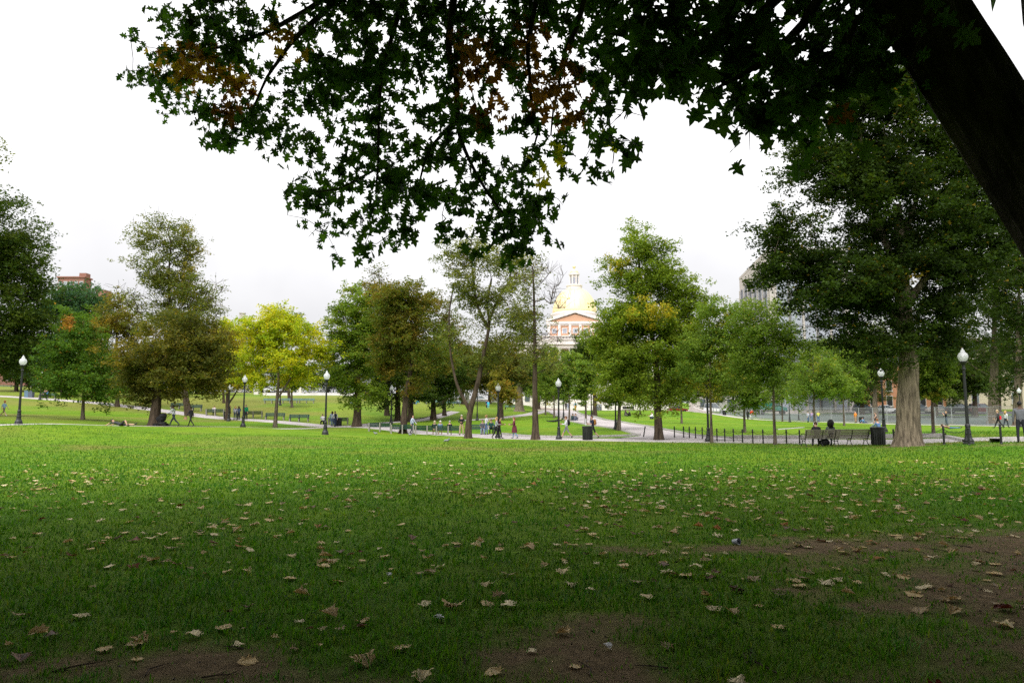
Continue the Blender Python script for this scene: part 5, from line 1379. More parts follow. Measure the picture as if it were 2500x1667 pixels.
def make_iron_bench(length=2.0):
    """weathered slats on three black iron frames; local +y faced by sitter"""
    root = empty('iron_bench', (0, 0, 0))
    f = MB(); r = 0.022
    f.tube([(0, -0.36, 0.86), (0, -0.27, 0.60), (0, -0.19, 0.42), (0, -0.05, 0.39), (0, 0.30, 0.43)], r, 6)
    f.tube([(0, -0.22, 0.44), (0, -0.12, 0.30), (0, -0.14, 0.18), (0, -0.24, 0.08), (0, -0.26, 0.0)], r, 6)
    f.tube([(0, 0.30, 0.43), (0, 0.20, 0.30), (0, 0.20, 0.18), (0, 0.29, 0.08), (0, 0.30, 0.0)], r, 6)
    f.tube([(0, -0.13, 0.25), (0, 0.03, 0.32), (0, 0.20, 0.25)], r * 0.8, 6)
    fm = f.mesh('iron_frame', M['iron'])
    for x in (-length / 2 + 0.08, 0, length / 2 - 0.08): link('iron_frame', fm, root, (x, 0, 0))
    a = MB(); a.tube([(0, -0.30, 0.66), (0, -0.05, 0.68), (0, 0.25, 0.66), (0, 0.33, 0.58), (0, 0.30, 0.44)], 0.02, 6); am = a.mesh('armrest', M['iron'])
    for x in (-length / 2 + 0.08, length / 2 - 0.08): link('armrest', am, root, (x, 0, 0))
    bs = MB().box((0, 0, 0), (length, 0.03, 0.072)).mesh('back_slat', M['grey_slat']); ss = MB().box((0, 0, 0), (length, 0.075, 0.03)).mesh('seat_slat', M['grey_slat'])
    for k in range(5):
        o = link('back_slat', bs, root, (0, -0.215 - k * 0.033, 0.52 + k * 0.088)); o.rotation_euler = (math.radians(20), 0, 0)
    for k in range(6): link('seat_slat', ss, root, (0, -0.14 + k * 0.085, 0.435))
    return root
IBR = math.radians(4)
ib = make_iron_bench()
ib.location = G(2000, 38.6); ib.rotation_euler = (0, 0, IBR); tag(ib, 'weathered slatted bench under the two sitters, back to us', 'bench', 'weathered iron framed benches')
bpy.context.view_layer.update()
bench_at(ib, 2071, 38.0, IBR, 'empty weathered slatted bench next to litter bin, back to us', 'weathered iron framed benches')
def low_bench(px, d, lab):
    r = empty('low_bench', G(px, d), 0.05, lab, 'bench', 'faded teal benches on the slope')
    s = MB().box((0, 0, 0), (2.6, 0.14, 0.05)).mesh('seat_slat', M['teal_slat']); b = MB().box((0, 0, 0), (2.6, 0.05, 0.13)).mesh('back_slat', M['teal_slat'])
    for k in range(3): link('seat_slat', s, r, (0, k * 0.16, 0.42))
    for k in range(2): link('back_slat', b, r, (0, -0.1, 0.56 + k * 0.16))
    p = MB().box((0, 0.1, 0.2), (0.1, 0.45, 0.44)).mesh('support', M['concrete'])
    for x in (-1.1, 0, 1.1): link('support', p, r, (x, 0, 0))
low_bench(662, 112, 'faded teal bench on slope left of yellow tree trunk'); low_bench(706, 112, 'faded teal bench on slope, middle of the three'); low_bench(747, 112, 'faded teal bench on slope, rightmost of the three')
low_bench(1056, 122, 'faded teal bench on slope behind dark low tree'); low_bench(1107, 124, 'faded teal bench on slope with reclining figure'); low_bench(1250, 126, 'faded teal bench left of gnarled trunk')

# ------------------------------------------------------------------ litter bins
def make_bin():
    root = empty('litter_bin', (0, 0, 0))
    m = MB(); m.lathe([(0.30, 0.0), (0.31, 0.05), (0.36, 0.86), (0.375, 0.88), (0.375, 0.94), (0.33, 0.94), (0.30, 0.30)], 20); m.build('drum', M['iron'], root)
    s = MB()
    for k in range(20):
        w = 2 * PI * k / 20; s.box((0.345 * math.cos(w), 0.345 * math.sin(w), 0.46), (0.02, 0.06, 0.82), rz=w)
    s.build('slats', M['iron'], root)
    m = MB(); m.lathe([(0.385, 0.90), (0.385, 0.96), (0.33, 0.985), (0.24, 0.985), (0.24, 0.93)], 20); m.build('rim', M['iron'], root)
    return root
bn = make_bin()
BINS = [(2141, 37.6, 'black litter bin between benches and elm trunk'), (1434, 48.6, 'black litter bin on path beside orange backpack walker'), (834 - 49 + 42, 80.5, 'black litter bin left of the couple on path'), (553, 88.5, 'black litter bin left of the standing group'),
        (1769, 140, 'black litter bin at foot of the ramp'), (2103, 109, 'black bin beside the seated person in blue'), (1079, 121, 'black bin on the slope behind bench row')]
for i, (px, d, lab) in enumerate(BINS):
    o = bn if i == 0 else copy_tree(bn)
    o.location = G(px, d); tag(o, lab, 'litter bin', 'black litter bins')
    if i == 0: bpy.context.view_layer.update()
def blue_bin(px, d, lab, c):
    r = empty('recycling_bin', G(px, d), 0.1, lab, 'recycling bin')
    MB().box((0, 0, 0.5), (0.6, 0.6, 1.0), taper=1.12).build('body', cloth(c), r); MB().box((0, 0, 1.05), (0.72, 0.72, 0.12), taper=0.85).build('lid', cloth(tuple(q * 0.7 for q in c)), r)
blue_bin(63, 111, 'pale blue bin by far path at left', (0.12, 0.20, 0.28)); blue_bin(72, 111, 'slate grey bin next to the pale blue bin', (0.10, 0.12, 0.16))

# ------------------------------------------------------------------ bollards with chains
bm_ = MB(); bm_.lathe([(0.055, -0.1), (0.055, 0.03), (0.045, 0.05), (0.04, 0.66), (0.052, 0.68), (0.052, 0.72), (0.038, 0.74), (0.05, 0.79), (0.035, 0.84), (0.0, 0.86)], 10)
bol_mesh = bm_.mesh('bollard', M['iron'])
BOL = [(1570, 52), (1645.7, 50), (1668, 49.4), (1682, 48.9), (1697, 48.3), (1713.5, 47.6), (1749, 45.2), (1768, 44.6), (1789, 44), (1811, 43.4), (1836, 42.8), (1861, 42.2), (1890, 41.9), (1918, 41.4), (1950, 40.6), (2179, 36.8), (2301, 33), (2361.5, 31.2), (2440, 31)]
names = ['first', 'second', 'third', 'fourth', 'fifth', 'sixth', 'seventh', 'eighth', 'ninth', 'tenth', 'eleventh', 'twelfth', 'thirteenth', 'fourteenth']
prevp = None
for i, (px, d) in enumerate(BOL):
    if i == 0: lab = 'black bollard leaning at the left end of the chain line'
    elif i <= 14: lab = 'upright black bollard, %s from the leaning one along the chain line' % names[i - 1]
    else: lab = ['black bollard just left of the elm trunk', 'black bollard between elm trunk and nearest lamp', 'black bollard in front of the nearest lamp base', 'black bollard left of the man at right edge'][i - 15]
    o = link('bollard', bol_mesh, None, G(px, d)); tag(o, lab, 'bollard', 'black bollards along the path')
    if i == 0: o.rotation_euler = (0.05, 0.16, 0)
    if d < 33.5: o.scale = (1.1, 1.1, 1.05)
    g = G(px, d, 0.70 * o.scale[2])
    if prevp is not None and i not in (1, 15, 18):
        m = MB(); n = 10; L = (g - prevp).length; pts = []
        for k in range(n + 1):
            t = k / n; p = prevp.lerp(g, t); p.z -= 4 * t * (1 - t) * min(0.24, 0.10 + 0.05 * L); pts.append(p - prevp)
        m.tube(pts, 0.014, 5)
        c = m.build('chain', M['iron'], None, prevp)
        lab = 'black chain hanging between the %s and %s upright bollards' % (names[i - 2], names[i - 1]) if 2 <= i <= 14 else ('black chain hanging from elm trunk side to next bollard' if i == 16 else 'black chain hanging left of the nearest lamp post')
        tag(c, lab, 'chain', 'chains between the bollards')
    prevp = g

# ------------------------------------------------------------------ temporary wire fence
def wire_fence():
    c = catmull(px_line([(2640, 81.5), (2500, 85), (2400, 88.5), (2300, 96), (2200, 103.5), (2085, 113.5), (1975, 123), (1833, 134.5), (1742, 147)]), 0.5)
    Ltot = np.sum(np.linalg.norm(np.diff(c, axis=0), axis=1)); n = int(Ltot / 3.1); c = resample(c, n + 1)
    g0 = Vector((c[0, 0], c[0, 1], tz(*c[0]))); root = empty('wire_fence', g0, 0, 'temporary grey chain link fence running across the right background', 'fence')
    H = 2.35; rng = random.Random(3)
    for i in range(n):
        a = Vector((c[i, 0], c[i, 1], tz(*c[i]) + rng.uniform(-.04, .06))) - g0; b = Vector((c[i + 1, 0], c[i + 1, 1], tz(*c[i + 1]) + rng.uniform(-.04, .06))) - g0
        b2 = a.lerp(b, 0.975); up = Vector((0, 0, H)); m = MB()
        for p in (a, b2): m.tube([p, p + up], 0.03, 6)
        for z in (0.08, H * 0.5, H): m.tube([a + Vector((0, 0, z)), b2 + Vector((0, 0, z))], 0.024, 5)
        pn = m.build('fence_panel', M['galv'], root)
        m = MB(); m.add([a + Vector((0, 0, 0.1)), b2 + Vector((0, 0, 0.1)), b2 + up, a + up], [(0, 1, 2, 3)]); m.build('wire_mesh', M['chainlink'], pn)
        m = MB(); m.box(a + Vector((0, 0, 0.05)), (0.5, 0.22, 0.14)); m.build('foot_block', M['concrete'], root)
wire_fence()

# ramp balustrade at the head of the right lawn
def ramp():
    a = G(1688, 160); b = G(1728, 150)
    r = empty('ramp_wall', a, 0, 'pale sloping stone ramp wall at the head of right lawn', 'wall')
    d = b - a
    p0 = Vector((0, 0, -0.2)); p1 = Vector((d.x, d.y, d.z - 0.2))
    m = MB(); m.prism([p0, p1, p1 + Vector((0, 0, 0.5)), p0 + Vector((0, 0, 1.5))], (0.5, 0.25, 0)); m.build('wall', M['stone_grey'], r)
    m = MB()
    for k in range(9):
        t = k / 8; q = p0.lerp(p1, t) + Vector((1.6 + 2 * t, 0.8, 0)); m.tube([q, q + Vector((0, 0, 1.7 - 0.5 * t))], 0.04, 5)
    m.tube([p0 + Vector((1.6, 0.8, 1.7)), p1 + Vector((3.6, 0.8, 1.2))], 0.05, 5); m.build('handrail', M['iron'], r)
ramp()

# ------------------------------------------------------------------ vehicles
def car(px, d, rz, col, lab, cat='car', L=4.6, Wd=1.82, Hh=1.5, suv=False, group='cars parked along the street'):
    root = empty('parked_car', G(px, d, 0.1), rz, lab, cat, group)
    paint = mat('car_paint', col, rough=0.25, var=0.05, spec=0.6)
    h0, hb = 0.28, 0.86 if not suv else 0.98
    body = [(-L / 2, h0 + .1), (-L / 2 + .05, h0), (L / 2 - .08, h0), (L / 2, h0 + .18), (L / 2 - .03, hb - .22), (L / 2 - .25, hb - .10), (L * .22, hb), (-L * .42, hb + .03), (-L / 2 + .04, hb - .06)]
    m = MB(); w = Wd / 2; n = len(body); vs = []
    for k, s in ((0, -1), (1, -1), (2, 1), (3, 1)):
        q = 1.0 if k in (1, 2) else 1.0
    prof = [(0.90, -1), (1.0, -0.93), (1.0, 0.93), (0.90, 1)]
    for sc, yy in prof:
        for (x, z) in body: vs.append((x * (0.985 if abs(yy) == 1 else 1), yy * w, z if sc == 1.0 else h0 + .06 + (z - h0 - .06) * .93))
    fs = [tuple(range(n)), tuple(range(4 * n - 1, 3 * n - 1, -1))]
    for j in range(3):
        for k in range(n): fs.append((j * n + k, (j + 1) * n + k, (j + 1) * n + (k + 1) % n, j * n + (k + 1) % n))
    m.add(vs, fs); m.build('body', paint, root)
    x0, x1, x2, x3 = (-L * .46, -L * .40, L * .05, L * .24) if suv else (-L * .40, -L * .24, L * .04, L * .23)
    m = MB(); wt = w * .78
    m.add([(x0, -w * .93, hb), (x3, -w * .93, hb), (x3, w * .93, hb), (x0, w * .93, hb), (x1, -wt, Hh - .05), (x2, -wt, Hh - .05), (x2, wt, Hh - .05), (x1, wt, Hh - .05)],
          [(0, 1, 5, 4), (1, 2, 6, 5), (2, 3, 7, 6), (3, 0, 4, 7)]); m.build('windows', M['glass'], root)
    m = MB(); m.box(((x1 + x2) / 2, 0, Hh - .02), (x2 - x1 + .08, 2 * wt + .06, .07), taper=.95)
    for s in (-1, 1):
        for xa, xb in ((x0, x1), (x3, x2), ((x0 + x3) / 2, (x1 + x2) / 2)): m.tube([(xa, s * w * .94, hb), (xb, s * (wt + .01), Hh - .03)], .035, 4)
    m.build('roof', paint, root)
    wm = MB(); wm.lathe([(.19, -.1), (.32, -.1), (.34, -.06), (.34, .06), (.32, .1), (.19, .1)], 18); tm_ = wm.mesh('tyre', M['tyre']); rm = MB().lathe([(.2, -.08), (.2, .08), (.06, .11)], 12).mesh('rim', M['rim'])
    for sx in (-1, 1):
        for sy in (-1, 1):
            o = link('wheel', tm_, root, (sx * L * .305, sy * (w - .1), .33)); o.rotation_euler = (PI / 2 * -sy, 0, 0); link('rim', rm, o)
    lm = MB().box((0, 0, 0), (.06, .32, .14)).mesh('headlight', M['white_plastic']); rl = MB().box((0, 0, 0), (.06, .28, .16)).mesh('tail_light', cloth((0.35, 0.02, 0.02), 0.3))
    for s in (-1, 1): link('headlight', lm, root, (L / 2 - .02, s * w * .7, hb - .28)); link('tail_light', rl, root, (-L / 2 + .03, s * w * .75, hb - .2))
    return root
SA = math.radians(-14)
car(2013, 154, SA, (0.62, 0.56, 0.48), 'pale beige car facing left behind the fence', suv=True, Hh=1.62)
car(1953, 157, SA, (0.45, 0.40, 0.30), 'tan car behind the fence between street trees')
car(2112, 146, SA, (0.03, 0.035, 0.045), 'dark car behind fence left of elm trunk', suv=True, Hh=1.7)
car(2166, 142, SA, (0.7, 0.7, 0.72), 'white car behind fence just left of elm trunk')
car(2247, 137, SA, (0.06, 0.07, 0.09), 'dark blue car behind fence right of elm trunk', suv=True, Hh=1.7)
car(2295, 134, SA, (0.55, 0.50, 0.45), 'pale car behind fence beside young slim tree')
car(2345, 131, SA, (0.03, 0.03, 0.035), 'black car behind fence beside nearest lamp', suv=True, Hh=1.75)
car(2400, 127, SA, (0.12, 0.02, 0.025), 'dark red car behind fence left of the walking pair', suv=True, Hh=1.75)
car(1745, 163, SA, (0.75, 0.75, 0.77), 'white van at the top of right lawn', 'van', L=5.2, Wd=2.0, Hh=2.1, suv=True)
car(1655, 170, 0.1, (0.45, 0.04, 0.03), 'red car at the head of the plaza')
car(665, 176, 0.02, (0.75, 0.76, 0.78), 'white car on the hilltop street behind yellow tree')
car(1175, 186, -0.1, (0.75, 0.75, 0.77), 'white car on hilltop street behind the forked tree', suv=True, Hh=1.8)
car(870, 178, 0.02, (0.5, 0.5, 0.52), 'silver car on hilltop street behind green oval tree')
car(275, 176, 0.02, (0.7, 0.7, 0.72), 'white car on hilltop street behind broad olive tree')
def truck():
    r = empty('dump_truck', G(1877, 147, 0.05), math.radians(-12), 'dark green dump truck behind the wire fence', 'truck')
    gp = mat('truck_green', (0.02, 0.13, 0.10), rough=0.35, var=0.1)
    MB().box((-0.2, 0, 0.85), (6.6, 0.9, 0.3)).build('chassis', M['iron'], r)
    m = MB(); m.prism([(-3.4, -1.2, 1.1), (0.4, -1.2, 1.1), (0.7, -1.2, 2.5), (-3.6, -1.2, 2.5)], (0, 2.4, 0)); m.build('dump_bed', gp, r)
    rb = MB().box((0, 0, 0), (0.12, 0.08, 1.35)).mesh('bed_rib', gp)
    for k in range(5): link('rib', rb, r, (-3.0 + k * 0.8, -1.24, 1.8))
    MB().prism([(0.8, -1.1, 0.9), (2.2, -1.1, 0.9), (2.2, -1.1, 1.9), (1.9, -1.1, 2.75), (0.8, -1.1, 2.8)], (0, 2.2, 0)).build('cab', gp, r)
    MB().prism([(1.0, -1.13, 1.8), (2.1, -1.13, 1.8), (1.85, -1.13, 2.6), (1.0, -1.13, 2.6)], (0, 2.26, 0)).build('cab_window', M['glass'], r)
    MB().prism([(2.2, -0.8, 0.8), (3.6, -0.75, 0.8), (3.6, -0.75, 1.55), (2.2, -0.8, 1.8)], (0, 1.6, 0)).build('bonnet', gp, r)
    MB().box((3.68, 0, 0.75), (0.15, 2.2, 0.35)).build('bumper', M['galv'], r)
    t = MB().lathe([(.25, -.14), (.48, -.14), (.5, -.1), (.5, .1), (.48, .14), (.25, .14)], 18).mesh('tyre', M['tyre']); rm = MB().lathe([(.26, -.1), (.26, .1), (.1, .13)], 12).mesh('rim', M['rim'])
    for x in (2.7, -1.4, -2.6):
        for s in (-1, 1):
            o = link('wheel', t, r, (x, s * 1.0, .5)); o.rotation_euler = (PI / 2 * -s, 0, 0); link('rim', rm, o)
truck()

# ------------------------------------------------------------------ people
SKIN = mat('skin_light', (0.56, 0.34, 0.25), rough=0.6, var=0.08)
SKIN_D = mat('skin_dark', (0.10, 0.055, 0.035), rough=0.6, var=0.1)
EYE = mat('eye_dark', (0.02, 0.015, 0.012), rough=0.3)
LIP = mat('lip', (0.35, 0.13, 0.11), rough=0.5)
PEND = []
def rotx(v, a):
    c, s = math.cos(a), math.sin(a); return Vector((v.x, v.y * c - v.z * s, v.y * s + v.z * c))
def person(px, d, h, face, pose, label, top, legs, hair, shoes=(0.03, 0.03, 0.03), skin=SKIN, sleeves='long', shorts=False, hairlen=0, belly=1.0, arms=None, dz=0.0, stride=0.35, hat=None, wide=1.0, loc=None, skirt=None, child_hair=True, group=None):
    """face: heading in degrees, 0 = looking away from camera (+y), 180 = toward camera, 90 = to the left"""
    o = empty('person', loc if loc is not None else G(px, d, dz), math.radians(face), label, 'person', group)
    s = h / 1.75
    J = {}; V = Vector
    lean = 0.0
    # trunk in local coordinates (y forward)
    def leg(side, hip_a, knee_a, splay=0.0):
        hip = J['pelvis'] + V((side * 0.095 * wide, 0, -0.04))
        th = rotx(V((side * splay, 0, -0.43)), hip_a); knee = hip + th
        sh = rotx(V((side * splay * 0.3, 0, -0.42)), hip_a - knee_a); ank = knee + sh
        ft = rotx(V((side * 0.03, 0.17, -0.05)), (hip_a - knee_a) * 0.6); toe = ank + ft
        J['hip%d' % side] = hip; J['knee%d' % side] = knee; J['ank%d' % side] = ank; J['toe%d' % side] = toe
    def arm(side, sh_a, el_a, out=0.06, inw=0.0):
        shd = J['chest'] + V((side * 0.185 * wide, 0, 0.07))
        ua = rotx(V((side * out, 0, -0.28)), sh_a); el = shd + ua
        fa = rotx(V((-side * inw, 0, -0.25)), sh_a + el_a); wr = el + fa
        hd = rotx(V((-side * inw * 0.3, 0, -0.085)), sh_a + el_a); J['sh%d' % side] = shd; J['el%d' % side] = el; J['wr%d' % side] = wr; J['hand%d' % side] = wr + hd
    def torso(pz, bend):
        J['pelvis'] = V((0, 0, pz)); up = lambda z: J['pelvis'] + rotx(V((0, 0, z)), -bend)
        J['spine'] = up(0.20); J['chest'] = up(0.40); J['neck'] = up(0.55)
        hb = -bend * 0.55
        J['jaw'] = J['neck'] + rotx(V((0, 0.025, 0.085)), hb); J['head'] = J['neck'] + rotx(V((0, 0.01, 0.17)), hb); J['crown'] = J['neck'] + rotx(V((0, 0.0, 0.235)), hb)
    if pose == 'stand':
        torso(0.93, 0.02); leg(1, 0.03, 0.02, 0.02); leg(-1, -0.03, 0.04, 0.02); arm(1, 0.05, 0.2); arm(-1, -0.05, 0.2)
    elif pose == 'cross':
        torso(0.93, 0.0); leg(1, 0.0, 0.0, 0.04); leg(-1, 0.0, 0.03, 0.04); arm(1, 0.25, 1.25, 0.07, 0.20); arm(-1, 0.25, 1.3, 0.07, 0.20)
    elif pose == 'walk':
        a = stride; torso(0.91, 0.06); leg(1, a, 0.12, 0.01); leg(-1, -a * 0.75, 0.45, 0.01); arm(1, -0.3, 0.35); arm(-1, 0.35, 0.4)
    elif pose == 'phone':
        a = stride; torso(0.91, 0.08); leg(1, a, 0.12, 0.01); leg(-1, -a * 0.75, 0.4, 0.01); arm(1, 0.35, 1.35, 0.05, 0.08); arm(-1, 0.3, 1.3, 0.05, 0.08)
    elif pose == 'push':
        a = stride; torso(0.91, 0.12); leg(1, a, 0.12, 0.01); leg(-1, -a, 0.4, 0.01); arm(1, 0.6, 0.7); arm(-1, 0.6, 0.7)
    elif pose == 'camera':
        torso(0.93, -0.02); leg(1, 0.1, 0.1, 0.03); leg(-1, -0.1, 0.15, 0.03); arm(1, 0.8, 1.9, 0.14, 0.08); arm(-1, 0.8, 1.9, 0.14, 0.08)
    elif pose == 'talk':
        torso(0.93, 0.02); leg(1, 0.12, 0.1, 0.02); leg(-1, -0.08, 0.06, 0.02); arm(1, 0.3, 2.0, 0.08, 0.1); arm(-1, 0.1, 0.4)
    elif pose == 'sit':
        torso(0.53, 0.08); leg(1, 1.45, 1.4, 0.04); leg(-1, 1.42, 1.5, 0.04); arm(1, 0.45, 0.9, 0.06, 0.06); arm(-1, 0.45, 0.9, 0.06, 0.06)
    elif pose == 'slouch':
        torso(0.53, 0.45); leg(1, 1.45, 1.3, 0.05); leg(-1, 1.4, 1.45, 0.05); arm(1, 0.6, 0.9, 0.06, 0.1); arm(-1, 0.6, 0.9, 0.06, 0.1)
    elif pose == 'ground':
        torso(0.14, 0.25); leg(1, 2.25, 2.35, 0.06); leg(-1, 2.1, 2.3, 0.10); arm(1, 0.75, 0.9, 0.06, 0.1); arm(-1, 0.75, 0.9, 0.06, 0.1)
    elif pose == 'recline':
        torso(0.14, -0.5); leg(1, 1.55, 0.25, 0.04); leg(-1, 1.95, 1.0, 0.04); arm(1, -0.9, 0.2, 0.08); arm(-1, -0.9, 0.2, 0.08)
    elif pose == 'lie':
        torso(0.14, -1.45); J['jaw'].z += 0.03; J['head'].z += 0.05; J['crown'].z += 0.06; leg(1, 2.4, 1.95, 0.03); leg(-1, 1.62, 0.06, 0.05); arm(1, -1.35, 0.3, 0.14); arm(-1, -1.35, 0.3, 0.14)
    elif pose == 'flat':
        torso(0.14, -1.5); J['head'].z += 0.03; J['crown'].z += 0.03; leg(1, 1.60, 0.05, 0.03); leg(-1, 1.60, 0.05, 0.06); arm(1, -1.5, 0.1, 0.14); arm(-1, -1.5, 0.1, 0.14)
    # rest the lowest joint on the ground
    if pose in ('stand', 'cross', 'walk', 'phone', 'push', 'camera', 'talk', 'sit', 'slouch'):
        lo = min(J['ank1'].z - 0.075, J['ank-1'].z - 0.075, J['toe1'].z - 0.03, J['toe-1'].z - 0.03)
        if pose not in ('sit', 'slouch'):
            for k in J: J[k].z -= lo
    for side in (1, -1):
        if J['toe%d' % side].z < 0.035: J['toe%d' % side].z = 0.035
    for k in J: J[k] = J[k] * s
    rad = {'pelvis': (0.155 * wide * belly, 0.115 * belly), 'spine': (0.135 * wide * belly, 0.105 * belly), 'chest': (0.165 * wide, 0.115), 'neck': (0.058, 0.06), 'jaw': (0.068, 0.08), 'head': (0.082, 0.098), 'crown': (0.055, 0.065)}
    for side in (1, -1):
        rad['hip%d' % side] = (0.088, 0.095); rad['knee%d' % side] = (0.062, 0.064); rad['ank%d' % side] = (0.043, 0.05); rad['toe%d' % side] = (0.042, 0.034)
        rad['sh%d' % side] = (0.068, 0.068); rad['el%d' % side] = (0.046, 0.046); rad['wr%d' % side] = (0.030, 0.033); rad['hand%d' % side] = (0.018, 0.040)
    E = [('pelvis', 'spine'), ('spine', 'chest'), ('chest', 'neck'), ('neck', 'jaw'), ('jaw', 'head'), ('head', 'crown')]
    for side in (1, -1):
        q = str(side)
        E += [('pelvis', 'hip' + q), ('hip' + q, 'knee' + q), ('knee' + q, 'ank' + q), ('ank' + q, 'toe' + q), ('chest', 'sh' + q), ('sh' + q, 'el' + q), ('el' + q, 'wr' + q), ('wr' + q, 'hand' + q)]
    keys = list(J); ix = {k: i for i, k in enumerate(keys)}
    me = bpy.data.meshes.new('skeleton'); me.from_pydata([J[k] for k in keys], [(ix[a], ix[b]) for a, b in E], [])
    so = bpy.data.objects.new('skeleton', me); COL.objects.link(so)
    md = so.modifiers.new('s', 'SKIN'); md.use_smooth_shade = True
    for i, k in enumerate(keys):
        sv = me.skin_vertices[0].data[i]; sv.radius = (rad[k][0] * s, rad[k][1] * s); sv.use_root = (k == 'pelvis')
    sd = so.modifiers.new('d', 'SUBSURF'); sd.levels = sd.render_levels = 1 if d < 75 else 0
    PEND.append((o, so, dict(J), E, s, top, legs, hair, shoes, skin, sleeves, shorts, hairlen, hat, skirt))
    o['_J'] = 0
    del o['_J']
    return o, J
def finish_people():
    bpy.context.view_layer.update(); dg = bpy.context.evaluated_depsgraph_get()
    for (o, so, J, E, s, top, legs, hair, shoes, skin, sleeves, shorts, hairlen, hat, skirt) in PEND:
        me = bpy.data.meshes.new_from_object(so.evaluated_get(dg)); me.name = 'body'
        bm = bmesh.new(); bm.from_mesh(me)
        mats = [cloth(top), cloth(legs), skin, cloth(shoes), EYE, LIP]
        segs = [(a, b, J[a], J[b]) for a, b in E]
        for f in bm.faces:
            c = f.calc_center_median(); best = None
            for a, b, A, B in segs:
                AB = B - A; t = max(0, min(1, (c - A).dot(AB) / max(1e-9, AB.length_squared))); dd = (c - (A + AB * t)).length
                if best is None or dd < best[0]: best = (dd, a, b, t)
            _, a, b, t = best; a = a.rstrip('-1'); m = 2
            if a in ('pelvis', 'spine'): m = 0 if (b in ('spine', 'chest') and not (a == 'pelvis' and t < 0.2)) else 1
            elif a == 'chest': m = 0 if (b != 'neck' or t < 0.65) else 2
            elif a == 'sh': m = 2 if (sleeves == 'none') else 0
            elif a == 'el': m = 0 if sleeves == 'long' else 2
            elif a == 'wr': m = 2
            elif a == 'hip': m = 1
            elif a == 'knee': m = (3 if t > 0.88 else (2 if shorts else 1))
            elif a == 'ank': m = 3
            f.material_index = m; f.smooth = True
        # fingers, nose, ears, eyes, mouth in the same mesh
        hb = (J['crown'] - J['neck']).normalized(); fw = Vector((0, 1, 0)) - hb * hb.y
        if fw.length < 0.3: fw = Vector((0, 0, 1)) - hb * hb.z
        fw.normalize(); sd = fw.cross(hb)
        mb = MB(); mb.smooth = True; hc = J['head']
        mb.mat(2); mb.ball(hc + fw * 0.098 * s - hb * 0.012 * s, (0.014 * s, 0.02 * s, 0.024 * s), 6, 4)
        for q in (1, -1): mb.ball(hc + sd * q * 0.083 * s, (0.012 * s, 0.025 * s, 0.033 * s), 6, 4)
        mb.mat(4)
        for q in (1, -1): mb.ball(hc + sd * q * 0.032 * s + fw * 0.086 * s + hb * 0.012 * s, 0.012 * s, 6, 4)
        mb.mat(5); mb.ball(hc + fw * 0.084 * s - hb * 0.055 * s, (0.024 * s, 0.012 * s, 0.008 * s), 6, 4)
        mb.mat(2)
        for q in (1, -1):
            wr, hd = J['wr%d' % q], J['hand%d' % q]; ax = (hd - wr).normalized()
            sp = ax.cross(Vector((q, 0, 0.2))); sp = sp.normalized() if sp.length > 0.1 else Vector((0, 1, 0)); pn = ax.cross(sp)
            for k in range(4):
                st = hd + sp * (k - 1.5) * 0.019 * s; ln = (0.07, 0.08, 0.076, 0.06)[k] * s
                mb.tube([st - ax * 0.02 * s, st + ax * ln * 0.55 + pn * 0.005 * s, st + ax * ln * 0.9 + pn * 0.025 * s], [0.0095 * s, 0.0085 * s, 0.006 * s], 5)
            st = wr.lerp(hd, 0.45) + sp * -0.03 * s; mb.tube([st, st - sp * 0.03 * s + ax * 0.025 * s, st - sp * 0.032 * s + ax * 0.06 * s], [0.011 * s, 0.0095 * s, 0.007 * s], 5)
        vs = [bm.verts.new(v) for v in mb.v]
        for f, mi in zip(mb.f, mb.m):
            try:
                nf = bm.faces.new([vs[i] for i in f]); nf.material_index = mi; nf.smooth = True
            except ValueError: pass
        me.materials.clear()
        for m in mats: me.materials.append(m)
        bm.to_mesh(me); bm.free()
        link('body', me, o)
        # hair or hat
        m = MB(); m.smooth = True; R = Matrix((sd, fw, hb)).transposed()
        r = 0.103 * s; vs = []; fs = []; nu, nv = 14, 7
        cc = hc + hb * 0.018 * s - fw * 0.01 * s
        for j in range(nv + 1):
            t = j / nv
            for k in range(nu):
                w = 2 * PI * k / nu; back = 0.5 - 0.5 * math.sin(w)      # 1 at the back
                th = t * math.radians(62 + 62 * back); rr_ = r * (1 + 0.05 * math.sin(5 * w + 3 * t))
                v = Vector((math.sin(th) * math.cos(w) * rr_ * 0.92, math.sin(th) * math.sin(w) * rr_ * 1.08, math.cos(th) * rr_ * 1.05))
                vs.append(cc + R @ v)
        for j in range(nv):
            for k in range(nu): fs.append((j * nu + k, (j + 1) * nu + k, (j + 1) * nu + (k + 1) % nu, j * nu + (k + 1) % nu))
        m.add(vs, fs)
        if hairlen > 0:
            dn = Vector((0, 0, -1)) if hb.z > 0.6 else -hb
            p0 = hc - fw * 0.07 * s
            for q in (-0.06, -0.03, 0.0, 0.03, 0.06):
                m.tube([p0 + sd * q * s + hb * 0.05 * s, p0 + sd * q * 1.25 * s - fw * 0.035 * s + dn * hairlen * 0.4 * s, p0 + sd * q * 1.3 * s - fw * 0.02 * s + dn * hairlen * s], [0.045 * s, 0.05 * s, 0.02 * s], 7)
        if hair is not None: m.build('hair', cloth(hair, 0.6), o)
        if hat is not None:
            m = MB(); m.smooth = True; vs = []
            m.lathe([(0.112 * s, 0), (0.112 * s, 0.03 * s), (0.095 * s, 0.08 * s), (0.05 * s, 0.11 * s), (0, 0.115 * s)], 14)
            m.box((0, 0.13 * s, 0.006 * s), (0.15 * s, 0.13 * s, 0.012 * s))
            m.v = [tuple(hc + hb * 0.03 * s + R @ Vector(v)) for v in m.v]; m.build('cap', cloth(hat), o)
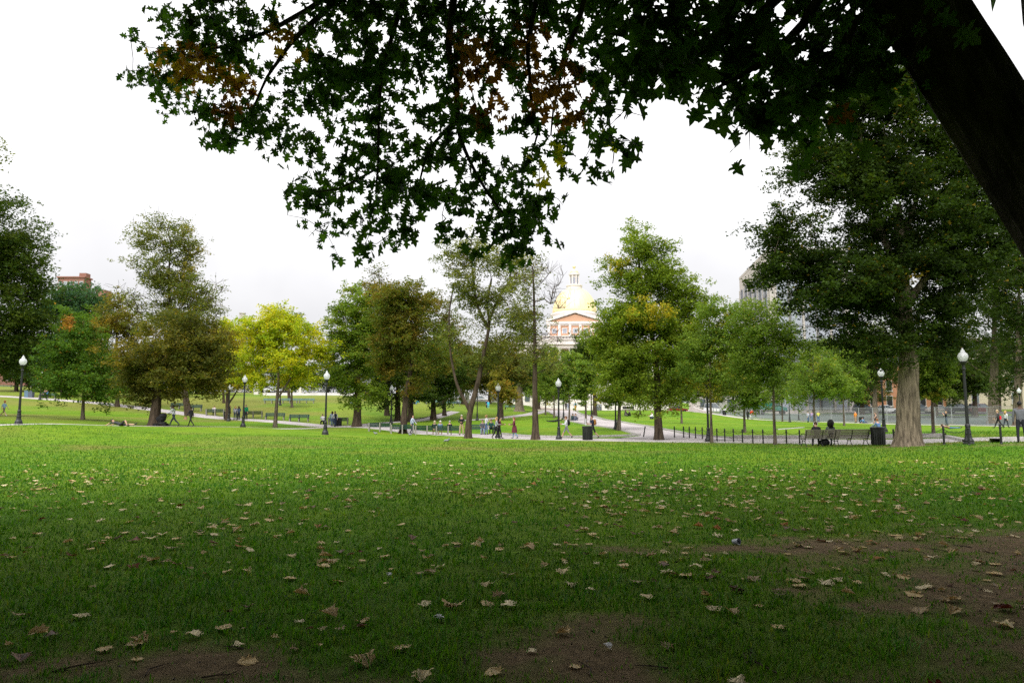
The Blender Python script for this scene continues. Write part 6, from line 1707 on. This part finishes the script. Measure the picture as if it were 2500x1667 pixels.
        if skirt is not None:
            m = MB(); m.lathe([(0.24 * s, J['knee1'].z + 0.02), (0.2 * s, J['pelvis'].z - 0.12 * s), (0.16 * s, J['pelvis'].z + 0.05 * s), (0.145 * s, J['pelvis'].z + 0.12 * s)], 18, c=(J['pelvis'].x, J['pelvis'].y, 0)); m.build('garment', cloth(skirt), o)
        bpy.data.objects.remove(so)
    PEND.clear()
def world_of(o, v): return Matrix.Rotation(o.rotation_euler.z, 4, 'Z') @ v + o.location
def held(name, po, J, key, mb, mats, label, cat, off=(0, 0, 0)):
    """a thing carried by a person: top-level, placed at the joint"""
    b = mb.build(name, mats, None, world_of(po, J[key] + Vector(off)), po.rotation_euler.z); return tag(b, label, cat)
def backpack(po, J, col, label):
    m = MB(); c = Vector((0, 0, 0)); m.ball((0, 0, 0), (0.16, 0.11, 0.24), 12, 8); m.ball((0, -0.07, -0.07), (0.12, 0.06, 0.11), 10, 6)
    for q in (-0.1, 0.1): m.tube([(q, 0.08, 0.18), (q * 1.2, 0.24, 0.12), (q * 1.2, 0.22, -0.1), (q, 0.08, -0.16)], 0.015, 5)
    return held('backpack', po, J, 'chest', m, cloth(col), label, 'backpack', (0, -0.19, -0.06))
def paper(po, J, label, w=0.3, h=0.42):
    m = MB(); m.box((0, 0.02, 0.1), (w, 0.006, h)); b = held('paper_sheet', po, J, 'hand1', m, M['white_plastic'], label, 'paper', (-0.1, 0.06, 0.02)); return b
BLOND, BRN, BLK, GREY, WHT, RED = (0.42, 0.27, 0.10), (0.07, 0.035, 0.015), (0.008, 0.007, 0.007), (0.35, 0.33, 0.31), (0.62, 0.58, 0.54), (0.20, 0.07, 0.02)
JEAN, BLACK, WHITE, NAVY, KHAKI = (0.10, 0.16, 0.28), (0.012, 0.012, 0.014), (0.72, 0.73, 0.76), (0.02, 0.03, 0.06), (0.36, 0.27, 0.16)

person(8, 67, 1.5, -100, 'walk', 'child in pale blue shirt and red cap running at left edge', (0.30, 0.48, 0.68), (0.20, 0.15, 0.1), BRN, sleeves='short', shorts=True, hat=(0.55, 0.08, 0.05), stride=0.6, shoes=(0.6, 0.6, 0.6))
person(106, 110.5, 1.7, 160, 'sit', 'seated person in dark clothes on the far left bench', (0.03, 0.035, 0.04), BLACK, BRN)
person(113, 110.5, 1.75, 170, 'slouch', 'seated person in blue shirt on the far left bench', (0.06, 0.16, 0.32), BLACK, BRN)
person(298, 50, 1.78, -90, 'lie', 'person lying on the lawn with one bare knee raised', (0.05, 0.055, 0.06), (0.03, 0.03, 0.035), BLK, sleeves='short', shorts=True)
o, J = person(424, 58, 1.82, 90, 'push', 'man in white shirt pushing a dark stroller', (0.60, 0.61, 0.70), (0.03, 0.04, 0.06), BLK, skin=SKIN_D, stride=0.5)
def stroller(po):
    r = empty('stroller', world_of(po, Vector((0, 1.0, 0))), po.rotation_euler.z, 'black stroller beside the broad tree trunk', 'stroller')
    m = MB(); m.smooth = True; m.ball((0, 0.05, 0.62), (0.26, 0.42, 0.28), 12, 8); m.build('seat', cloth(BLACK), r)
    m = MB(); m.smooth = True; m.ball((0, -0.12, 0.88), (0.28, 0.3, 0.24), 12, 8); m.build('canopy', cloth((0.02, 0.02, 0.022)), r)
    m = MB()
    for s in (-0.24, 0.24): m.tube([(s, -0.62, 1.02), (s, -0.3, 0.72), (s, 0.42, 0.2)], 0.018, 6); m.tube([(s, -0.35, 0.16), (s, 0.1, 0.6)], 0.018, 6)
    m.tube([(-0.24, -0.62, 1.02), (0.24, -0.62, 1.02)], 0.02, 6); m.build('frame', M['iron'], r)
    w = MB().lathe([(0.1, -0.02), (0.14, -0.025), (0.14, 0.025), (0.1, 0.02)], 14).mesh('wheel', M['tyre'])
    for x in (-0.26, 0.26):
        for y in (-0.36, 0.42): q = link('wheel', w, r, (x, y, 0.14)); q.rotation_euler = (0, PI / 2, 0)
    MB().box((0, -0.1, 0.3), (0.4, 0.5, 0.2)).build('basket', cloth((0.03, 0.03, 0.03)), r)
stroller(o)
o, J = person(466, 57, 1.62, 80, 'walk', 'person in dark clothes walking behind man with stroller', (0.022, 0.022, 0.028), (0.02, 0.02, 0.022), BLK, skin=SKIN_D, stride=0.4)
held('handbag', o, J, 'hand-1', MB().box((0, 0, -0.12), (0.1, 0.3, 0.2), taper=0.8), cloth((0.35, 0.2, 0.12)), 'tan bag in the hand of dark clothed walker', 'bag')
person(521, 93.5, 1.7, 12, 'slouch', 'lone sitter in white top on bench left of group', (0.55, 0.5, 0.5), BLACK, BRN)
person(560, 87, 1.72, -60, 'stand', 'leftmost of the three standing friends, dark vest', (0.05, 0.05, 0.07), (0.05, 0.05, 0.06), BLOND, hairlen=0.25)
person(574, 86.5, 1.70, 20, 'stand', 'middle of three standing friends, fair haired in pale scarf', (0.35, 0.35, 0.42), (0.03, 0.045, 0.08), BLOND, hairlen=0.3)
person(582, 87, 1.66, 40, 'talk', 'rightmost of three standing friends in denim jacket', (0.09, 0.14, 0.24), (0.03, 0.04, 0.07), BRN, hairlen=0.22)
person(600, 88, 1.78, 170, 'stand', 'person in bright green shirt beside lamp post', (0.02, 0.30, 0.12), (0.03, 0.035, 0.04), BRN)
person(789, 82.5, 1.7, 30, 'slouch', 'seated person in white beside the bin left of couple', (0.6, 0.6, 0.62), BLACK, BLK)
person(811, 80.3, 1.72, 20, 'walk', 'left of the couple, pale blue top and jeans', (0.35, 0.45, 0.6), JEAN, BRN, stride=0.25, hairlen=0.2)
o, J = person(818, 79.6, 1.75, 30, 'walk', 'right of the couple, white shirt with navy backpack', (0.75, 0.73, 0.76), (0.04, 0.06, 0.11), BLK, stride=0.3); backpack(o, J, NAVY, 'navy backpack on the white shirted one of the couple')
o, J = person(1007, 69.3, 1.80, -105, 'walk', 'bald man in pale blue shirt with shoulder bag', (0.55, 0.62, 0.80), (0.05, 0.065, 0.10), None, skin=SKIN, sleeves='long', stride=0.15); backpack(o, J, (0.02, 0.02, 0.024), 'black shoulder bag on man in pale blue shirt')
BZ = 0.02
for px, d, lab, c, hr, hl in ((1061, 66.9, 'white haired sitter in dark green coat, left of bench', (0.02, 0.035, 0.03), (0.5, 0.42, 0.28), 0.1), (1075, 66.5, 'white haired sitter in denim blue coat', (0.13, 0.2, 0.3), WHT, 0.06), (1098, 65.4, 'bald sitter in black coat at right end of benches', (0.015, 0.018, 0.02), GREY, 0)):
    person(px, d, 1.72, 5, 'sit', lab, c, KHAKI, hr, hairlen=hl, dz=BZ)
person(1127, 64.3, 1.80, 178, 'cross', 'man in black jacket and khaki trousers with folded arms', (0.015, 0.015, 0.018), (0.50, 0.38, 0.22), WHT)
o, J = person(1187, 61.5, 1.70, -70, 'talk', 'fair haired woman in white top drinking beside bench', (0.72, 0.72, 0.76), JEAN, BLOND, sleeves='short', hairlen=0.12)
held('carrier_bag', o, J, 'hand-1', MB().box((0, 0, -0.2), (0.14, 0.3, 0.36), taper=0.7), M['white_plastic'], 'white carrier bag held by woman in white top', 'bag')
person(1178, 62.8, 1.68, 185, 'sit', 'seated person in grey on bench behind woman in white', (0.12, 0.13, 0.16), (0.25, 0.3, 0.4), BRN, dz=BZ)
person(1199, 62.7, 1.68, 185, 'sit', 'seated person in dark teal at right end of bench', (0.03, 0.10, 0.09), BLACK, BRN, dz=BZ)
o, J = person(1211, 54.5, 1.66, -85, 'phone', 'long haired blonde woman in grey jumper and black trousers', (0.34, 0.35, 0.38), BLACK, BLOND, hairlen=0.38, stride=0.3, skirt=None)
person(1219, 54.6, 1.66, -80, 'phone', 'woman in dark maroon with black trousers beside lamp', (0.09, 0.02, 0.025), BLACK, BLK, hairlen=0.2, stride=0.28)
o, J = person(1256, 54, 1.62, 95, 'phone', 'woman in maroon hooded coat and jeans reading her phone', (0.14, 0.03, 0.05), (0.22, 0.32, 0.48), RED, hairlen=0.28, stride=0.18, skirt=(0.13, 0.028, 0.045))
person(1354, 85, 1.75, 90, 'flat', 'sunbather in black lying on grass left of avenue', (0.02, 0.02, 0.025), (0.02, 0.02, 0.022), (0.5, 0.45, 0.4))
o, J = person(1383, 53, 1.68, 95, 'phone', 'walker in white top and patterned shorts with black backpack', (0.72, 0.73, 0.76), (0.22, 0.22, 0.24), (0.22, 0.10, 0.05), sleeves='long', shorts=True, stride=0.5, hairlen=0.1, shoes=(0.05, 0.05, 0.06)); backpack(o, J, BLACK, 'black backpack on walker in patterned shorts'); paper(o, J, 'white paper held by walker in patterned shorts', 0.2, 0.15)
o, J = person(1447, 52, 1.70, 95, 'phone', 'walker in navy top reading a large sheet', (0.025, 0.035, 0.07), BLACK, BRN, sleeves='short', shorts=True, stride=0.5); backpack(o, J, (0.42, 0.20, 0.05), 'orange brown backpack on walker in navy top'); paper(o, J, 'large white sheet read by the walker in navy', 0.5, 0.5)
person(1382, 150, 1.75, 10, 'walk', 'distant person in black on upper avenue', BLACK, BLACK, BLK)
person(1388, 138, 1.72, 175, 'walk', 'distant person in denim on upper avenue', (0.2, 0.22, 0.28), JEAN, BRN)
o, J = person(1405, 126, 1.78, 5, 'walk', 'walker in yellow trousers climbing the avenue', (0.35, 0.45, 0.55), (0.60, 0.36, 0.08), BRN, stride=0.3); backpack(o, J, (0.04, 0.12, 0.08), 'green backpack on walker in yellow trousers')
person(1396, 89, 1.7, -60, 'ground', 'left of the pair seated on avenue kerb', (0.04, 0.10, 0.09), (0.06, 0.08, 0.12), BLK)
person(1403, 88.3, 1.7, -50, 'ground', 'right of the pair seated on avenue kerb, in grey', (0.12, 0.13, 0.17), (0.08, 0.10, 0.15), BRN)
person(1526, 108, 1.7, -70, 'ground', 'left of two people sitting on the lawn in black', (0.03, 0.03, 0.03), (0.25, 0.22, 0.2), BRN, hairlen=0.2)
person(1539, 108, 1.7, 70, 'ground', 'right of two people sitting on the lawn in black', (0.035, 0.03, 0.03), BLACK, BLK)
person(1594, 97, 1.75, 100, 'ground', 'person in white shirt sitting on lawn left of linden trunk', (0.75, 0.75, 0.78), (0.05, 0.06, 0.09), BLK)
person(1826, 126, 1.68, 175, 'walk', 'person in black walking beside one in red', BLACK, BLACK, BLK, skin=SKIN_D, stride=0.2)
o, J = person(1836, 126, 1.80, 180, 'stand', 'person in bright red jacket by the fence', (0.60, 0.05, 0.02), (0.45, 0.45, 0.5), BRN, wide=1.1)
held('carrier_bag', o, J, 'hand1', MB().box((0, 0, -0.2), (0.16, 0.3, 0.36), taper=0.7), M['white_plastic'], 'white bag carried by the person in red', 'bag')
person(1973, 117, 1.72, 30, 'stand', 'leftmost of three at fence, pale top and jeans', (0.5, 0.52, 0.6), JEAN, GREY)
person(1982, 117, 1.75, -20, 'stand', 'middle of three at fence in lilac shirt', (0.34, 0.26, 0.42), (0.12, 0.17, 0.27), GREY)
person(1998, 117, 1.78, -10, 'talk', 'rightmost of three at fence in lime yellow shirt', (0.50, 0.52, 0.08), JEAN, GREY, sleeves='short')
person(2089, 110, 1.76, 20, 'stand', 'person in orange shirt and khaki trousers by fence', (0.68, 0.24, 0.03), KHAKI, None)
person(2109, 108, 1.7, -80, 'recline', 'person in blue lounging on the lawn edge by black bin', (0.12, 0.25, 0.42), (0.06, 0.08, 0.12), BLK)
o, J = person(2138, 106, 1.66, 85, 'walk', 'woman in short black dress with blue bag', BLACK, (0.56, 0.34, 0.25), BRN, sleeves='none', shorts=True, hairlen=0.25, skirt=(0.015, 0.015, 0.018), stride=0.35)
held('shopping_bag', o, J, 'hand1', MB().box((0, 0, -0.2), (0.14, 0.34, 0.34), taper=0.85), cloth((0.12, 0.42, 0.62)), 'blue bag carried by woman in black dress', 'bag')
person(2145, 52, 1.7, 20, 'ground', 'person in blue sitting on lawn beyond litter bin', (0.10, 0.18, 0.36), (0.05, 0.06, 0.09), RED)
o, J = person(1993, 38.9, 1.76, -12 - 0, 'slouch', 'man with white headphones on the weathered bench', (0.018, 0.018, 0.02), (0.03, 0.03, 0.035), BRN, dz=0.02)
m = MB(); m.tube([(-0.1, 0, -0.02), (-0.1, 0, 0.08), (0, 0, 0.135), (0.1, 0, 0.08), (0.1, 0, -0.02)], 0.016, 6); m.ball((-0.1, 0, -0.02), (0.03, 0.045, 0.05), 8, 6); m.ball((0.1, 0, -0.02), (0.03, 0.045, 0.05), 8, 6)
held('headphones', o, J, 'head', m, M['white_plastic'], 'white headphones on the man on the bench', 'headphones')
o, J = person(2027, 38.6, 1.72, -6, 'sit', 'woman with big black hair on the weathered bench', (0.10, 0.12, 0.10), JEAN, BLK, skin=SKIN_D, hairlen=0.3, dz=0.02)
m = MB(); m.smooth = True
rr2 = random.Random(4)
m.ball((0, -0.02, 0.0), (0.17, 0.17, 0.2), 14, 9)
for k in range(60):
    a, b = rr2.uniform(0, 2 * PI), rr2.uniform(-0.9, 1.4); m.ball((0.155 * math.cos(a) * math.cos(b), -0.02 + 0.155 * math.sin(a) * math.cos(b), 0.19 * math.sin(b) - 0.02), rr2.uniform(0.025, 0.05), 6, 4)
bh = m.build('big_hair', cloth(BLK, 0.6), o, J['head'] + Vector((0, -0.03, 0)))
m = MB(); m.smooth = True; m.ball((0, 0, 0.19), (0.3, 0.2, 0.2), 14, 8); m.ball((0.12, 0.05, 0.3), (0.14, 0.12, 0.1), 10, 6)
tag(m.build('duffel_bag', cloth(BLACK), None, G(2010, 38.7, 0.0)), 'black bag on the ground under the weathered bench', 'bag')
o, J = person(2310, 88, 1.76, 60, 'camera', 'photographer in black raising a camera by fence', BLACK, (0.08, 0.10, 0.14), (0.3, 0.2, 0.1), sleeves='short', hairlen=0.25)
held('camera_body', o, J, 'hand1', MB().box((-0.08, 0.03, 0.02), (0.15, 0.07, 0.1)), M['iron'], 'small black camera held by the photographer', 'camera')
person(2318, 62, 1.75, -90, 'flat', 'person in blue jeans lying on the right lawn', (0.35, 0.22, 0.16), (0.10, 0.18, 0.32), BRN)
o, J = person(2437, 63.5, 1.68, 60, 'walk', 'woman in black with red bag walking at right', (0.05, 0.05, 0.055), BLACK, (0.5, 0.38, 0.22), stride=0.45, hairlen=0.15)
held('shoulder_bag', o, J, 'pelvis', MB().box((0.1, -0.17, 0.1), (0.46, 0.14, 0.32), taper=0.8), cloth((0.55, 0.02, 0.03)), 'bright red bag on the woman walking at right', 'bag')
person(2455, 68, 1.64, -80, 'walk', 'fair woman in grey white blouse right of red bag', (0.55, 0.55, 0.58), (0.04, 0.045, 0.06), BLOND, hairlen=0.3, stride=0.25)
person(2491, 31.6, 1.80, -35, 'stand', 'man in grey jacket cut by the right edge', (0.14, 0.145, 0.165), (0.02, 0.022, 0.03), BLK, skin=SKIN_D, dz=0.0, wide=1.08)
person(1188, 138, 1.72, 60, 'stand', 'person in navy on the slope under orange tinged tree', (0.03, 0.05, 0.12), (0.03, 0.04, 0.06), BRN)
person(1120, 123.6, 1.7, 60, 'ground', 'person resting on slope bench in grey', (0.3, 0.32, 0.36), (0.1, 0.12, 0.16), GREY, dz=0.45)
person(1016, 121, 1.7, 80, 'recline', 'person in turquoise lounging on slope behind russet trunk', (0.05, 0.32, 0.42), (0.12, 0.2, 0.36), BRN)
person(859, 108, 1.7, 150, 'ground', 'person in pale blue sitting on slope by green oval tree', (0.35, 0.45, 0.6), (0.3, 0.3, 0.3), GREY)
o, J = person(1192, 137.5, 1.5, 180, 'stand', 'person in cyan beside the one in navy on slope', (0.05, 0.45, 0.62), (0.15, 0.5, 0.65), BRN)
finish_people()

# ------------------------------------------------------------------ grass blades (near lawn)
def blades():
    rng = np.random.default_rng(1)
    yy = np.linspace(3.0, 46, 2000); dens = 1750 * (4.5 / yy) ** 1.55; wid = yy * 1.6 + 4.0
    pdf = dens * wid; cdf = np.cumsum(pdf) * (yy[1] - yy[0]); n = int(cdf[-1])
    y = np.interp(rng.uniform(0, cdf[-1], n), cdf, yy); x = rng.uniform(-1, 1, n) * (y * 0.80 + 2.0)
    dm = dirt_mask(x, y); cl = fbm(x * 1.7, y * 1.7, 77)
    ok = (rng.uniform(0, 1, n) > dm * (0.55 + 0.65 * fbm(x * 3.1, y * 3.1, 95))) & (rng.uniform(0, 1, n) < 0.35 + 1.1 * cl)
    x = x[ok]; y = y[ok]; dm = dm[ok]; n = len(x); cl2 = fbm(x * 7, y * 7, 78)
    z = terrain(x, y) + np.clip((26 - y) / 10, 0, 1) * ((fbm(x * 0.9, y * 0.9, 31) - 0.5) * 0.05 + (fbm(x * 4, y * 4, 33) - 0.5) * 0.025) - 0.006
    h = (0.058 + 0.0005 * y) * rng.uniform(0.45, 1.25, n) * (0.35 + 1.3 * cl2) * (0.65 + 0.7 * fbm(x * 2.3, y * 2.3, 93)) * (1 - 0.5 * dm)
    w = np.minimum(0.0016 * y + 0.0012, 0.034) * rng.uniform(0.7, 1.3, n)
    a = rng.uniform(0, 2 * PI, n); lean = rng.uniform(0.15, 1.0, n)
    dx, dy = np.cos(a), np.sin(a); b = a + rng.uniform(0.6, 2.4, n); S = np.stack([np.cos(b) * w / 2, np.sin(b) * w / 2, 0 * w], 1)
    base = np.stack([x, y, z], 1); tip = base + np.stack([dx * lean * h, dy * lean * h, h], 1)
    col = np.array([(0.042, 0.135, 0.005), (0.066, 0.18, 0.007), (0.10, 0.215, 0.009), (0.16, 0.20, 0.025)])[rng.choice(4, n, p=[.33, .36, .26, .05])] * rng.uniform(0.75, 1.2, n)[:, None]
    col = col * (0.75 + 0.6 * fbm(x * 0.6, y * 0.6, 91))[:, None]; yl = np.clip((fbm(x * 0.35 + 4, y * 0.5, 92) - 0.5) * 4, 0, 1)[:, None]; col = col * (1 + yl * np.array([0.30, 0.05, 0.1]))
    cv = (fbm(x * 2.1 + 9, y * 2.1, 97) > 0.66)[:, None]; col = np.where(cv, col * np.array([0.75, 0.95, 1.6]), col)
    dr = dry_mask(x, y)[:, None] * rng.uniform(0.2, 1, n)[:, None]; col = col * (1 - dr) + np.array([0.22, 0.18, 0.05]) * dr
    two = rng.uniform(7.0, 10.0, n) > y; k2 = np.where(two)[0]; k1 = np.where(~two)[0]
    V1 = np.stack([base[k1] - S[k1], base[k1] + S[k1], tip[k1]], 1).reshape(-1, 3); q1 = np.arange(3 * len(k1)).reshape(-1, 3)
    mid = base + np.stack([dx * lean * h * 0.3, dy * lean * h * 0.3, h * 0.6], 1)
    V2 = np.stack([base[k2] - S[k2], base[k2] + S[k2], mid[k2] + S[k2] * 0.8, mid[k2] - S[k2] * 0.8, tip[k2]], 1).reshape(-1, 3); k = np.arange(len(k2))[:, None] * 5 + len(V1)
    q2 = np.concatenate([k + np.array([[0, 1, 2]]), k + np.array([[0, 2, 3]]), k + np.array([[3, 2, 4]])], 1).reshape(-1, 3)
    return np.vstack([V1, V2]), np.vstack([q1, q2]), np.vstack([col[k1], np.repeat(col[k2], 3, 0)])
_V, _q, _c = blades()
tag(link('grass', np_mesh('grass', _V, _q, 3, [M['blade']], cols=_c)), 'short green lawn grass in the foreground', 'grass', kind='stuff')

# ------------------------------------------------------------------ fallen leaves
def fallen():
    rng = np.random.default_rng(12)
    kinds = [('tan', [(0.70, 0.56, 0.29), (0.80, 0.67, 0.40), (0.52, 0.38, 0.17), (0.36, 0.25, 0.10), (0.68, 0.49, 0.21)], 'dry tan lobed leaf lying', 0.84),
             ('brown', [(0.20, 0.10, 0.05), (0.14, 0.07, 0.035)], 'dark brown lobed leaf lying', 0.10),
             ('red', [(0.16, 0.035, 0.02), (0.22, 0.06, 0.025)], 'dark red lobed leaf lying', 0.04),
             ('orange', [(0.42, 0.17, 0.04)], 'orange lobed leaf lying', 0.02)]
    MS = {}
    for ki, (k, cols, lab, w) in enumerate(kinds):
        MS[k] = []
        for v in range(10 if k == 'tan' else 4):
            V, tri = tri_template(oak_template([0.12, -0.10, 0.18, 0.08, -0.06][v % 5], [0.16, -0.12, 0.24, 0.2, 0.10][(v + v // 5) % 5], 40 + v + ki * 10, False, [0.5, 0.35, 0.65, 0.45, 0.75][v % 5]))
            V = V.copy(); V[:, 1] -= 0.5; V[:, 0] *= 1.15; V[:, 2] += 0.12 * np.sin(V[:, 0] * 9 + v) * np.abs(V[:, 0]); V[:, 2] -= V[:, 2].min()
            c = np.array(cols[v % len(cols)])
            cc = np.tile(c, (len(tri), 1)) * rng.uniform(0.8, 1.15, (len(tri), 1))
            MS[k].append((np_mesh('fallen_leaf', V, tri, 3, [M['dry_leaf']], cols=cc, smooth=True), V, tri, cc))
    # positions: sampled on the ground as they lie in front of the viewer
    manual = [(780, 1595, .2), (1580, 1640, .22)]
    N = 2000; xs = []; ys = []
    while len(xs) < N:
        y = math.sqrt(rng.uniform() * (25 ** 2 - 3.6 ** 2) + 3.6 ** 2); x = rng.uniform(-0.80, 0.80) * y
        w = 0.05 + 2.2 * max(0, fbm(np.array([x * 0.6]), np.array([y * 0.45]), 55)[0] - 0.33) + 0.45 * (x > 0.1 * y) * (y > 7) * (y < 20) - 0.4 * (y > 22)
        if y < 5: w *= 0.75
        if rng.uniform() < w: xs.append(x); ys.append(y)
    x = np.array(xs); y = np.array(ys)
    s = rng.uniform(0.07, 0.155, N) * np.where(rng.uniform(0, 1, N) < 0.3, 0.6, 1.0)
    z = terrain(x, y) + np.clip((26 - y) / 10, 0, 1) * ((fbm(x * 0.9, y * 0.9, 31) - 0.5) * 0.05 + (fbm(x * 4, y * 4, 33) - 0.5) * 0.025) + 0.014 * (1 - dirt_mask(x, y)) + 0.004
    kk = rng.choice(4, N, p=[k[3] for k in kinds]); az = rng.uniform(0, 2 * PI, N); tx = rng.normal(size=N) * 0.10; ty = rng.normal(size=N) * 0.10
    big = np.argsort(-s / np.maximum(y, 1) * (np.abs(x) < 0.73 * y))[:300]; isb = np.zeros(N, bool); isb[big] = True
    from mathutils import Euler
    DMK = dirt_mask(x, y)
    VV, TT, CC = [], [], []; b = 0
    for i in range(N):
        k = kinds[kk[i]]; me, V, tri, cc = MS[k[0]][i % len(MS[k[0]])]
        if isb[i]:
            o = link('fallen_leaf', me, None, (x[i], y[i], z[i])); o.rotation_euler = (tx[i], ty[i], az[i]); o.scale = (s[i],) * 3
            side = 'left' if x[i] < -0.25 * y[i] else ('right' if x[i] > 0.25 * y[i] else 'centre')
            where = 'on the bare earth, %s' % side if DMK[i] > 0.35 else ('on the darkest grass nearest the viewer, %s' % side if y[i] < 6 else ('on the shaded grass, %s of the foreground' % side if y[i] < 10 else 'on the mid lawn, %s' % side))
            tag(o, '%s %s' % (k[2], where), 'leaf', '%s fallen leaves on the lawn' % k[0])
        else:
            R = np.array(Euler((tx[i], ty[i], az[i])).to_matrix()) * s[i]
            VV.append(V @ R.T + np.array([x[i], y[i], z[i]])); TT.append(tri + b); CC.append(cc); b += len(V)
    tag(link('leaf_litter', np_mesh('leaf_litter', np.vstack(VV), np.vstack(TT), 3, [M['dry_leaf']], cols=np.vstack(CC))), 'small scattered fallen leaves farther out on the lawn', 'leaf litter', kind='stuff')
fallen()

# ------------------------------------------------------------------ earth crumbs, twigs, litter, pigeons
def crumbs():
    rng = np.random.default_rng(3); n = 14000
    x = rng.uniform(-6, 10, n); y = rng.uniform(3.4, 11.5, n); dm = dirt_mask(x, y); ok = rng.uniform(0, 1, n) < dm; x = x[ok]; y = y[ok]; n = len(x)
    z = terrain(x, y) + ((fbm(x * 0.9, y * 0.9, 31) - 0.5) * 0.05 + (fbm(x * 4, y * 4, 33) - 0.5) * 0.025)
    s = 0.003 + 0.012 * rng.uniform(0, 1, n) ** 4
    base = np.array([(1, 0, 0), (-.5, .87, 0), (-.5, -.87, 0), (0, 0, .9)]); tri = np.array([[0, 1, 3], [1, 2, 3], [2, 0, 3]])
    a = rng.uniform(0, 2 * PI, n); c, s_ = np.cos(a), np.sin(a)
    V = np.stack([base[None, :, 0] * c[:, None] - base[None, :, 1] * s_[:, None], base[None, :, 0] * s_[:, None] + base[None, :, 1] * c[:, None], np.broadcast_to(base[None, :, 2], (n, 4))], -1) * s[:, None, None] * rng.uniform(0.6, 1.4, (n, 1, 3)) + np.stack([x, y, z - 0.001], 1)[:, None]
    q = (tri[None] + (np.arange(n) * 4)[:, None, None]).reshape(-1, 3)
    col = np.array([(0.16, 0.12, 0.08), (0.24, 0.2, 0.15), (0.08, 0.055, 0.035)])[rng.integers(0, 3, n)]
    tag(link('pebbles', np_mesh('pebbles', V.reshape(-1, 3), q, 3, [M['dry_leaf']], cols=np.repeat(col, 3, 0))), 'small pebbles and crumbs on the bare earth', 'pebbles', kind='stuff')
crumbs()
def gz(x, y): return tz(x, y) + float((fbm(np.array([x * 0.9]), np.array([y * 0.9]), 31)[0] - 0.5) * 0.05 + (fbm(np.array([x * 4]), np.array([y * 4]), 33)[0] - 0.5) * 0.025)
rt = random.Random(8)
for i in range(26):
    x, y = [(-2.2, 4.8), (0.5, 5.0), (4.4, 6.6), (5.6, 8.8), (3.2, 8.9)][i % 5]; x += rt.gauss(0, 0.7); y += rt.gauss(0, 0.35); L = rt.uniform(0.12, 0.4); a = rt.uniform(0, PI)
    m = MB(); m.tube([(-L / 2, 0, 0.006), (-L * .1, rt.gauss(0, .02), 0.014), (L * .2, rt.gauss(0, .02), 0.01), (L / 2, rt.gauss(0, .03), 0.008)], [.006, .005, .004, .002], 5)
    m.tube([(0, 0, 0.01), (L * .2, L * .15, 0.012)], [.003, .0015], 4)
    tag(m.build('fallen_twig', M['bark'], None, (x, y, gz(x, y)), a), 'thin dark twig lying on the bare earth ' + ['at bottom left', 'at bottom centre', 'near the right trunk', 'at the right edge', 'of the narrow worn strip'][i % 5], 'twig', 'fallen twigs on the bare earth')
def gpos(px, py):
    """ground point of the near lawn under a photo pixel (flat there)"""
    d = CAMZ * F / (py - HZ); 
    for _ in range(3):
        p = P(px, py, d); d = d * (CAMZ - tz(p.x, d)) / max(0.05, CAMZ - p.z) if p.z < CAMZ else d
    p = P(px, py, d); return Vector((p.x, d, tz(p.x, d)))
for i, (px, py, lab) in enumerate(((1790, 1330, 'small clear plastic cup on the bare earth at right'), (952, 1410, 'crumpled white scrap on the dark lawn, centre'), (1072, 1516, 'tiny white scrap on the lawn beside a tan leaf'), (1487, 1588, 'white scrap on the bare earth, bottom centre'), (874, 1127, 'white scrap on bright lawn left of centre'))):
    g = gpos(px, py); m = MB(); rr3 = random.Random(i)
    if i == 0:
        m.lathe([(0.028, 0.0), (0.04, 0.09), (0.043, 0.092), (0.038, 0.09), (0.026, 0.005)], 14); o = m.build('plastic_cup', M['glass_pale'], None, g + Vector((0, 0, 0.045))); o.rotation_euler = (1.4, 0.2, 0.6); tag(o, lab, 'cup')
    else:
        n = 9; vs = [(0.04 * math.cos(k * 2 * PI / n) * rr3.uniform(.5, 1.2), 0.03 * math.sin(k * 2 * PI / n) * rr3.uniform(.5, 1.2), rr3.uniform(0.02, .045)) for k in range(n)] + [(0, 0, .05), (0.01, 0, .0)]
        m.add(vs, [(k, (k + 1) % n, n) for k in range(n)] + [((k + 1) % n, k, n + 1) for k in range(n)]); tag(m.build('paper_scrap', M['white_plastic'], None, g + Vector((0, 0, 0.01))), lab, 'litter')
def pigeon(px, d, rz, lab):
    r = empty('pigeon', G(px, d), rz, lab, 'pigeon', 'pigeons on the lawn')
    gm = cloth((0.16, 0.17, 0.2)); m = MB(); m.smooth = True
    m.tube([(0, -0.20, 0.10), (0, -0.10, 0.12), (0, 0.0, 0.14), (0, 0.09, 0.17), (0, 0.12, 0.22), (0, 0.135, 0.265), (0, 0.15, 0.285)], [0.012, 0.04, 0.072, 0.062, 0.035, 0.03, 0.012], 10)
    m.box((0, -0.2, 0.105), (0.05, 0.12, 0.015)); m.tube([(0, 0.155, 0.275), (0, 0.19, 0.268)], [0.01, 0.002], 5); m.build('body', gm, r)
    for s in (-1, 1):
        w = MB(); w.smooth = True; w.ball((s * 0.062, -0.04, 0.15), (0.018, 0.13, 0.05), 8, 6); w.build('wing', cloth((0.26, 0.27, 0.30)), r)
        l = MB(); l.tube([(s * 0.025, 0.01, 0.09), (s * 0.025, 0.02, 0.0)], 0.006, 5); l.tube([(s * 0.025, 0.0, 0.004), (s * 0.025, 0.05, 0.004)], 0.005, 4); l.build('leg', cloth((0.4, 0.15, 0.12)), r)
pigeon(917, 58, 1.2, 'grey pigeon on the lawn below the bench row'); pigeon(1092, 42, -1.4, 'grey pigeon on the lawn left of forked tree base'); pigeon(1001, 62, 1.0, 'grey pigeon near bald man on lawn edge')
